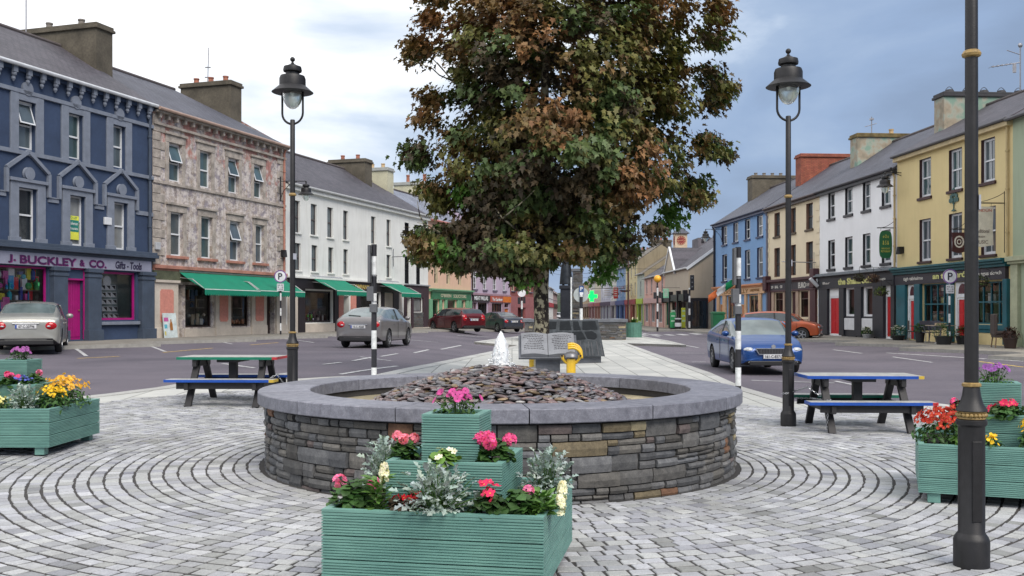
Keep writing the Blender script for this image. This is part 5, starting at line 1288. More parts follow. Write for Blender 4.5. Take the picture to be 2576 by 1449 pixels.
for (a, c) in ((125, 160), (212, 245), (348, 379)):
    ua, ub = U(a), U(c); H.part('pilaster', NAVD, [(ua, ub, -.2, 0, .55, 3.18), (ua - .05, ub + .05, -.26, 0, .55, .95), (ua - .05, ub + .05, -.26, 0, 3.04, 3.18), (ua - .03, ub + .03, -.23, 0, 2.86, 2.96)], bevel=.01)
H.shopwin(U(-200), U(120), 1.15, 3.14, MAGE, dep=.16, inner=1.3); goods(H, U(-100), U(118), 1.2, 3.1, 1, 'assorted colourful toys and gifts in the big window of the navy shop', [(.02, .25, .5), (.5, .03, .04), (.05, .4, .45), (.7, .7, .65), (.6, .5, .05), (.05, .3, .1), (.5, .1, .3), (.03, .05, .25)], 120, (.12, .8))
H.door(U(163), U(209), .66, 2.74, MAGE, panels='boards', dep=.18); H.part('transom', mat('dark_transom', (.03, .02, .03), .3), [(U(163), U(209), .02, .06, 2.80, 3.12)]); H.part('transom_frame', MAGE, [(U(161), U(211), -.03, .05, 2.74, 2.80), (U(161), U(211), -.03, .05, 3.12, 3.18), (U(160), U(163), -.03, .05, .62, 3.18), (U(209), U(211.5), -.03, .05, .62, 3.18)])
H.shopwin(U(250), U(342), 1.3, 3.12, MAGE, dep=.16, inner=1.2, fw=.08, backm=mat('bay_lining_pale', (.34, .40, .38), .8, sc=1)); H.part('window_ledge', GREYT, [(U(246), U(346), -.14, .0, 1.12, 1.24)], bevel=.01)
H.wall(); H.roof(SLT, gut=(.6, .62, .64)); H.chimney(H.u1 + .0, 2.3, 6.2, .95, 13.25, CHM, 2, mat('grey_pot', (.2, .18, .16), .8))
H.downpipe(H.u1 - .25, 3.95, 9.7, NAVD, .06)
# things on and in this shop
O, d, nn = LINES['L']
def onwall(line, u, off, z): O, d, nn = LINES[line]; p = O + d * u + nn * off; return (p.x, p.y, z)
t = thing('display_stand', onwall('L', U(287), .34, 1.34), 'white tiered card stand in the right window of the navy shop', 'display stand', None, H.rz)
b = MB(); cw = MB()
for r_ in range(5):
    b.box(-.42, .42, -.06 - .03 * (4 - r_), .2, .02 + r_ * .27, .2 + r_ * .27)
    for c_ in range(3): x = -.42 + c_ * .28; y = -.062 - .03 * (4 - r_); cw.add([(x + .05, y, .18 + r_ * .27), (x + .26, y, .18 + r_ * .27), (x + .26, y, .03 + r_ * .27)], [(0, 2, 1)])
b.lathe([(.22, -.01), (.22, .02)], seg=20, M=Matrix.Translation((0, 0, 1.42)) @ Matrix.Rotation(R(90), 4, 'X')); b.box(-.22, .22, 0, .03, 1.3, 1.44); b.build('rack', mat('card_white', (.8, .8, .78), .6), t); cw.build('black_corners', mat('card_black', (.02, .02, .02), .6), t)
t = thing('notice_board', onwall('L', U(190), .11, 4.2), 'yellow and green letting notice in the window above the magenta door', 'notice', None, H.rz); b = MB(); b.box(-.28, .28, -.01, .01, 0, .85); b.build('board', mat('notice_yellow', (.75, .75, .08), .5), t); b = MB(); b.box(-.27, .27, -.014, -.011, .28, .70); b.build('green_panel', mat('notice_green', (.02, .2, .16), .5), t)
text('lettering', 'TO LET', 0, mat('notice_green', (.02, .2, .16), .5), t, (0, -.014, .78), width=.4, height=.08, ext=.002); text('lettering', 'Coleman', 0, mat('card_white', (.8, .8, .78), .6), t, (0, -.017, .58), width=.44, height=.11, ext=.002); text('lettering', '& Associates', 0, mat('card_white', (.8, .8, .78), .6), t, (0, -.017, .4), width=.46, height=.09, ext=.002)
b = MB(); b.box(-.18, .18, -.1, 0, 0, .28); o = b.build('alarm_box', WHP, bevel=.02, loc=onwall('L', U(267), -.02, 4.85)); o.rotation_euler = (0, 0, H.rz); tag(o, 'white alarm box on the navy wall between two windows', 'alarm box')
b = MB(); b.box(-.14, .14, -.12, 0, 0, .3); o = b.build('alarm_box', mat('alarm_grey', (.45, .46, .48), .5), bevel=.02, loc=onwall('L', U(392), -.02, 4.1)); o.rotation_euler = (0, 0, H.rz); tag(o, 'grey alarm box at the near corner of the peeling house', 'alarm box')
for px, z, l_ in ((82, 14.4, 'tall thin television aerial beside the big left chimney'),):
    t = thing('aerial', onwall('L', U(166, 4.1) - 1.6, 4.6, 12.0), l_, 'aerial'); b = MB(); b.tube([(0, 0, 0), (0, 0, 3.6)], .025, 6); b.tube([(0, 0, 3.3), (1.1, .3, 3.15)], .012, 5); [b.tube([(q, q * .27 - .15, 3.3 - q * .14), (q, q * .27 + .15, 3.3 - q * .14)], .008, 4) for q in (.3, .5, .7, .9, 1.05)]; b.build('mast', mat('aerial_metal', (.3, .3, .32), .4, .7), t)
# the peeling pink-grey house
n = NT('peeling_lime_render'); v = n.co(); f1 = n.noise(v, 1.1, 8, .62); f2 = n.noise(n.co((1, 1, .7)), 2.2, 8, .65); f3 = n.noise(v, .5, 4)
c = n.mix(n.ramp(f2, [(.46, (0, 0, 0)), (.54, (1, 1, 1))]), (.33, .30, .33), (.43, .37, .32))
c = n.mix(n.ramp(n.noise(n.co((1, 1, 1.4)), 2.8, 9, .7), [(.46, (0, 0, 0)), (.52, (1, 1, 1))]), c, (.60, .55, .52))
sz_ = n.n('ShaderNodeSeparateXYZ', {0: n.n('ShaderNodeTexCoord').outputs['Object']}).outputs[2]
up = n.n('ShaderNodeMapRange', {0: sz_, 1: 5.5, 2: 9.2, 3: -.22, 4: .10}).outputs[0]
rs = n.n('ShaderNodeMath', {0: n.noise(v, 1.3, 6, .6), 1: up}, operation='ADD').outputs[0]
c = n.mix(n.ramp(rs, [(.54, (0, 0, 0)), (.62, (.85, .85, .85))]), c, (.44, .20, .17))
c = n.mix(n.ramp(n.noise(v, .9, 9, .8), [(.485, (1, 1, 1)), (.497, (.45, .4, .38)), (.507, (.45, .4, .38)), (.52, (1, 1, 1))]), (.12, .10, .09), c)
c = n.mix(1, c, n.ramp(n.noise(n.co((4, 4, .4)), 1.5, 5), [(.3, (.72, .68, .62)), (.55, (1, 1, 1))]), 'MULTIPLY')
n.bump(f2, .03, .7); PEEL = n.fin(c, .92, 0, .2)
QUO = mat('weathered_quoin', (.40, .355, .31), .9, sc=3, var=.4, bump=.02, bsc=12); PNK = mat('faded_pink_paint', (.42, .19, .14), .8, sc=2, var=.35); CRM = mat('cream_shop_paint', (.55, .49, .42), .7, sc=1.5, var=.15); DBR = mat('dark_brown_wood', (.035, .018, .016), .5, sc=3); PPN = mat('salmon_panel', (.58, .24, .19), .8, sc=12, var=.15)
H = House('peeling_house', 'L', U(383) + .004, U(717), .58, 9.86, 12.15, 'three-storey house with peeling pink and grey plaster above green awnings', PEEL)
for i, (a, c) in enumerate([(424, 457), (502, 531), (573, 600), (638, 661)]):
    H.window(U(a), U(c), 6.98, 8.55, WHP, GL[3], dep=.2, open_=(i != 1), split=.48)
    a2, c2 = [(428, 460), (505, 534), (577, 604), (642, 664)][i]
    H.window(U(a2), U(c2), 3.92, 5.72, WHP, GL[1] if i != 1 else GL[3], dep=.2, open_=(i == 2), split=.5)
    H.part('lintel', QUO, [(U(a) - .22, U(c) + .22, -.05, 0, 8.55, 8.85), (U(a) - .3, U(c) + .3, -.12, 0, 8.85, 8.95)], bevel=.01)
    H.part('lintel', QUO, [(U(a2) - .22, U(c2) + .22, -.05, 0, 5.72, 6.0), (U(a2) - .3, U(c2) + .3, -.12, 0, 6.0, 6.1)], bevel=.01)
    for x0, x1 in ((U(a) - .22, U(a)), (U(c), U(c) + .22)): H.part('architrave', QUO, [(x0, x1, -.035, 0, 6.9, 8.55)], bevel=.008)
    for x0, x1 in ((U(a2) - .22, U(a2)), (U(c2), U(c2) + .22)): H.part('architrave', QUO, [(x0, x1, -.035, 0, 3.86, 5.72)], bevel=.008)
    H.part('sill', PNK, [(U(a2) - .25, U(c2) + .25, -.13, .13, 3.80, 3.916)], bevel=.01)
H.part('string_course', QUO, [(H.u0, H.u1, -.08, 0, 6.78, 6.9)], bevel=.01); H.part('lower_string_course', PNK, [(H.u0, H.u1, -.16, 0, 3.36, 3.5), (H.u0, H.u1, -.08, 0, 3.28, 3.36)], bevel=.01)
b = MB()
for k in range(17):
    z = 3.52 + k * .355; w = .75 if k % 2 else .48
    if 6.6 < z < 6.9: continue
    b.box(H.u0, H.u0 + w, -.045, 0, z + .012, z + .345); b.box(H.u1 - w, H.u1, -.045, 0, z + .012, z + .345)
[H.put(q, 'quoins', QUO, bevel=.012) for q in pieces(b, .03)]
b = MB(); [b.box(x - .06, x + .06, -.20, -.0, 9.40, 9.6) for x in [H.u0 + .3 + .545 * k for k in range(int(H.W / .545))]]; [H.put(q, 'corbel', QUO, bevel=.01) for q in pieces(b)]; H.part('eaves_band', QUO, [(H.u0, H.u1, -.12, 0, 9.12, 9.22), (H.u0, H.u1, -.26, 0, 9.6, 9.68)])
# shop part
H.part('fascia', mat('mossy_board', (.09, .10, .06), .9, sc=2, var=.5), [(H.u0, H.u1, -.1, 0, 2.86, 3.28)])
H.part('cornice', CRM, [(H.u0, U(445), -.18, 0, 2.80, 2.9)])
H.door(U(446), U(463), .6, 2.75, DBR, dep=.35)
H.shopwin(U(466), U(532), .95, 2.75, DBR, dep=.15, inner=1.4); goods(H, U(468), U(530), 1.0, 2.5, 3, 'pictures, books and frames in the near window under the awnings', [(.3, .25, .18), (.5, .45, .36), (.12, .15, .14), (.3, .12, .07), (.55, .55, .5), (.1, .15, .25)], 26, (.2, .8))
H.shopwin(U(579), U(626), .95, 2.75, DBR, dep=.15, inner=1.4); goods(H, U(581), U(624), 1.0, 2.3, 4, 'wooden furniture and paper in the middle window under the awnings', [(.25, .12, .06), (.5, .45, .36), (.3, .14, .08)], 14, (.3, .9))
H.door(U(668), U(690), .6, 2.7, DBR, dep=.3)
for (a, c) in ((384, 444), (539, 577), (630, 667), (692, 716)):
    ua, ub = U(a), U(c); H.part('pilaster', CRM, [(ua, ub, -.10, 0, .5, 2.84), (ua - .02, ub + .02, -.13, 0, .5, .98)], bevel=.01)
    if a < 690:
        w = (ub - ua) * .22; x0, x1 = ua + w, ub - w; z0, z1 = 1.18, 2.52; q = .06
        b = MB(); b.prism([(x0 + q, z0), (x1 - q, z0), (x1 - q, z0 + q), (x1, z0 + q), (x1, z1 - q), (x1 - q, z1 - q), (x1 - q, z1), (x0 + q, z1), (x0 + q, z1 - q), (x0, z1 - q), (x0, z0 + q), (x0 + q, z0 + q)][::-1], -.118, -.102); H.put(b, 'salmon_panel', PPN)
H.part('stall_riser', CRM, [(U(463), U(539), -.06, 0, .5, .9), (U(577), U(630), -.06, 0, .5, .9)])
H.wall(); H.roof(SLT2, over=.3, hip1=3.2, gut=(.4, .28, .22)); H.chimney(H.u1 - .6, 2.4, 5.3, .95, 13.05, CHM, 3, POTR)
H.downpipe(H.u1 - .2, 3.5, 9.7, PNK, .055)
AWG = mat('awning_green', (.0, .20, .115), .75, sc=2, var=.12)
awning(H, U(447), U(592), 3.28, 2.56, 1.25, 'green scalloped awning nearest the camera under the peeling house', AWG); awning(H, U(592.5), U(708), 3.28, 2.58, 1.25, 'green scalloped awning over the far end of the peeling house', AWG)
b = MB(); b.box(-.42, .42, -.03, .0, 0, 1.0); o = b.build('picture_board', mat('picture_ground', (.60, .68, .68), .6, sc=3, var=.3), loc=onwall('L', U(414), -.30, walk_z(*onwall('L', U(414), -.3, 0)[:2]))); o.rotation_euler = (R(-6), 0, H.rz); tag(o, 'pale painted picture board leaning by the salmon panel', 'picture')
b = MB(); b.lathe([(.09, .0), (.09, .25), (.04, .35), (.03, .45)], seg=10, M=Matrix.Translation((.05, -.04, .3)) @ Matrix.Diagonal((1, .05, 1, 1))); b.build('painted_bottle', mat('amber_bottle', (.35, .14, .03), .6), o)
b = MB(); [b.box(-.38, -.3 + q * .1, -.034, -.031, .1 + q * .28, .26 + q * .28, 0, c_) for q, c_ in ((0, (.6, .5, .1)), (1, (.1, .4, .5)), (2, (.5, .1, .3)))]; build_each(b, 'painted_shape', mat('display_goods', (1, 1, 1), .6, attr=True), o)
def bracket_lamp(line, px, z, label):
    t = thing('wall_spotlight', onwall(line, UP(line, px), 0, z), label, 'wall light'); b = MB(); b.box(-.1, .1, -.25, 0, 0, .3); b.lathe([(.13, -.15), (.1, .15)], c=(0, -.2, .1), seg=10); b.build('housing', IRON, t); t.rotation_euler = (0, 0, math.atan2(LINES[line][1].y, LINES[line][1].x)); return t
bracket_lamp('L', 707, 4.35, 'black lantern at the far corner of the peeling house')
# white house
WHR = render_mat('white_render', (.70, .71, .68), .12); BLK = mat('black_shop_paint', (.018, .014, .018), .45, sc=3); DGF = mat('grey_sash_frame', (.09, .075, .075), .5)
H = House('white_house', 'L', U(717) + .004, U(1015), .55, 8.08, 10.75, 'long white rendered house with slim windows above green awnings', WHR)
for (a, c) in ((738, 755), (782, 797.5), (823.5, 838), (863.5, 876), (933.5, 945), (972.5, 983)):
    H.window(U(a), U(c), 5.62, 7.25, DGF, GL[1], dep=.17, sill=WHR, sh=.07, fw=.04)
for (a, c) in ((741, 757), (784, 799), (826, 839), (864, 876), (934, 945), (972.5, 983)):
    H.window(U(a), U(c), 3.72, 5.1, DGF, GL[1], dep=.17, sill=WHR, sh=.07, fw=.04)
H.part('fascia', BLK, [(U(722), U(1008), -.12, 0, 2.80, 3.30)]); H.part('cornice', WHR, [(U(720), U(1008), -.26, 0, 3.32, 3.42)], bevel=.01)
GLDm = mat('gold_letters', (.55, .42, .12), .45); text('lettering', 'COMPANY', 0, GLDm, H.o, ((U(882) + U(924)) / 2 - H.u0, -.13, 3.04 - .55), width=U(924) - U(882), height=.26, bold=.02)
text('lettering', 'MURPHY', 0, GLDm, H.o, ((U(820) + U(866)) / 2 - H.u0, -.13, 3.04 - .55), width=U(866) - U(820), height=.26, bold=.02)
H.shopwin(U(766), U(836), 1.05, 2.72, BLK, dep=.2, inner=1.3, fw=.1); goods(H, U(772), U(832), 1.1, 2.4, 6, 'clothes and toys in the big window of the white house shop', [(.1, .1, .1), (.55, .5, .45), (.5, .12, .2), (.12, .5, .1), (.2, .2, .25)], 18, (.3, .9))
H.shopwin(U(905), U(957), 1.05, 2.72, BLK, dep=.2, inner=1.3, fw=.1); goods(H, U(908), U(954), 1.1, 2.3, 7, 'dim goods in the far window of the white house shop', [(.15, .14, .13), (.3, .3, .3), (.08, .1, .2)], 12, (.3, .9))
H.door(U(863), U(878), .57, 2.5, BLK, dep=.5)
H.part('pier', CRM, [(U(723), U(746), -.08, 0, .5, 2.8)]); H.part('pink_pier', PPN, [(U(849), U(861), -.09, 0, .5, 2.75), (U(882), U(893), -.09, 0, .5, 2.75)]); H.part('pier', CRM, [(U(965), U(985), -.08, 0, .5, 2.75), (U(1001), U(1009), -.06, 0, .5, 3.3)])
H.part('dark_pier', BLK, [(U(748), U(764), -.1, 0, .5, 2.8), (U(838), U(848), -.1, 0, .5, 2.8), (U(894), U(903), -.1, 0, .5, 2.8), (U(958), U(964), -.1, 0, .5, 2.8), (U(986), U(1000), -.1, 0, .5, 2.8)])
H.part('stall_riser', CRM, [(U(764), U(838), -.12, 0, .5, 1.0), (U(903), U(957), -.12, 0, .5, 1.0)])
H.wall(); H.roof(SLT, over=.2, gut=(.42, .43, .42), sof=WHR); H.chimney(U(927, 2.8) - .4, 2.6, 5.2, 1.0, 11.45, CHM, 2, POTR)
awning(H, U(780), U(858), 3.42, 2.72, 1.5, 'green awning on the white house left of the gold lettering', AWG); awning(H, U(950), U(1001), 3.42, 2.75, 1.5, 'green awning at the far end of the white house', AWG)
H = House('white_house', 'L', U(1015) + .004, U(1077), .55, 8.06, 10.45, 'narrow white house with black windows over a dark shop with a stone panel', WHR)
for (a, c) in ((1018, 1028), (1047, 1056)):
    H.window(U(a), U(c), 5.62, 7.3, mat('black_frame', (.015, .015, .018), .4), GL[0], rev=mat('black_frame', (.015, .015, .018), .4), dep=.17, sill=WHR, fw=.05); H.window(U(a), U(c), 3.42, 5.2, mat('black_frame', (.015, .015, .018), .4), GL[0], rev=mat('black_frame', (.015, .015, .018), .4), dep=.17, fw=.05)
MAR = mat('maroon_black', (.045, .025, .032), .55, sc=3)
H.part('fascia', MAR, [(H.u0 + .05, H.u1 - .1, -.1, 0, 2.55, 3.32)]); H.part('cornice', mat('grey_lead', (.3, .31, .33), .6), [(H.u0, H.u1 - .05, -.2, 0, 3.32, 3.4)])
H.part('pier', MAR, [(H.u0 + .05, U(1019.5), -.1, 0, .5, 2.55), (U(1033), U(1037.5), -.1, 0, .5, 2.55), (U(1062), H.u1 - .1, -.1, 0, .5, 2.55)])
H.door(U(1020), U(1032), .6, 2.5, DBR, dep=.25); H.window(U(1038), U(1061), 1.62, 2.52, MAR, GL[2], split=0, dep=.12)
rub = MB(); rgx = random.Random(8); rubble(rub, U(1037.5), U(1062), -.09, .62, 1.58, rgx, dep=.085); H.put(rub, 'stone_panel', m_stone('pale_panel_stone', .8, .01))
H.part('step', CRM, [(U(1036), H.u1, -.16, 0, .45, .6)]); H.wall(); H.roof(SLT, over=.2, gut=(.42, .43, .42), sof=WHR); 
CRC = mat('cream_chimney', (.52, .50, .36), .85, sc=1.5, var=.15); H.chimney(H.u1 + .3, 2.9, 6.4, 1.0, 11.45, CRC, 4, POTY, cap=mat('grey_cap', (.35, .36, .34), .8))
# peach house with green shop
PEA = render_mat('peach_render', (.66, .44, .32), .1); GSH = mat('pale_green_shop', (.16, .36, .21), .55, sc=3, var=.15); GSD = mat('deep_green_fascia', (.04, .16, .08), .55); CFR = mat('cream_frame', (.55, .47, .33), .5)
H = House('peach_house', 'L', U(1077) + .004, U(1185), .5, 7.9, 10.3, 'peach coloured house above a pale green shopfront', PEA)
for (a, c) in ((1092, 1101), (1123, 1131.5), (1152, 1160)):
    H.window(U(a), U(c), 5.5, 7.1, CFR, GL[0], dep=.17, rev=CFR, fw=.05); H.window(U(a), U(c), 3.55, 5.0, CFR, GL[0], dep=.17, rev=CFR, fw=.05)
H.part('fascia', GSD, [(U(1083), U(1181), -.14, 0, 2.48, 3.0)]); H.part('cornice', GSH, [(H.u0 + .02, H.u1 - .02, -.3, 0, 3.1, 3.2), (H.u0 + .02, H.u1 - .02, -.2, 0, 3.0, 3.1)], bevel=.01)
text('lettering', "O'BRIEN", 0, CRC, H.o, ((U(1104) + U(1130)) / 2 - H.u0, -.15, 2.75 - .5), width=U(1130) - U(1104), height=.24, bold=.015); text('lettering', 'SOLICITORS', 0, CRC, H.o, ((U(1136) + U(1168)) / 2 - H.u0, -.15, 2.74 - .5), width=U(1168) - U(1136), height=.24, bold=.015)
H.shopwin(U(1087), U(1103), .9, 2.45, GSH, dep=.14, inner=.6, backm=GSD); H.shopwin(U(1124), U(1146), .9, 2.45, GSH, dep=.14, inner=.8, backm=CRM); H.window(U(1109), U(1115), .9, 2.4, GSH, GL[0], split=.55, dep=.12); H.window(U(1160), U(1167), .9, 2.4, GSH, GL[0], split=.55, dep=.12)
H.part('pilaster', GSH, [(U(a), U(c), -.12, 0, .45, 2.48) for a, c in ((1078, 1085), (1104, 1108), (1117, 1122), (1148, 1153), (1154, 1158), (1170, 1176), (1178, 1184))], bevel=.01); H.part('stall_riser', GSH, [(U(1085), U(1184), -.06, 0, .45, .9)])
H.wall(); H.roof(SLT3, over=.2, gut=(.5, .2, .16)); H.chimney(H.u1 + .2, 2.9, 6.2, 1.0, 11.55, CRC, 2, POTR, cap=mat('grey_cap', (.35, .36, .34), .8), ph=.6)
# lavender house
LVR = render_mat('lavender_render', (.46, .38, .47), .1); LVS = mat('mauve_shop', (.34, .22, .27), .6, sc=3); SLV = mat('slate_sill', (.14, .12, .17), .7)
H = House('lavender_house', 'L', U(1185) + .004, U(1283), .45, 8.6, 10.6, 'lavender rendered house with small-paned windows over two shops', LVR)
for (a, c) in ((1189, 1199), (1215, 1224), (1240, 1249), (1265, 1272.5)):
    H.window(U(a), U(c), 5.75, 7.3, WHP, GL[0], dep=.12, sill=SLV, grid=(2, 4), sh=.12); H.window(U(a), U(c), 3.35, 5.2, WHP, GL[0], dep=.12, sill=SLV, grid=(2, 4), sh=.12)
H.part('fascia', mat('black_white_sign', (.03, .025, .03), .5), [(U(1187), U(1229), -.14, 0, 2.42, 2.9)]); text('lettering', 'MEAT PALLAS', 0, WHP, H.o, ((U(1190) + U(1222)) / 2 - H.u0, -.15, 2.66 - .45), width=U(1224) - U(1190), height=.3, bold=.03)
H.part('red_fascia', mat('red_fascia', (.40, .09, .06), .5), [(U(1231), U(1262), -.14, 0, 2.40, 2.88)]); text('lettering', 'The Gardener', 0, WHP, H.o, ((U(1234) + U(1260)) / 2 - H.u0, -.15, 2.62 - .45), width=U(1260) - U(1234), height=.26, bold=.02); H.part('orange_fascia', mat('orange_fascia', (.62, .16, .02), .5), [(U(1262), U(1282), -.14, 0, 2.40, 2.88)])
H.part('string_course', LVS, [(H.u0, H.u1, -.1, 0, 2.9, 3.05)])
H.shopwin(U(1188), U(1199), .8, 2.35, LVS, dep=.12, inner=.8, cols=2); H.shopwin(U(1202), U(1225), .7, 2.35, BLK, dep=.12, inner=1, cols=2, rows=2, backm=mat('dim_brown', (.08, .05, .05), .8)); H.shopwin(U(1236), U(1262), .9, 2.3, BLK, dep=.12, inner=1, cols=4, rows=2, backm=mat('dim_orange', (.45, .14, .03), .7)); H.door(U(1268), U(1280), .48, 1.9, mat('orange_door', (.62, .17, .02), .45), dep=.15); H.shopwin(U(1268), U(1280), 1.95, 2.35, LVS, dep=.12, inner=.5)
H.part('pier', LVS, [(U(1228), U(1235), -.08, 0, .4, 2.4), (U(1263), U(1267), -.08, 0, .4, 2.4), (U(1281), U(1283), -.08, 0, .4, 2.4)])
H.wall(); H.roof(SLT2, over=.2, gut=(.2, .15, .2)); H.chimney(U(1165, 4) , 3, 6, 1., 11.2, CHM, 3, POTR); H.downpipe(H.u0 + .1, 2.9, 8.5, DBR)
# brick-red corner house
BRK = render_mat('dusky_red_render', (.24, .085, .08), .15)
H = House('dusky_red_house', 'L', U(1283) + .004, U(1341), .42, 8.2, 10.4, 'dusky red house with cream upper corner left of the tree trunk', BRK)
for (a, c) in ((1286.5, 1295), (1311, 1319), (1331, 1338)): H.window(U(a), U(c), 3.4, 5.2, CFR, GL[0], dep=.14, sill=SLV, grid=(2, 3)); H.window(U(a), U(c), 5.9, 7.3, CFR, GL[0], dep=.14, sill=SLV)
H.part('upper_band', CRC, [(H.u0, U(1310), -.05, 0, 5.4, 8.1)]); H.part('shop_band', mat('mauve_red', (.30, .11, .12), .6, sc=3), [(H.u0, H.u1, -.1, 0, 2.0, 2.95)]); H.door(U(1301), U(1319), .45, 1.95, mat('oxblood', (.06, .012, .015), .5), dep=.4); H.part('pier', mat('mauve_red', (.30, .11, .12), .6, sc=3), [(H.u0, U(1300), -.09, 0, .3, 2.0), (U(1320), H.u1, -.09, 0, .3, 2.0)])
H.wall(); H.roof(SLT2, over=.2); 
# far left row beyond the bend
K = lambda px: UP('K', px)
us = [0, 9, 19, 30, 44, 62, 82]
for i, (wc, rl, lb) in enumerate([((.20, .08, .07), 7.6, 'dark red rendered house behind the tree trunk at the bend'), ((.55, .53, .45), 6.6, 'cream house past the bend on the left'), ((.62, .64, .62), 6.8, 'white house with a red shop sign far up the street'), ((.5, .45, .35), 6.2, 'buff house far up the left of the street'), ((.62, .63, .62), 6.4, 'small white house farther up the left of the street'), ((.4, .3, .3), 6.0, 'brownish house at the end of the left row')]):
    H = House('terraced_house', 'K', us[i] + .004, us[i + 1], .25, rl - 1.4, rl + .8, lb, render_mat('far_left_render_%d' % i, wc, .12), 8)
    nW = max(2, int((us[i + 1] - us[i]) / 3.2)); w0 = (us[i + 1] - us[i]) / nW
    for k in range(nW):
        u = us[i] + w0 * (k + .5); H.window(u - .42, u + .42, 3.5, 4.9, WHP, GL[0], dep=.12, sill=SLV)
    H.part('shop_band', mat('far_shop_red', (.45, .03, .05), .5) if i in (2, 4) else DBR, [(us[i] + .5, us[i + 1] - .5, -.12, 0, 2.3, 2.9)])
    for k in range(nW): u = us[i] + w0 * (k + .5); H.shopwin(u - .9, u + .9, .9, 2.25, WHP if i in (2, 4) else DBR, dep=.1, inner=.5, cols=4)
    H.wall(); H.roof(SLT, over=.15); H.chimney(us[i + 1] - .5, 3, 5.2, .9, rl + 2, CHM, 3)
# ------------------------------------------------------------------ right terrace
U = lambda px, off=0: UP('R', px, off)
YLR = render_mat('mustard_render', (.66, .54, .28), .04); DKB = mat('dark_brown_reveal', (.05, .018, .018), .6); TLS = mat('teal_shop_paint', (.008, .10, .13), .45, sc=2, var=.2); TLC = mat('teal_cornice', (.004, .085, .10), .45, sc=2, var=.2)
FBL = mat('sign_black', (.025, .022, .032), .5); WLT = mat('white_letters', (.7, .68, .62), .5); YLT = mat('lemon_letters', (.62, .62, .22), .5); REDD = mat('red_door_paint', (.52, .008, .014), .4, sc=2, var=.12); WFR = WHP
PGR = render_mat('pale_green_render', (.36, .42, .30), .08)
H = House('pale_green_house', 'R', U(2548), U(2760), .36, 8.95, 11.3, 'pale green house cut off by the right picture edge', PGR)
H.part('cornice', mat('pale_olive_trim', (.40, .42, .28), .7), [(H.u0, H.u1, -.34, 0, 3.5, 3.68), (H.u0, H.u1, -.24, 0, 3.4, 3.5)], bevel=.02); H.part('pilaster', mat('pale_olive_trim', (.40, .42, .28), .7), [(H.u0 + .05, U(2568), -.14, 0, .3, 3.4), (H.u0 + .02, U(2572), -.2, 0, .3, .8)], bevel=.01)
H.shopwin(U(2580), U(2680), 1., 3.2, PGR, dep=.15, cols=2)
H.wall(); H.roof(SLT, over=.25, gut=(.08, .08, .09))
H = House('yellow_pub', 'R', U(2257) + .002, U(2548) - .004, .4, 9.0, 11.25, 'mustard yellow three-storey pub with teal shopfront at the right', YLR, cat='pub')
for (a, c) in ((2313, 2342), (2387, 2420), (2468, 2503)): H.window(U(a), U(c), 6.72, 8.45, WFR, rgh.choice([GL[1], GL[1], GL[2], GL[3]]), rev=DKB, sill=DKB, bar=True, dep=.18, fw=.10, sh=.12)
for (a, c) in ((2313, 2341.5), (2387, 2420), (2468, 2505)): H.window(U(a), U(c), 3.86, 5.75, WFR, rgh.choice([GL[1], GL[1], GL[2], GL[3]]), rev=DKB, sill=DKB, bar=True, dep=.18, fw=.10, sh=.1)
H.part('cornice', TLC, [(H.u0, U(2543), -.42, 0, 3.56, 3.66), (H.u0, U(2543), -.34, 0, 3.46, 3.56), (H.u0, U(2543), -.24, 0, 3.34, 3.46)], bevel=.015)
H.part('fascia', FBL, [(H.u0 + .05, U(2538), -.15, 0, 2.86, 3.34)])
zt = lambda z: z - .4
text('lettering', 'tigh tábhairne', 0, WLT, H.o, ((U(2281) + U(2330)) / 2 - H.u0, -.16, zt(3.1)), width=U(2330) - U(2281), height=.2, bold=.01)
text('lettering', 'an tSeamróg', 0, YLT, H.o, ((U(2355) + U(2448)) / 2 - H.u0, -.16, zt(3.12)), width=U(2448) - U(2355), height=.33, bold=.035)
text('lettering', 'bia agus deoch', 0, WLT, H.o, ((U(2462) + U(2529)) / 2 - H.u0, -.16, zt(3.1)), width=U(2529) - U(2462), height=.2, bold=.01)
for (a, c) in ((2287, 2305), (2407, 2437)):
    H.door(U(a) + .12, U(c) - .02, .42, 2.18, REDD, dep=.07, panels=3, frame=WFR); b = MB(); ua, ub = U(a) + .1, U(c); w = ub - ua; m = (ua + ub) / 2
    b.box(ua - .14, ub + .05, -.04, .0, 2.2, 2.32); b.box(ua - .14, ua, -.04, 0, .42, 2.2)
    arch = [(m + w * .38 * math.cos(R(q)), 2.42 + .36 * math.sin(R(q))) for q in range(0, 181, 15)]; b.prism([(ua - .14, 2.32), (ub + .05, 2.32), (ub + .05, 2.84), (ua - .14, 2.84)][::-1], -.03, 0); H.put(b, 'door_surround', WFR)
    b = MB(); b.prism(arch + [(m - w * .38, 2.36), (m + w * .38, 2.36)], -.04, -.031); H.put(b, 'fanlight', mat('fanlight_red', (.07, .02, .03), .2))
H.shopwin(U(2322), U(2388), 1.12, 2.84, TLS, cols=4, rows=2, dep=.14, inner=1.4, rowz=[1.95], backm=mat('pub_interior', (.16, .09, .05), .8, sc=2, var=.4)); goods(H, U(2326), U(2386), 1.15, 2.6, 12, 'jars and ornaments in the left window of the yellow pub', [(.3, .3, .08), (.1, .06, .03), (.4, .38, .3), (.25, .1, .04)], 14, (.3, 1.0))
H.shopwin(U(2450), U(2530), 1.12, 2.80, TLS, cols=4, rows=2, dep=.14, inner=1.4, rowz=[2.0], backm=mat('pub_interior', (.16, .09, .05), .8, sc=2, var=.4)); goods(H, U(2452), U(2528), 1.15, 2.75, 13, 'curtains and notices in the right window of the yellow pub', [(.55, .56, .54), (.6, .6, .56), (.08, .1, .1), (.25, .05, .05)], 12, (.15, .4))
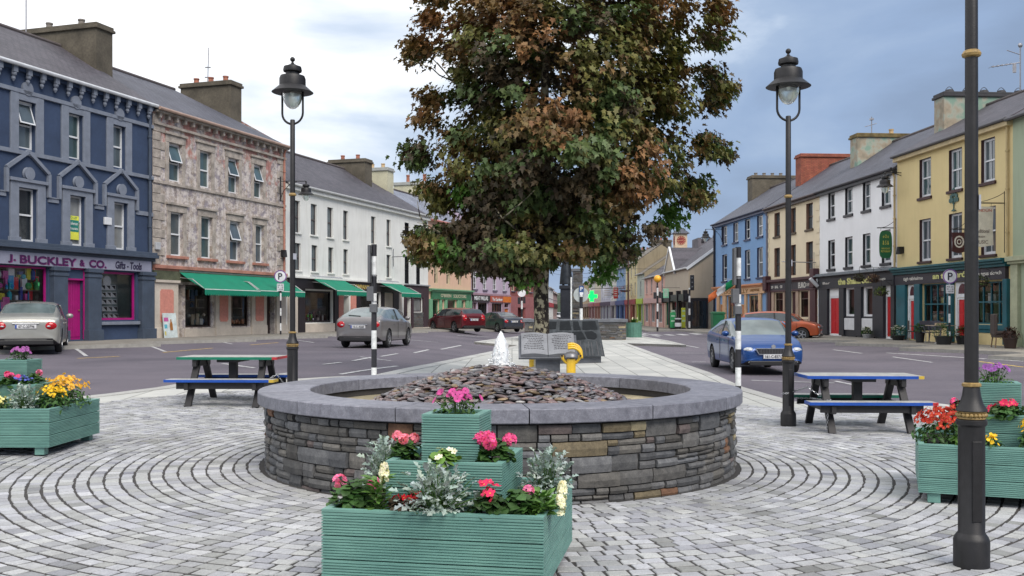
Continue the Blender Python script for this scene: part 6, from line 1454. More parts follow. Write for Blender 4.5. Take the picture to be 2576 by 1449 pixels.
H.part('pilaster', TLS, [(U(2262), U(2284), -.16, 0, .35, 2.86), (U(2307), U(2321), -.16, 0, .35, 2.86), (U(2390), U(2402), -.16, 0, .35, 2.86), (U(2531), U(2542), -.16, 0, .35, 2.86)], bevel=.015)
H.part('stall_riser', YLR, [(U(2322), U(2389), -.05, 0, .3, .92), (U(2446), U(2531), -.05, 0, .3, .78)]); H.part('ledge', TLS, [(U(2321), U(2389), -.12, 0, .98, 1.1), (U(2446), U(2531), -.12, 0, .92, 1.1), (U(2446), U(2531), -.08, 0, .78, .92)], bevel=.01)
H.wall(); H.roof(SLT, over=.25, gut=(.08, .08, .09), sof=mat('cream_soffit', (.52, .42, .24), .7)); H.downpipe(H.u1 - .25, 3.6, 8.9, mat('yellow_pipe', (.52, .40, .2), .6))
CHG = NT('mottled_chimney'); v = CHG.co(); c = CHG.ramp(CHG.noise(v, 1.6, 6), [(.38, (.20, .30, .24)), (.47, (.33, .34, .28)), (.55, (.32, .27, .20)), (.66, (.22, .2, .15))]); CHG = CHG.fin(c, .9)
H.chimney(H.u0 + .1, 2.0, 6.6, .95, 11.95, CHG, 0, cap=mat('black_cap', (.03, .03, .035), .7))
b = MB()
for k in range(5):
    y = 2.5 + k * .85; b.lathe([(.2, 11.93), (.22, 12.02), (.19, 12.1), (.12, 12.14)], c=(H.u0 + .1, y, 0), seg=12); b.tube([(H.u0 + .1, y - .2 + .4 * q / 8 , 12.1 + .17 * math.sin(math.pi * q / 8)) for q in range(9)], .015, 5)
[H.put(q, 'chimney_cowl', mat('black_cap', (.03, .03, .035), .7)) for q in pieces(b)]
t = thing('aerial', onwall('R', H.u0 + 2.9, 4.3, 11.2), 'tv aerial with small dish on the roof at the upper right', 'aerial'); b = MB(); b.tube([(0, 0, 0), (0, 0, 2.3)], .03, 6); b.tube([(-1.3, 0, 1.35), (0, 0, 1.55)], .025, 5); b.tube([(-.6, 0, 2.1), (0, 0, 1.9)], .02, 5); b.sphere((0, 0, 2.32), .11, 8, 6, sc=(1, .6, 1)); b.box(-.32, -.2, -.05, .05, 1.1, 1.5); [b.tube([(-1.3 + .2 * k, -.25, 1.36 + .03 * k), (-1.3 + .2 * k, .25, 1.36 + .03 * k)], .01, 4) for k in range(5)]; b.build('mast', mat('aerial_metal', (.3, .3, .32), .4, .7), t)
b = MB(); cl = lambda x, z, r: b.lathe([(r, -.015), (r, .015)], seg=12, M=Matrix.Translation((x, -.02, z)) @ Matrix.Rotation(R(90), 4, 'X'))
for cx, cz in ((0, .95), (-.26, .62), (.26, .62), ): [cl(cx + .11 * math.cos(q), cz + .13 * math.sin(q), .12) for q in (R(90), R(210), R(330))]
b.tube([(0, -.02, .8), (0, -.02, .1)], .03, 6); b.tube([(-.2, -.02, .5), (0, -.02, .3)], .02, 5); b.tube([(.2, -.02, .5), (0, -.02, .3)], .02, 5); b.prism([(-.25, 0), (.25, 0), (.0, .1)][::-1], -.05, .0)
o = b.build('shamrock_emblem', mat('emblem_green', (.03, .10, .09), .5), loc=onwall('R', U(2401), -.02, 5.85)); o.rotation_euler = (0, 0, H.rz); o.scale = (.82,) * 3; tag(o, 'dark green three-leaf emblem on the yellow wall above the middle window', 'emblem')
def hanging_sign(u, z, W_, Hh, m, label, words, wm, out=.4, oval=True, line='R', brm=IRON):
    O, d, nn = LINES[line]; t = thing('hanging_sign', onwall(line, u, 0, z), label, 'hanging sign', None, math.atan2(d.y, d.x) )
    b = MB(); b.tube([(0, 0, Hh + .14), (0, -out - W_ - .1, Hh + .14)], .025, 6); b.tube([(0, 0, Hh + .6), (0, 0, -.2)], .02, 6); b.tube([(0, 0, Hh + .55)] + [(0, -q * (out + W_) / 6, Hh + .14 + .4 * (1 - q / 6) ** 2) for q in range(1, 7)], .012, 5)
    for y in (-out - .08, -out - W_ + .08): b.tube([(0, y, Hh + .14), (0, y, Hh - .02)], .008, 4)
    b.build('bracket', brm, t)
    b = MB(); pts = []
    if oval: pts = [(-out - W_ / 2 + W_ / 2 * math.copysign(abs(math.cos(q)) ** .45, math.cos(q)), Hh / 2 + Hh / 2 * math.copysign(abs(math.sin(q)) ** .6, math.sin(q))) for q in [2 * math.pi * i / 28 for i in range(28)]]
    else: pts = [(-out - W_, .08), (-out - W_ / 2, 0), (-out, .08), (-out - .03, Hh * .5), (-out, Hh), (-out - W_, Hh), (-out - W_ + .03, Hh * .5)]
    n_ = len(pts); vs = [(x, y, z) for x in (-.02, .02) for y, z in pts]; b.add(vs, [tuple(range(n_ - 1, -1, -1)), tuple(range(n_, 2 * n_))] + [(i, (i + 1) % n_, (i + 1) % n_ + n_, i + n_) for i in range(n_)]); bo = b.build('board', m, t)
    for (s_, zz, ww, hh, mm) in words: text('lettering', s_, 0, mm, bo, (.026, -out - W_ / 2, zz), rot=(90, 0, 90), width=ww, height=hh, ext=.003); text('lettering', s_, 0, mm, bo, (-.026, -out - W_ / 2, zz), rot=(90, 0, -90), width=ww, height=hh, ext=.003)
    return t
PAR = mat('parchment_board', (.60, .55, .45), .6, sc=4, var=.15); REDL = mat('red_letters', (.4, .06, .04), .5); GLD2 = mat('gold_leaf', (.6, .55, .12), .4); DGN = mat('dark_green_board', (.01, .12, .05), .45)
# signs face the camera, standing square to their wall
hanging_sign(U(2527), 3.98 + .1, .95, 1.55, PAR, 'cream parchment-shaped pub sign hanging at the right of the yellow wall', [('SEANDÚN', 1.42, .8, .13, REDL), ('Traditional', .62, .6, .14, mat('ink_brown', (.12, .08, .06), .6)), ('IRISH', .4, .25, .07, mat('ink_brown', (.12, .08, .06), .6)), ('MUSIC', .2, .5, .13, mat('ink_brown', (.12, .08, .06), .6))], WLT, .45, False)
hanging_sign(U(2437), 4.0, .6, .85, mat('maroon_board', (.06, .015, .02), .5), 'square maroon sign with a pale round crest on the yellow pub', [('O', .47, .42, .5, WLT), ('o', .47, .2, .22, WLT)], WLT, .12, False)
bracket_lamp('R', 2272, 4.35, 'dark lantern at the joint of the white and yellow pubs')
# white pub
WPR = render_mat('bright_white_render', (.80, .81, .82), .03); BKR = mat('black_reveal', (.02, .02, .026), .5)
H = House('white_pub', 'R', U(2062) + .002, U(2257) - .002, .42, 8.5, 11.2, 'bright white pub with black window reveals and a black shopfront', WPR, cat='pub')
for (a, c) in ((2083.5, 2100), (2126, 2144.5), (2170.5, 2189.5), (2218, 2240)): H.window(U(a), U(c), 6.76, 8.2, WFR, rgh.choice([GL[0], GL[1], GL[3]]), rev=BKR, sill=BKR, dep=.18, fw=.11, sh=.13); H.window(U(a) , U(c), 3.98, 5.58, WFR, rgh.choice([GL[0], GL[1], GL[3]]), rev=BKR, sill=BKR, dep=.18, fw=.11, sh=.13)
SHBK = mat('charcoal_shop', (.020, .022, .030), .5, sc=2); H.part('cornice', mat('slate_ledge', (.16, .18, .20), .6, sc=3), [(H.u0, H.u1, -.40, 0, 3.58, 3.66), (H.u0, H.u1, -.28, 0, 3.66, 3.74)], bevel=.01); H.part('fascia', SHBK, [(H.u0, H.u1, -.18, 0, 2.88, 3.58)])
z0_ = .42; text('lettering', 'the Shamrock', 0, YLT, H.o, ((U(2118) + U(2200)) / 2 - H.u0, -.19, 3.22 - z0_), width=U(2202) - U(2117), height=.34, bold=.04); text('lettering', 'Bar', 0, WLT, H.o, (U(2087) - H.u0, -.19, 3.2 - z0_), width=U(2096) - U(2078), height=.13, bold=.01); text('lettering', 'Lounge', 0, WLT, H.o, ((U(2208) + U(2238)) / 2 - H.u0, -.19, 3.2 - z0_), width=U(2238) - U(2210), height=.18, bold=.01)
H.door(U(2089), U(2115), .47, 2.42, REDD, dep=.07, frame=WFR, panels=3); H.part('transom', WFR, [(U(2088), U(2116), -.02, .02, 2.42, 2.5)]); H.door(U(2231), U(2246), .47, 2.4, REDD, dep=.07, frame=WFR, panels=3)
for (a, c) in ((2132, 2153), (2177, 2199)):
    H.shopwin(U(a), U(c), 1.42, 2.86, WFR, dep=.1, inner=1, gm=None, fw=.07, backm=mat('net_curtain', (.25, .26, .22), .9, sc=3)); H.part('riser_panel', WFR, [(U(a) - .35, U(c) + .35, -.12, 0, .66, 1.28)], bevel=.02)
H.part('pilaster', SHBK, [(U(2066), U(2087), -.16, 0, .35, 2.88), (U(2117), U(2129), -.16, 0, .35, 2.88), (U(2156), U(2173), -.16, 0, .35, 2.88), (U(2202), U(2229), -.16, 0, .35, 2.88), (U(2248), H.u1, -.16, 0, .35, 2.88)], bevel=.01); H.part('stall_riser', SHBK, [(U(2129), U(2156), -.08, 0, .3, 1.38), (U(2173), U(2202), -.08, 0, .3, 1.38)])
H.wall(); H.roof(SLT2, over=.25, gut=(.03, .03, .04), sof=SHBK); H.chimney(H.u0, 2.0, 6.4, 1., 11.75, CHG, 1, POTY, cap=mat('mossy_cap', (.16, .12, .05), .95, var=.5, sc=3)); H.downpipe(H.u1 - .12, 3.7, 8.3, mat('yellow_pipe', (.52, .40, .2), .6))
H.downpipe(H.u0 + .1, .4, 3.5, WFR, .07)
hanging_sign(U(2254), 4.15, .62, 1.3, DGN, 'dark green oval-ended board with gold lettering hanging from the white pub', [('o O o', 1.04, .28, .16, GLD2), ('& S &', .74, .3, .2, GLD2), ('BAR FOOD', .46, .4, .08, GLD2), ('RESTAURANT', .33, .46, .1, GLD2)], GLD2, .2, True)
# cream shop house
CMR = render_mat('cream_render', (.74, .64, .46), .04); MRS = mat('maroon_shop_paint', (.06, .016, .022), .5, sc=2, var=.2); BRV = mat('tan_reveal', (.28, .16, .11), .7); BRF = mat('brown_sash', (.07, .035, .025), .5)
H = House('cream_house', 'R', U(1930) + .002, U(2062) - .002, .42, 8.48, 11.2, 'cream house with brown sashes over a maroon shopfront', CMR)
for (a, c) in ((1948, 1962), (1989, 2002), (2028, 2045)): H.window(U(a), U(c), 6.45, 7.98, BRF, GL[1], rev=BRV, sill=mat('umber_sill', (.10, .075, .05), .8), dep=.2, sh=.12); H.window(U(a), U(c), 3.85, 5.72, BRF, GL[1], rev=BRV, dep=.2, split=.45)
b = MB()
for k in range(14):
    if k % 2: z = 3.9 + k * .32; b.box(H.u0 + .02, H.u0 + .5, -.03, 0, z, z + .3); b.box(H.u1 - .5, H.u1 - .02, -.03, 0, z, z + .3)
H.put(b, 'quoins', CMR, bevel=.01)
H.part('cornice', MRS, [(H.u0 + .1, H.u1 - .1, -.32, 0, 3.52, 3.68)], bevel=.012); H.part('fascia', FBL, [(U(1943), U(2053), -.15, 0, 2.98, 3.42)]); H.part('fascia_frame', MRS, [(H.u0 + .1, U(1943), -.2, 0, 2.9, 3.52), (U(2053), H.u1 - .1, -.2, 0, 2.9, 3.52), (U(1943), U(2053), -.17, 0, 2.88, 2.98), (U(1943), U(2053), -.17, 0, 3.42, 3.52)], bevel=.01)
H.part('console', MRS, [(H.u0 + .05, H.u0 + .75, -.36, 0, 3.0, 3.95), (H.u1 - .7, H.u1 - .05, -.36, 0, 3.0, 4.1)], bevel=.04)
text('lettering', 'EURO', 0, WLT, H.o, ((U(2016) + U(2032)) / 2 - H.u0, -.16, 3.2 - .42), width=U(2033) - U(2014), height=.34, bold=.03); text('lettering', '20· STORE ·10', 0, WLT, H.o, ((U(2036) + U(2051)) / 2 - H.u0, -.16, 3.2 - .42), width=U(2051) - U(2035), height=.18, bold=.02); text('lettering', '30·  BAL  ·20', 0, WLT, H.o, ((U(1946) + U(1974)) / 2 - H.u0, -.16, 3.2 - .42), width=U(1974) - U(1946), height=.18, bold=.02)
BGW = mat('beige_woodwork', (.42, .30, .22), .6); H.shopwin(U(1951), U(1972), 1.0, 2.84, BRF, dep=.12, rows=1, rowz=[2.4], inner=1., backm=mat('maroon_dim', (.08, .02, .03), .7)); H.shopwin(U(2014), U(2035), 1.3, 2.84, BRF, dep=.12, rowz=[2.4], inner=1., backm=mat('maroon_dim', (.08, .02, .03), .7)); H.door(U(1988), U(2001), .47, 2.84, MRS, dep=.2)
H.part('pilaster', BGW, [(U(a), U(c), -.10, 0, .35, 2.88) for a, c in ((1944, 1950), (1973, 1977), (2005, 2012), (2037, 2042))], bevel=.01); H.part('dark_pier', MRS, [(U(1936), U(1943), -.14, 0, .35, 2.9), (U(2043), U(2056), -.14, 0, .35, 2.9), (U(1977.5), U(1987), -.06, 0, .35, 2.88)]); H.part('stall_riser', BGW, [(U(1951), U(1972), -.07, 0, .35, .98), (U(2013), U(2036), -.12, 0, .35, 1.2)])
H.wall(); H.roof(SLT2, over=.25, gut=(.06, .04, .04), sof=DBR)
n = NT('old_red_brick'); tcn = n.n('ShaderNodeTexCoord'); sx = n.n('ShaderNodeSeparateXYZ', {0: tcn.outputs['Object']}); sm = n.n('ShaderNodeMath', {0: sx.outputs[0], 1: sx.outputs[1]}, operation='ADD'); v = n.n('ShaderNodeCombineXYZ', {0: sm.outputs[0], 1: sx.outputs[2]}).outputs[0]
br = n.n('ShaderNodeTexBrick', {'Vector': v, 'Color1': (.30, .07, .045, 1), 'Color2': (.38, .11, .06, 1), 'Mortar': (.14, .07, .05, 1), 'Scale': 1, 'Mortar Size': .012, 'Brick Width': .23, 'Row Height': .08}); n.bump(br.outputs[1], -.01); OBR = n.fin(n.mix(1, br.outputs[0], n.ramp(n.noise(n.co(), 2, 5), [(.3, (.7,) * 3), (.7, (1.15,) * 3)]), 'MULTIPLY'), .9)
H.chimney(H.u0, 2.1, 6.5, 1.0, 12.05, OBR, 0, cap=OBR); H.downpipe(H.u0 + .15, .4, 8.2, mat('grey_blue_pipe', (.2, .22, .3), .5), .07)
t = thing('aerial', onwall('R', H.u1 - 2.6, 4.2, 11.2), 'thin tv aerial standing beside the red brick chimney', 'aerial'); b = MB(); b.tube([(0, 0, 0), (0, 0, 2.1)], .03, 6); b.tube([(-.4, 0, 1.5), (.3, 0, 1.7)], .02, 5); b.box(-.1, .1, -.1, .1, 1.9, 2.0); b.build('mast', mat('aerial_metal', (.3, .3, .32), .4, .7), t)
# blue house
BLR = render_mat('sky_blue_render', (.20, .345, .57), .04); NVR = mat('navy_reveal', (.02, .035, .10), .5); ORS = mat('apricot_shop', (.62, .27, .13), .6, sc=2, var=.12); ORC = mat('apricot_pale', (.66, .42, .24), .6, sc=2, var=.12)
H = House('blue_house', 'R', U(1799), U(1930) - .002, .42, 8.55, 11.2, 'sky blue house over an apricot shopfront with an Irish flag', BLR)
for (a, c) in ((1817, 1829), (1844.5, 1857), (1874, 1887), (1904.5, 1919)): H.window(U(a), U(c), 6.72, 8.15, WFR, rgh.choice([GL[0], GL[1], GL[2]]), rev=NVR, sill=NVR, dep=.18, fw=.09, sh=.12); H.window(U(a), U(c), 3.95, 5.98, WFR, rgh.choice([GL[0], GL[1], GL[2]]), rev=NVR, sill=NVR, dep=.18, fw=.09, sh=.12)
H.part('cornice', ORS, [(H.u0 + .1, H.u1 - .2, -.35, 0, 3.42, 3.54), (H.u0 + .1, H.u1 - .2, -.24, 0, 3.32, 3.42)], bevel=.012); H.part('fascia', ORC, [(H.u0 + .1, H.u1 - .2, -.16, 0, 2.86, 3.32)])
text('lettering', 'T. DONNELLY', 0, mat('bronze_letters', (.28, .13, .03), .5), H.o, ((U(1815) + U(1888)) / 2 - H.u0, -.17, 3.08 - .42), width=U(1889) - U(1815), height=.28, bold=.02); text('lettering', 'HARDWARE', 0, mat('bronze_letters', (.28, .13, .03), .5), H.o, ((U(1893) + U(1916)) / 2 - H.u0, -.17, 3.1 - .42), width=U(1917) - U(1893), height=.18, bold=.02)
for (a, c, nm) in ((1831, 1849, 0), (1884, 1907, 1)):
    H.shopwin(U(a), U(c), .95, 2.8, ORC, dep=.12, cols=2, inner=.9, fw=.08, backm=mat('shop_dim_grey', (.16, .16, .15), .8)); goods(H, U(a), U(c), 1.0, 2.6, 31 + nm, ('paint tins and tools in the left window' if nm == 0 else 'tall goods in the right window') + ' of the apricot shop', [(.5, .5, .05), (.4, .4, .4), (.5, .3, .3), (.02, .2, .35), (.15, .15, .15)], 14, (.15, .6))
H.door(U(1863), U(1874), .5, 2.15, ORS, dep=.12, frame=ORC); H.door(U(1813), U(1820), .5, 2.2, ORS, dep=.12, frame=ORC); H.part('pilaster', ORC, [(U(a), U(c), -.12, 0, .35, 2.86) for a, c in ((1806, 1812), (1821, 1829), (1876, 1881), (1911, 1918))], bevel=.01); H.part('stall_riser', ORS, [(U(1831), U(1849), -.05, 0, .35, .93), (U(1884), U(1908), -.05, 0, .35, .93)])
H.wall(); H.roof(SLT2, over=.25, e0=.15, gut=(.02, .03, .07), sof=NVR); H.chimney(H.u0 + .6, 2.6, 6.2, 1.2, 12.25, CHM, 5, mat('grey_pot', (.2, .18, .16), .8), ph=.25); H.downpipe(H.u0 + .05, .4, 8.3, mat('dark_navy_pipe', (.012, .015, .03), .5), .09)
t = thing('flag', onwall('R', U(1863), -.15, 3.9), 'green white and orange tricolour flag on the apricot shop', 'flag'); b = MB(); b.tube([(0, 0, 0), (-1.1, -.25, .1)], .02, 6); b.build('pole', WFR, t)
for nm, c_, q0 in (('green_band', (.0, .25, .09), 0), ('white_band', (.75, .77, .76), 1), ('orange_band', (.62, .15, .04), 2)):
    b = MB(); vs = []
    for i in range(4):
        for j in range(6):
            a_ = (q0 + i / 3); vs.append((-.35 - a_ * .62 + .03 * math.sin(j * 2.), -.1 + .07 * math.sin(a_ * 3 + j), .15 - a_ * .42 - j * .11))
    b.add(vs, [(i * 6 + j, i * 6 + j + 1, (i + 1) * 6 + j + 1, (i + 1) * 6 + j) for i in range(3) for j in range(5)]); o = b.build(nm, mat(nm, c_, .8), t, smooth=True); sm_ = o.modifiers.new('solid', 'SOLIDIFY'); sm_.thickness = .01
# ------------------------------------------------------------------ corner building with the clock, and the row up the street
Fu = lambda px, off=0: UP('F', px, off)
BEI = render_mat('beige_render', (.47, .385, .285), .08); BEL = render_mat('beige_light_render', (.50, .44, .35), .08)
H = House('corner_building', 'F', Fu(1673), 0, .1, 5.3, 8.5, 'beige corner building with a black shop and a little clock tower', BEI, 9.0, 'building')
for (a, c) in ((1683, 1687), (1701, 1705), (1711, 1715), (1722, 1727)): H.window(Fu(a), Fu(c), 3.6, 5.0, WFR, GL[0], dep=.12)
H.part('fascia', BKR, [(Fu(1674), 0, -.3, 0, 2.55, 3.1)]); H.part('console', BLK, [(Fu(px) - .2, Fu(px) + .2, -.4, 0, 2.45, 3.4) for px in (1675, 1693, 1713, 1730)])
H.part('front_band', BEL, [(Fu(1674), -.02, -.04, 0, 3.1, 5.25)])
H.shopwin(Fu(1676), Fu(1683), .4, 2.5, mat('shop_green', (.01, .22, .13), .5), dep=.15, backm=mat('shop_green', (.01, .22, .13), .5)); H.shopwin(Fu(1690), Fu(1703), .4, 2.5, BLK, dep=.15, cols=3); H.shopwin(Fu(1706), Fu(1729), .4, 2.5, BLK, dep=.15, cols=4)
H.part('pier', BLK, [(Fu(px) - .25, Fu(px) + .25, -.1, 0, 0, 2.55) for px in (1685, 1705, 1731)])
b = MB(); a, c = Fu(1674.5), Fu(1701); b.prism([(a, 5.1), (c, 5.1), ((a + c) / 2, 7.3)][::-1], -.12, .3); H.put(b, 'dormer', BEL); b = MB(); m_ = (a + c) / 2; b.add([(a - .2, -.1, 4.95), (m_, -.1, 7.40), (m_, 4.2, 7.40), (a - .2, 4.2, 4.95), (c + .2, -.1, 4.95), (c + .2, 4.2, 4.95)], [(0, 1, 2, 3), (1, 4, 5, 2)]); H.put(b, 'dormer_roof', SLT); b = MB(); b.beam((a - .2, -.14, 4.95), (m_, -.14, 7.42), .14, .16, up=(0, 1, 0)); b.beam((m_, -.14, 7.42), (c + .2, -.14, 4.95), .14, .16, up=(0, 1, 0)); H.put(b, 'bargeboard', WFR)
H.wall(); ro = H.roof(SLT, over=.2, e1=.12, gut=(.55, .52, .46)); b = MB(); b.beam((.14, -.2, 5.12), (.14, 4.5, 8.52), .06, .22); b.build('bargeboard', WFR, H.ro)
# black corner shop round the gable end
b = MB(); b.box(.002, .12, -.1, 1.55, 0, 2.75); cs = H.put(b, 'corner_shopfront', BLK); b = MB(); [b.box(.121, .135, y0, y1, .25, 2.5) for y0, y1 in ((.2, .65), (.72, 1.05), (1.1, 1.42))]; b.build('glazing', GL[0], cs)
zt_ = lambda py, Y_: 1.6 + (785 - py) * Y_ / FX
b = MB(); cx, cy_ = Fu(1711, 1.6), 1.6; b.box(cx - .66, cx + .66, cy_ - .66, cy_ + .66, 5.5, 7.45); b.box(cx - .56, cx + .56, cy_ - .56, cy_ + .56, 7.45, 8.95); tw = H.put(b, 'clock_tower', mat('tower_cream', (.62, .49, .35), .8, sc=1))
b = MB(); b.add([(cx - .78, cy_ - .78, 8.95), (cx + .78, cy_ - .78, 8.95), (cx + .78, cy_ + .78, 8.95), (cx - .78, cy_ + .78, 8.95), (cx, cy_, 9.65)], [(0, 1, 4), (1, 2, 4), (2, 3, 4), (3, 0, 4), (3, 2, 1, 0)]); b.build('tower_roof', SLT2, tw)
for M in (Matrix.Translation((cx + .57, cy_, 8.3)) @ Matrix.Rotation(R(90), 4, 'Z') @ Matrix.Rotation(R(90), 4, 'X'), Matrix.Translation((cx, cy_ - .57, 8.3)) @ Matrix.Rotation(R(90), 4, 'X')):
    b = MB(); b.lathe([(.43, -.02), (.43, .03)], seg=28, M=M); cf = b.build('clock_face', mat('clock_maroon', (.25, .03, .03), .5), tw)
    b = MB()
    for k in range(12):
        a_ = k * math.pi / 6; b.box(-.022, .022, .26, .38, .031, .04, M=M @ Matrix.Rotation(a_, 4, 'Z'))
    b.lathe([(.405, .031), (.425, .036)], seg=28, cap=False, M=M); b.box(-.02, .02, -.05, .28, .032, .05, M=M @ Matrix.Rotation(R(100), 4, 'Z')); b.box(-.02, .02, -.05, .2, .032, .05, M=M @ Matrix.Rotation(R(-80), 4, 'Z')); b.build('clock_hands', ORC, cf)
far = [  # px0, px1, wall colour, eave, ridge, shop colour, label
    (1621, 1673, (.66, .42, .36), 5.2, 7.5, (.60, .38, .36), 'pink house next to the corner building', SLT),
    (1603, 1621, (.42, .46, .40), 5.8, 8.2, (.38, .55, .03), 'narrow pale green house with a lime shopfront', SLTB),
    (1574, 1603, (.62, .54, .32), 7.3, 9.2, (.30, .02, .03), 'tall cream house with a red door and red hanging flowers', SLTB),
    (1551, 1574, (.22, .34, .52), 7.2, 9.1, (.03, .06, .22), 'light blue house with a navy shopfront', SLT2),
    (1537, 1551, (.60, .60, .56), 7.2, 9.0, (.25, .22, .28), 'pale house with blue-grey shopfront beyond the light blue one', SLT2),
    (1512, 1537, (.55, .56, .64), 6.9, 9.3, (.05, .03, .07), 'lavender white house farther up the street', SLT),
    (1497, 1512, (.62, .58, .46), 6.6, 8.8, (.35, .08, .07), 'cream house with a red shop far up the street', SLT),
    (1482, 1497, (.60, .60, .58), 6.4, 8.4, (.30, .05, .05), 'small white house with a red front far up the street', SLT),
    (1466, 1482, (.45, .35, .22), 6.8, 9.0, (.2, .12, .08), 'ochre house near the end of the street', SLT),
    (1448, 1466, (.42, .38, .33), 6.5, 8.5, (.12, .08, .06), 'greyish house at the end of the street', SLT)]
for i, (p0, p1, wc, e_, r_, sc_, lb, rm) in enumerate(far):
    u0, u1 = Fu(p0), Fu(p1) - .004
    if i == 0: u1 = Fu(1673) - .004
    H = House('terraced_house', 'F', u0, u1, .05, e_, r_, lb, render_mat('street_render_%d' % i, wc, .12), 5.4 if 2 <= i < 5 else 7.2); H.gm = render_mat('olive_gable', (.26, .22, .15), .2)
    w = u1 - u0; nW = max(1, int(w / 2.7)); sm_ = mat('street_shop_%d' % i, sc_, .5)
    for k in range(nW):
        u = u0 + w * (k + .5) / nW; H.window(u - .42, u + .42, 3.5, 4.95, WFR, GL[0], dep=.12, sill=H.wm)
        if e_ > 7.1: H.window(u - .42, u + .42, 5.6, 6.9, WFR, GL[0], dep=.12, sill=H.wm)
    H.part('fascia', sm_, [(u0 + .3, u1 - .3, -.2, 0, 2.5, 3.05)]); b = MB()
    for k in range(max(1, int(w / 3.6))):
        ww = w / max(1, int(w / 3.6)); u = u0 + ww * (k + .5); H.shopwin(u - ww * .36, u + ww * .12, .6, 2.45, WFR if i in (0, 5) else sm_, dep=.12, inner=.6, cols=2); H.door(u + ww * .2, u + ww * .4, .15, 2.4, sm_, dep=.15, handle=False)
        b.box(u - ww * .48, u - ww * .38, -.08, 0, 0, 2.5)
    H.put(b, 'pilasters', sm_); H.wall(); H.roof(rm, over=.2, gut=(.3, .3, .3)); 
    if i in (2, 4, 6, 8): H.chimney(u0 + .6, 3, 5.4, .9, r_ + 1.1, CHM, 3)
# far gable closing the view and church tower
GST = mat('grey_tower_stone', (.13, .12, .135), .9, sc=1, var=.3, bump=.02, bsc=4)
Y = 125.; x0, x1 = P(1758, 0, Y)[0], P(1792, 0, Y)[0]
t = thing('church_tower', ((x0 + x1) / 2, Y, 0), 'dark battlemented stone tower rising behind the corner building roof', 'tower'); hw = (x1 - x0) / 2
b = MB(); zt2 = 1.6 + (785 - 602) * Y / FX; b.box(-hw, hw, 0, 4, 0, zt2 - 1.2); b.build('shaft', GST, t); b = MB(); b.box(-hw - .1, hw + .1, -.1, 4.1, zt2 - 1.2, zt2 - .5)
for k in range(3): b.box(-hw - .1 + k * (2 * hw + .2) * .4, -hw - .1 + k * (2 * hw + .2) * .4 + (2 * hw + .2) * .2, -.1, 4.1, zt2 - .5, zt2 + .2)
b.build('battlements', GST, t); b = MB(); b.box(-.35, .35, -.02, .1, zt2 - 2.6, zt2 - 1.5); b.build('louvre', SLT3, t)
Y = 128; t = thing('church_roof', (P(1800, 0, Y)[0], Y, 0), 'dark roof and turret beside the battlemented tower', 'church'); b = MB(); zz = 1.6 + (785 - 622) * Y / FX; b.box(-2.4, 6, 0, 5, 0, zz - 1); b.box(-.2, .7, 0, .9, zz - 1, zz + 1.6); b.box(1.2, 2.1, 0, .9, zz - 1, zz + 1.1); b.build('wall', GST, t)
# hills closing the far end
b = MB(); vs = []; rgm = random.Random(5); N = 90
for i in range(N + 1):
    x = -420 + 1000 * i / N; h = 11 + 9 * mn.noise(Vector((x * .006, 1, 0))) + 3.0 * mn.noise(Vector((x * .05, 3, 0)))
    vs += [(x, 520, -2), (x, 535, h * .6), (x, 600, h), (x, 800, h + 4)]
b.add(vs, [(4 * i + k, 4 * i + 4 + k, 4 * i + 5 + k, 4 * i + 1 + k) for i in range(N) for k in range(3)]); structure(b.build('hills', mat('wooded_hill', (.035, .055, .03), .95, sc=.1, var=.5), smooth=True))
# ------------------------------------------------------------------ cars
def paint(name, c, metal=.35, rough=.28):
    n = NT(name); v = n.co(); cc = n.mix(1, c, n.ramp(n.noise(v, 1.5, 4), [(.3, (.88,) * 3), (.7, (1.06,) * 3)]), 'MULTIPLY'); n.b.inputs['Coat Weight'].default_value = .55; n.b.inputs['Coat Roughness'].default_value = .04
    return n.fin(cc, n.n('ShaderNodeMapRange', {0: n.noise(v, 30, 3), 3: rough, 4: rough + .12}).outputs[0], metal, .5)
CGL = glass('car_glass', (.035, .045, .05), .04); CGL2 = glass('car_glass_reflection_tint', (.10, .13, .13), .05); TYR = mat('tyre_rubber', (.018, .018, .019), .85, sc=20); RIM = mat('alloy_rim', (.33, .34, .36), .35, .7, sc=8); TRIM = mat('black_trim', (.015, .015, .016), .5)  # second car glass: paler base colour stands in for a light reflection
RL = mat('rear_lamp_red', (.42, .006, .012), .15, sc=20, var=.3); HL = mat('head_lamp_glass', (.55, .58, .6), .08, sc=20, var=.4); CHR = mat('chrome', (.5, .51, .53), .3, .9); PLT = mat('plate_white', (.62, .63, .64), .5); INKB = mat('plate_ink', (.02, .02, .025), .5); PBL = mat('plate_blue', (.02, .06, .3), .5)
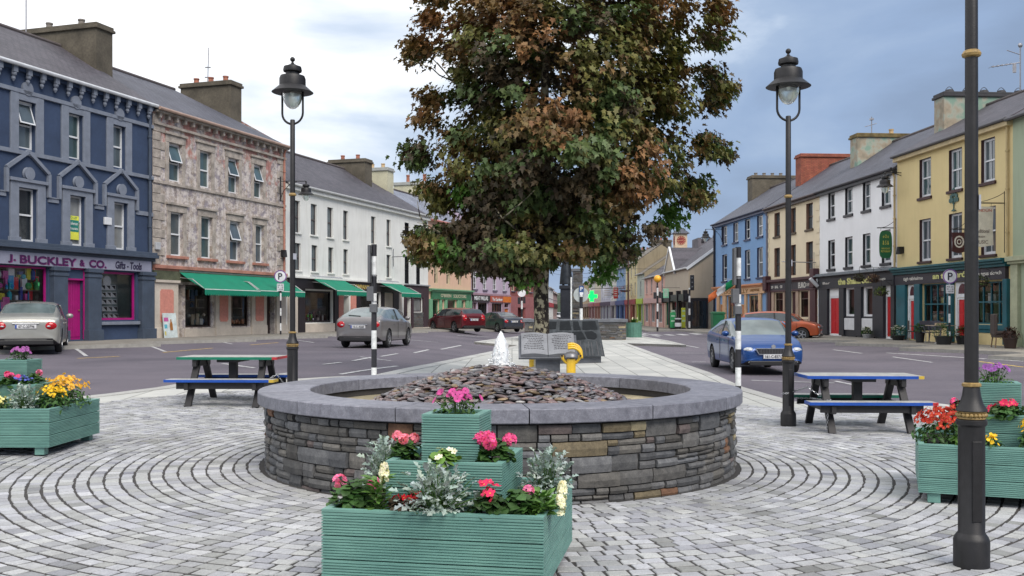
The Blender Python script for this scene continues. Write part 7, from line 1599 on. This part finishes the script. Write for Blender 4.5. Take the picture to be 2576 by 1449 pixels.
KIND = {
 'saloon': dict(L=4.65, W=.88, st=[(-2.32, .38, .80, .86, .72), (-2.27, .25, .92, .98, .83), (-2.1, .22, 1.0, 1.06, .87), (-1.62, .20, 1.0, 1.12, .88), (-.95, .20, .98, 1.41, .88), (-.35, .20, .96, 1.47, .88), (.3, .20, .95, 1.47, .88), (.62, .20, .94, 1.41, .88), (1.35, .20, .92, 1.0, .88), (1.6, .21, .88, .94, .87), (2.05, .22, .76, .82, .84), (2.26, .24, .62, .70, .77), (2.33, .34, .52, .56, .66)], rs=(3, 4), ws=(7, 8), side=(4, 7)),
 'liftback': dict(L=4.57, W=.885, st=[(-2.29, .38, .84, .90, .74), (-2.24, .25, .98, 1.03, .84), (-2.08, .22, 1.02, 1.10, .87), (-1.85, .20, 1.02, 1.20, .88), (-1.15, .20, .99, 1.42, .88), (-.45, .20, .96, 1.47, .88), (.25, .20, .95, 1.47, .88), (.58, .20, .94, 1.41, .88), (1.32, .20, .93, 1.0, .88), (1.6, .21, .89, .95, .87), (2.02, .22, .78, .84, .84), (2.22, .24, .66, .72, .79), (2.29, .34, .54, .58, .68)], rs=(2, 4), ws=(7, 8), side=(3, 7)),
 'estate': dict(L=4.65, W=.88, st=[(-2.32, .38, .88, .95, .76), (-2.27, .25, 1.0, 1.05, .84), (-2.22, .22, 1.02, 1.12, .86), (-1.98, .20, 1.0, 1.40, .87), (-1.2, .20, .98, 1.47, .88), (-.45, .20, .96, 1.49, .88), (.25, .20, .95, 1.48, .88), (.58, .20, .94, 1.42, .88), (1.32, .20, .93, 1.0, .88), (1.6, .21, .88, .94, .87), (2.05, .22, .77, .83, .84), (2.26, .24, .64, .70, .78), (2.33, .34, .54, .58, .68)], rs=(2, 3), ws=(7, 8), side=(3, 7)),
 'hatch': dict(L=4.1, W=.88, st=[(-2.03, .40, .92, .98, .74), (-1.98, .28, 1.02, 1.08, .83), (-1.92, .24, 1.05, 1.15, .86), (-1.68, .24, 1.04, 1.44, .87), (-1.1, .24, 1.01, 1.52, .88), (-.45, .24, .99, 1.54, .88), (.15, .24, .98, 1.53, .88), (.45, .24, .97, 1.47, .88), (1.1, .24, .98, 1.06, .88), (1.4, .25, .95, 1.02, .87), (1.82, .26, .88, .93, .85), (2.0, .28, .74, .80, .79), (2.05, .38, .62, .66, .70)], rs=(2, 3), ws=(7, 8), side=(3, 7))}
def car(kind, loc, hdg, label, col, plate='', mat_=None, rearplate=False, grille=True, glassm=None, spokes=5):
    K_ = KIND[kind]; st = K_['st']; t = thing('parked_car', loc, label, 'car', 'cars parked round the square', hdg)
    secs = []
    for i, (x, zb, be, tp, w) in enumerate(st):
        cab = tp - be > .25; zm = zb + (be - zb) * .5; h = tp - be
        if cab: s_ = [(0, zb), (w * .78, zb), (w * .955, zb + .05), (w * .99, zm), (w * .985, be - .06), (w * .955, be), (w * .935, be + .035), (w * .86, be + h * .52), (w * .765, tp - .075), (w * .68, tp - .022), (w * .35, tp), (0, tp + .008)]
        else: s_ = [(0, zb), (w * .78, zb), (w * .955, zb + .05), (w * .99, zm), (w * .985, be - .06), (w * .95, be), (w * .925, be + h * .3), (w * .87, be + h * .6), (w * .78, tp - .01), (w * .68, tp), (w * .35, tp + .008), (0, tp + .012)]
        secs.append((x, s_))
    m = 12; bm = bmesh.new(); g_ = []
    for x, s_ in secs:
        row = [bm.verts.new((x, -y, z)) for y, z in s_] + [bm.verts.new((x, y, z)) for y, z in s_[-2:0:-1]]
        g_.append(row)
    n_ = len(g_[0])
    cr = bm.edges.layers.float.new('crease_edge')
    for i in range(len(g_) - 1):
        for j in range(n_):
            f = bm.faces.new((g_[i][j], g_[i + 1][j], g_[i + 1][(j + 1) % n_], g_[i][(j + 1) % n_]))
            jj = j if j < m - 1 else n_ - 1 - j
            mi = 0; r0, r1 = K_['rs']; w0, w1 = K_['ws']; s0, s1 = K_['side']
            if (r0 <= i < r1 or w0 <= i < w1) and jj >= 8: mi = 1
            if (s0 <= i < s1 or (w0 <= i < w1)) and jj in (6, 7): mi = 1
            if kind in ('estate', 'hatch') and r0 <= i < r1 and jj in (6, 7): mi = 0
            if jj in (0, 1): mi = 2
            f.material_index = mi
    f = bm.faces.new(g_[0][::-1]); f2 = bm.faces.new(g_[-1]); bmesh.ops.recalc_face_normals(bm, faces=bm.faces)
    for e in bm.edges:
        if len(e.link_faces) == 2 and e.link_faces[0].material_index != e.link_faces[1].material_index: e[cr] = .75
    for f in bm.faces: f.smooth = True
    me = bpy.data.meshes.new('tmp'); bm.to_mesh(me); bm.free()
    mats = [mat_ or paint('paint_' + label.split()[0] + '_' + kind, col), glassm or CGL, TRIM, TRIM]
    for q in mats: me.materials.append(q)
    tmp = bpy.data.objects.new('tmp', me); COL.objects.link(tmp); tmp.modifiers.new('s', 'SUBSURF').levels = 2
    wb = .28 * K_['L'] + .04; wf = K_['L'] * .295; wr = .325 if kind != 'hatch' else .345
    cut = MB()
    for xw in (-wb, wf):
        for sy in (-1, 1): cut.lathe([(wr + .055, -.2), (wr + .055, .3)], seg=28, M=Matrix.Translation((xw, sy * (K_['W'] - .1), wr)) @ Matrix.Rotation(R(-90 * sy), 4, 'X'), mi=3)
    cme = cut.mesh('cut', mats); cut_o = bpy.data.objects.new('cut', cme); COL.objects.link(cut_o)
    bmx = bmesh.new(); bmx.from_mesh(cme); bmesh.ops.recalc_face_normals(bmx, faces=bmx.faces); bmx.to_mesh(cme); bmx.free()
    bo = tmp.modifiers.new('b', 'BOOLEAN'); bo.object = cut_o; bo.operation = 'DIFFERENCE'; bo.solver = 'EXACT'
    bpy.context.view_layer.update(); dg = bpy.context.evaluated_depsgraph_get(); full = bpy.data.meshes.new_from_object(tmp.evaluated_get(dg)); 
    bpy.data.objects.remove(tmp); bpy.data.objects.remove(cut_o)
    for nm, keep in (('body', (0, 2, 3)), ('windows', (1,))):
        b2 = bmesh.new(); b2.from_mesh(full); bmesh.ops.delete(b2, geom=[f for f in b2.faces if f.material_index not in keep], context='FACES')
        mm = bpy.data.meshes.new(nm); b2.to_mesh(mm); b2.free()
        for q in mats: mm.materials.append(q)
        mm.set_sharp_from_angle(angle=R(38)); o = bpy.data.objects.new(nm, mm); COL.objects.link(o); o.parent = t
        if nm == 'body': body = o
    W_ = K_['W']
    for xw in (-wb, wf):
        for sy in (-1, 1):
            M = Matrix.Translation((xw, sy * (W_ - .11), wr)) @ Matrix.Rotation(R(-90 * sy), 4, 'X')
            b = MB(); b.lathe([(.21, -.09), (wr - .02, -.09), (wr, -.06), (wr, .06), (wr - .02, .085), (.215, .095), (.2, .07)], seg=28, M=M, cap=False); wl = b.build('wheel', TYR, t, auto=40)
            b = MB(); b.lathe([(.215, .06), (.215, .088), (.195, .088), (.19, .05)], seg=28, M=M, cap=False); b.lathe([(.05, .03), (.05, .08), (.02, .085)], seg=12, M=M)
            for q in range(spokes):
                for dd in (-.13, .13): Mq = M @ Matrix.Rotation(2 * math.pi * q / spokes + dd, 4, 'Z'); b.box(.03, .2, -.014, .014, .055, .08, 0, None, Mq)
            b.build('rim', RIM, wl); b = MB(); b.lathe([(.2, .02), (.2, .03)], seg=20, M=M); b.build('brake_disc', TRIM, wl)
    zf = st[8][2]
    for sy in (-1, 1):
        b = MB(); b.sphere((st[8][0] - .42, sy * (W_ + .06), st[8][3] + .04), .1, 12, 8, sc=(.75, 1.05, .75)); b.build('wing_mirror', mats[0], t, smooth=True)
        b = MB()
        xb = st[8][0]; xt = st[7][0]; b.tube([(xb - .02, sy * W_ * .80, st[8][3]), ((xb + xt) / 2 + .02, sy * W_ * .80, (st[8][3] + st[7][3]) / 2 + .05), (xt, sy * W_ * .775, st[7][3] - .055)], .022, 6)
        b.build('windscreen_pillar', mats[0], t, smooth=True)
        b = MB(); zb_ = st[5][2] + .02; b.beam((-.12, sy * W_ * .945, zb_), (-.18, sy * W_ * .79, st[5][3] - .09), .07, .02, up=(0, sy, 0)); b.build('door_pillar', TRIM, t)
        for xd in (-.75, .22): b = MB(); b.box(xd, xd + .18, sy * (W_ * .99) - .012, sy * (W_ * .99) + .012, st[5][2] - .14, st[5][2] - .115); b.build('door_handle', mats[0], t, bevel=.005)
        b = MB()
        for xd, zz in ((-.18, 0), (.95, 0)): b.box(xd, xd + .008, sy * W_ * .992 - .006, sy * W_ * .992 + .003, .32, st[5][2] - .03)
        build_each(b, 'door_seam', TRIM, t)
        # lamps
        xr = st[1][0]; zt_l = st[1][2]
        b = MB(); b.sphere((xr + .055, sy * W_ * .695, zt_l - .15), .25, 20, 12, sc=(.50, .78, .62 if kind != 'estate' else .9)); b.build('tail_light', RL, t, smooth=True)
        b = MB(); b.sphere((xr - .045, sy * W_ * .66, zt_l - .16), .05, 10, 6, sc=(1.25, 1.1, .5)); b.build('reversing_lamp', HL, t, smooth=True)
        xf = st[-2][0]; zl = st[-2][2]
        b = MB(); b.sphere((xf - .13, sy * W_ * .68, zl - .02), .19, 16, 8, sc=(.95, 1.0, .45)); b.build('headlight', HL, t, smooth=True)
        b = MB(); b.box(xf - .02, xf + .055, sy * W_ * .48, sy * W_ * .72, .30, .38); b.build('fog_lamp', HL, t, bevel=.02)
    xf = st[-1][0]; xr = st[0][0]; zg = st[-2][2]
    b = MB(); n2 = [(-.47, zg + .02), (.47, zg + .02), (.38, zg - .13), (-.38, zg - .13)]
    vs = [(xf + .0, y, z) for y, z in n2] + [(xf + .03, y * .98, z) for y, z in n2]; b.add(vs, [(0, 1, 2, 3), (7, 6, 5, 4), (0, 4, 5, 1), (1, 5, 6, 2), (2, 6, 7, 3), (3, 7, 4, 0)]); gr = b.build('grille', TRIM, t)
    b = MB()
    for p, q in zip(n2, n2[1:] + n2[:1]): b.beam((xf + .033, p[0], p[1]), (xf + .033, q[0], q[1]), .02, .02)
    b.build('grille_frame', CHR, gr); b = MB(); [b.box(xf + .028, xf + .036, y, y + .008, zg - .12, zg + .01) for y in [-.36 + .04 * q for q in range(19)]]; b.build('grille_bars', mat('grille_grey', (.12, .12, .13), .4), gr)
    b = MB(); b.lathe([(.055, 0), (.055, .02)], seg=16, M=Matrix.Translation((xf - .02, 0, zg + .065)) @ Matrix.Rotation(R(84), 4, 'Y')); b.build('badge', mat('badge_metal', (.25, .26, .28), .55, .5), t)
    b = MB(); b.box(xf - .06, xf + .015, -.62, .62, .24, .36); b.build('lower_intake', TRIM, t, bevel=.02)
    b = MB(); b.box(xf + .02, xf + .045, -.27, .27, .42, .53); p_ = b.build('number_plate', PLT, t, bevel=.004)
    b = MB(); b.box(xr - .02, xr + .04, -.27, .27, .70, .81); p2 = b.build('number_plate', PLT, t, bevel=.004)
    b = MB(); b.box(xr - .022, xr + .03, -.34, .34, .82, .85); b.build('boot_handle', CHR, t, bevel=.006)
    b = MB(); b.box(xr - .005, xr + .05, -.68, .68, .40, .425); b.build('bumper_line', TRIM, t); b = MB(); b.box(xr - .0, xr + .1, -.7, .7, .25, .38); b.build('lower_valance', TRIM, t, bevel=.02)
    b = MB(); b.box(xf + .044, xf + .047, .22, .265, .425, .525); b.box(xr - .023, xr - .02, .22, .265, .705, .805); b.build('plate_band', PBL, t)
    text('plate_lettering', plate, 0, INKB, t, (xf + .048, -.02, .475), rot=(90, 0, 90), width=.40, height=.075, ext=.001, bold=.02); text('plate_lettering', plate, 0, INKB, t, (xr - .024, .02 - .04, .755), rot=(90, 0, -90), width=.40, height=.075, ext=.001, bold=.02)
    if kind in ('estate', 'liftback', 'hatch'):
        b = MB(); b.beam((st[2][0] + .02, -.02, st[2][3] + .035), (st[2][0] + .12, .45, st[2][3] + .07), .025, .02); b.build('rear_wiper', TRIM, t)
    b = MB(); b.tube([(st[4][0] + .1, 0, st[4][3]), (st[4][0] - .1, 0, st[4][3] + .2)], .006, 5); b.build('aerial', TRIM, t)
    return t
def carat(kind, px, Y, hdeg, label, col, plate, **k):
    x = (px - 1288) / FX * Y; return car(kind, (x, Y, road_z(x, Y) + .004), R(hdeg), label, col, plate, **k)
carat('saloon', 84, 29.6, 90 + 21, 'silver saloon car seen from behind at the left edge before the navy shop', (.34, .34, .31), '07-C-20796', glassm=CGL2)
carat('liftback', 948, 37.3, 90 - 9, 'grey brown hatchback driving away behind the left striped post', (.19, .18, .18), '10-C-4268', glassm=CGL2)
carat('estate', 1146, 61.5, 90 + 32, 'dark red estate car parked nose-in on the left', (.11, .008, .014), '08-C-5517')
carat('saloon', 1254, 72.5, 90 + 30, 'dark grey saloon parked beyond the red estate', (.035, .042, .06), '151-C-902')
carat('liftback', 1892, 27.9, -90, 'blue saloon facing the camera behind the right striped post', (.004, .052, .215), '161-C-8371', glassm=CGL2)
carat('hatch', 1962, 51.5, -24, 'orange small car parked nose towards the white pub', (.42, .085, .025), '181-C-330', spokes=5)
c_ = carat('hatch', 1402, 170, -94, 'tiny white car far up the street left of the statue', (.65, .66, .68), '12-C-44')
# ------------------------------------------------------------------ pavement furniture by the pubs
U = lambda px, off=0: UP('R', px, off)
def onwalk(line, px, out): O, d, nn = LINES[line]; p = O + d * UP(line, px, -out) - nn * out; return (p.x, p.y, walk_z(p.x, p.y) + .003)
WIC = mat('dark_wicker', (.05, .035, .03), .7, sc=30, var=.4); STL = mat('grey_steel', (.25, .25, .26), .4, .6); PLC = mat('grey_moulded_seat', (.09, .095, .12), .5)
def chair(loc, rz, label, m=PLC):
    t = thing('chair', loc, label, 'chair', 'chairs outside the yellow pub', rz); b = MB(); b.box(-.22, .22, -.22, .22, .42, .46); b.build('seat', m, t, bevel=.015)
    b = MB(); b.prism([(-.22, .5), (.22, .5), (.24, .92), (-.24, .92)][::-1], .19, .225); b.build('backrest', m, t, bevel=.015)
    for sx in (-1, 1):
        for sy in (-1, 1): b = MB(); b.tube([(sx * .19, sy * .19, .43), (sx * .24, sy * .25, 0)], .014, 6); b.build('leg', STL, t)
        b = MB(); b.tube([(sx * .24, .2, .68), (sx * .26, -.15, .66), (sx * .22, -.2, .44)], .016, 6); b.build('armrest', m, t)
    return t
chair(onwalk('R', 2298, .9), R(75), 'brown chair by the left red door of the yellow pub', WIC); chair(onwalk('R', 2333, 1.1), R(10), 'grey chair left of the pub table'); chair(onwalk('R', 2352, .7), R(-20), 'grey chair behind the pub table')
x, y, z = onwalk('R', 2366, 1.1); t = thing('bistro_table', (x, y, z), 'small square pub table with things on it under the left pub window', 'table'); b = MB(); b.box(-.45, .45, -.45, .45, .72, .75); b.build('tabletop', mat('pale_tabletop', (.35, .28, .2), .5), t, bevel=.006); b = MB(); b.lathe([(.03, 0), (.03, .72)], seg=10); b.build('pedestal', STL, t); b = MB(); [b.tube([(0, 0, .12), (.3 * math.cos(q), .3 * math.sin(q), .0)], .018, 6) for q in (0.3, 1.9, 3.5, 5)]; b.build('foot', WFR, t)
b = MB(); b.box(-.2, .12, -.1, .1, 0, .09); o = b.build('condiment_box', mat('tan_card', (.4, .3, .2), .7), loc=(x, y, z + .753)); tag(o, 'low tan box lying on the pub table', 'box')
def armchair(loc, rz, label):
    t = thing('armchair', loc, label, 'chair', None, rz); b = MB(); b.box(-.36, .36, -.35, .35, .36, .50); b.build('seat', WIC, t, bevel=.03); b = MB(); b.box(-.38, .38, .26, .38, .44, 1.22); b.build('backrest', WIC, t, bevel=.04)
    for sx in (-1, 1):
        b = MB(); b.box(sx * .37 - .04, sx * .37 + .04, -.35, .3, .50, .60); b.build('armrest', WIC, t, bevel=.02)
        for sy in (-1, 1): b = MB(); b.tube([(sx * .33, sy * .3, .37), (sx * .36, sy * .34, 0)], .025, 6); b.build('leg', mat('tan_leg', (.25, .17, .1), .6), t)
armchair(onwalk('R', 2524, 1.0), R(75), 'tall dark wicker armchair at the right end of the yellow pub')
def potplant(loc, r, h, label, cols, fl=None, pot=(.02, .02, .022), n=500):
    t = thing('potted_plant', loc, label, 'potted plant'); b = MB(); b.lathe([(r * .7, 0), (r * .95, h), (r, h), (r, h + .04), (r * .9, h + .04)], seg=16); b.build('pot', mat('pot_%d' % int(pot[0] * 1000), pot, .6), t, auto=40)
    f = MB(); rr = random.Random(int(loc[0] * 100)); 
    for k in range(n):
        a = rr.uniform(0, 6.28); e = rr.uniform(-.3, 1.5); q = r * 1.25 * rr.uniform(.6, 1.05); leaf(f, (q * math.cos(a) * math.cos(e), q * math.sin(a) * math.cos(e), h + .08 + q * math.sin(e)), (rr.uniform(-1, 1), rr.uniform(-1, 1), rr.uniform(-.3, 1)), rr.uniform(.06, .1), OVAL, vcol(rr.choice(cols), rr, .3))
    if fl:
        for k in range(22): a = rr.uniform(0, 6.28); q = r * 1.25; leaf(f, (q * math.cos(a) * .8, q * math.sin(a) * .8, h + .1 + rr.uniform(0, q)), (math.cos(a), math.sin(a), .5), .11, ROUND, fl)
    f.build('foliage', LEAF, t); return t
GRN = [(.04, .09, .02), (.06, .12, .03)]
potplant(onwalk('R', 2259, .6), .32, .18, 'low pot of white flowers between the two pubs', GRN, (.7, .7, .66)); potplant(onwalk('R', 2374, 1.6), .36, .30, 'dark pot of clipped greenery before the pub table', [(.05, .10, .02)]); potplant(onwalk('R', 2314, 1.3), .22, .42, 'dark pot beside the brown chair', GRN); potplant(onwalk('R', 2541, 1.3), .26, .34, 'brown pot beside the wicker armchair', [(.05, .02, .015)], pot=(.03, .015, .012)); potplant(onwalk('R', 2420, .7), .25, .3, 'pot of red flowers by the right red door', GRN, (.5, .02, .04)); potplant(onwalk('R', 2180, .5), .22, .16, 'tiny white pot of flowers under the white pub window', GRN, (.7, .7, .5), (.4, .4, .4))
def basket(line, px, z, out, r, label, cols, fl=None):
    O, d, nn = LINES[line]; p = onwall(line, UP(line, px), -out, z); t = thing('hanging_basket', p, label, 'hanging basket', None, math.atan2(d.y, d.x)); b = MB(); b.tube([(0, out, .55), (0, 0, .55), (0, 0, .1)], .014, 5); b.tube([(0, out, .2), (0, out * .3, .53)], .01, 5); b.build('bracket', IRON, t)
    b = MB(); b.lathe([(.02, -.2), (r * .55, -.16), (r * .75, 0)], seg=14); b.build('basket', WIC, t); f = MB(); rr = random.Random(int(px))
    for k in range(420):
        a = rr.uniform(0, 6.28); e = rr.uniform(-.7, 1.4); q = r * rr.uniform(.5, 1.1); c = rr.choice(cols) if not fl or rr.random() < .55 else fl; leaf(f, (q * math.cos(a) * math.cos(e), q * math.sin(a) * math.cos(e), q * math.sin(e) * .7), (rr.uniform(-1, 1), rr.uniform(-1, 1), rr.uniform(-1, .5)), rr.uniform(.06, .11), OVAL, vcol(c, rr, .3))
    f.build('foliage', LEAF, t)
basket('R', 2253, 2.55, .7, .36, 'yellow green hanging basket at the right end of the white pub', [(.16, .22, .03), (.08, .13, .03)]); basket('R', 2238, 3.2, .8, .33, 'brown hanging basket before the white pub fascia', [(.16, .09, .05), (.10, .05, .03)]); basket('R', 2516, 2.75, .8, .42, 'dark hanging basket with a green top over the right pub window', [(.05, .07, .02), (.03, .03, .025), (.12, .18, .03)]); basket('R', 2196, 3.3, .7, .3, 'dried brown basket before the gold pub name', [(.10, .09, .04), (.06, .06, .03)])
basket('F', 1592, 4.1, .9, .85, 'red flowering basket on the tall cream house', GRN, (.45, .015, .04)); basket('F', 1566, 3.9, .9, .7, 'red flowering basket on the light blue house', GRN, (.45, .015, .04)); basket('K', 1404, 3.4, .9, .9, 'red hanging flowers far up the left of the street', GRN, (.45, .03, .06))
# bins and small things by the corner building
def wheelie(loc, m, label, s=1): 
    t = thing('wheelie_bin', loc, label, 'wheelie bin'); b = MB(); A = [(-.24, -.27), (.24, -.27), (.24, .27), (-.24, .27)]; b.add([(x * s, y * s, .08) for x, y in A] + [(x * 1.2 * s, y * 1.2 * s, .98 * s) for x, y in A], [(3, 2, 1, 0), (4, 5, 6, 7), (0, 1, 5, 4), (1, 2, 6, 5), (2, 3, 7, 6), (3, 0, 4, 7)]); b.build('body', m, t, bevel=.02); b = MB(); b.box(-.31 * s, .31 * s, -.35 * s, .36 * s, .98 * s, 1.05 * s); b.box(-.27 * s, .27 * s, -.3 * s, .3 * s, 1.05 * s, 1.09 * s); b.build('lid', m, t, bevel=.02)
    for sx in (-1, 1): b = MB(); b.lathe([(.1, -.03), (.1, .03)], seg=14, M=Matrix.Translation((sx * .2, .25, .1)) @ Matrix.Rotation(R(90), 4, 'Y')); b.build('wheel', TYR, t)
x = P(1805, 0, 62)[0]; wheelie((x, 62, walk_z(x, 62)), mat('bin_green', (.01, .13, .05), .5), 'dark green wheelie bin before the near corner of the blue house', 1.3)
for px, Y, c, lb, h, w in ((1692.5, 79.5, (.03, .30, .10), 'green poster board standing by the black corner shop', 1.35, .22), (1719, 79.8, (.48, .52, .04), 'yellow green advertising column by the corner shop door', 1.7, .16)):
    x = P(px, 0, Y)[0]; t = thing('advertising_stand', (x, Y, walk_z(x, Y)), lb, 'advertising stand'); b = MB(); b.box(-w, w, -.08, .08, .1, h); b.build('panel', mat('poster_' + lb[:6], c, .5), t, bevel=.03); b = MB(); b.box(-w, w, -.2, .2, 0, .1); b.build('foot', TRIM, t); b = MB(); [b.box(-w * .7, w * .7, -.085, -.081, q, q + .12) for q in (.6, 1.0, 1.4)]; b.build('print', mat('poster_print', (.4, .6, .45), .5), t)
x = P(1706, 0, 79)[0]; t = thing('litter_bin', (x, 79, walk_z(x, 79)), 'black and white litter bin between the green and yellow stands', 'litter bin'); b = MB(); b.lathe([(.24, 0), (.26, .5), (.26, .85), (.2, .95)], seg=16); b.build('body', TRIM, t, auto=40); b = MB(); b.lathe([(.27, .2), (.27, .5)], seg=16); b.lathe([(.275, .78), (.275, .86)], seg=16); b.build('band', WFR, t)
# pharmacy cross and small hanging signs along the far street
Y = 96; x, _, z = P(1489, 745, Y); t = thing('pharmacy_cross', (x, Y, z), 'glowing green pharmacy cross over the far street', 'illuminated sign'); n = NT('green_neon'); n.b.inputs['Emission Color'].default_value = (.0, 1, .05, 1); n.b.inputs['Emission Strength'].default_value = 1.6; NEO = n.fin(n.ramp(n.noise(n.co(), 4), [(.3, (0, .5, .05)), (.7, (0, .7, .1))]), .4)
b = MB(); b.prism([(-.17, -.5), (.17, -.5), (.17, -.17), (.5, -.17), (.5, .17), (.17, .17), (.17, .5), (-.17, .5), (-.17, .17), (-.5, .17), (-.5, -.17), (-.17, -.17)], -.08, .08); b.build('cross', NEO, t); b = MB(); b.tube([(0, 0, .5), (0, 0, .75), (3.2, 0, .75)], .03, 6); b.build('bracket', IRON, t)
for px, py, Y, w, h, c, lb in ((1549, 737, 120, .55, 1.35, (.35, .03, .03), 'tall red hanging sign far up the street'), (1527, 735, 130, 1.2, 1.5, (.6, .6, .64), 'white hanging sign board with a dark emblem far up the street'), (1675, 738, 80, .45, .75, (.2, .5, .32), 'pale green hanging sign beside the amber beacon'), (1764, 767, 76, .01, .02, (.5, .5, .4), '')):
    if not lb: continue
    x, _, z = P(px, py, Y); t = thing('hanging_sign', (x, Y, z), lb, 'hanging sign'); b = MB(); b.box(-w / 2, w / 2, -.04, .04, -h / 2, h / 2); b.build('board', mat('far_sign_' + lb[:8], c, .5), t, bevel=.02); b = MB(); b.tube([(-w / 2, 0, h / 2 + .08), (w / 2 + .9, 0, h / 2 + .08)], .02, 6); b.build('bracket', IRON, t); b = MB(); [b.box(-w * .3, w * .3, -.045, -.041, -h * .3 + q * h * .2, -h * .3 + q * h * .2 + h * .09) for q in range(4)]; b.build('print', mat('far_print', (.45, .4, .38), .5), t)
# picture-cross pole on the white house
t = thing('flag_bracket', onwall('L', UP('L', 986), 0, 5.0), 'thin horizontal rod with a cross piece sticking out of the white house', 'bracket', None, math.atan2(LINES['L'][1].y, LINES['L'][1].x)); b = MB(); b.tube([(0, 0, 0), (0, -2.2, .05)], .03, 6); b.tube([(0, -.1, -.6), (0, -.1, .5)], .025, 6); b.build('rod', mat('aerial_metal', (.3, .3, .32), .4, .7), t)
t = thing('flag_bracket', onwall('R', UP('R', 2052), 0, 4.45), 'thin horizontal rod sticking out of the cream house', 'bracket', None, math.atan2(LINES['R'][1].y, LINES['R'][1].x)); b = MB(); b.tube([(0, 0, 0), (0, -2.0, .05)], .03, 6); b.tube([(0, -.1, -.4), (0, -.1, .6)], .02, 6); b.build('rod', mat('aerial_metal', (.3, .3, .32), .4, .7), t)
t = thing('security_camera', onwall('R', UP('R', 2068), -.35, 3.3), 'white security floodlight at the far end of the white pub fascia', 'camera', None, math.atan2(LINES['R'][1].y, LINES['R'][1].x)); b = MB(); b.beam((0, -.35, .2), (0, .1, -.25), .2, .16); b.build('housing', WFR, t, bevel=.02); b = MB(); b.tube([(0, .1, 0), (0, .35, 0)], .025, 6); b.build('arm', TRIM, t)
# aerials left
t = thing('aerial', onwall('L', UP('L', 521, 4.1), 4.1, 12.0), 'thin mast aerial left of the three-pot chimney', 'aerial'); b = MB(); b.tube([(0, 0, 0), (.08, 0, 2.9)], .022, 6); [b.tube([(-.15 + q * .03, 0, q), (.12 + q * .03, 0, q)], .03, 5) for q in (.7, 1.4, 1.9)]; b.build('mast', mat('aerial_metal', (.3, .3, .32), .4, .7), t)
# wires over the far street
b = MB()
for (a, c) in (((2.0, 92, 6.6), (14.2, 92, 5.6)), ((4, 120, 6.9), (14, 118, 6.2)), ((5, 140, 7.2), (13.6, 135, 6.3))):
    a, c = Vector(a), Vector(c); b.tube([tuple(a.lerp(c, i / 8) - Vector((0, 0, .35 * math.sin(math.pi * i / 8)))) for i in range(9)], .018, 4)
    b_ = b; o = b_.build('overhead_wire', TRIM); tag(o, 'black wire strung across the far street at %s' % ({92: 'its mouth by the corner building', 120: 'the light blue house', 140: 'the lavender white house'}[int(a.y)]), 'wire'); b = MB()
SC.render.resolution_x = 1024; SC.render.resolution_y = 576
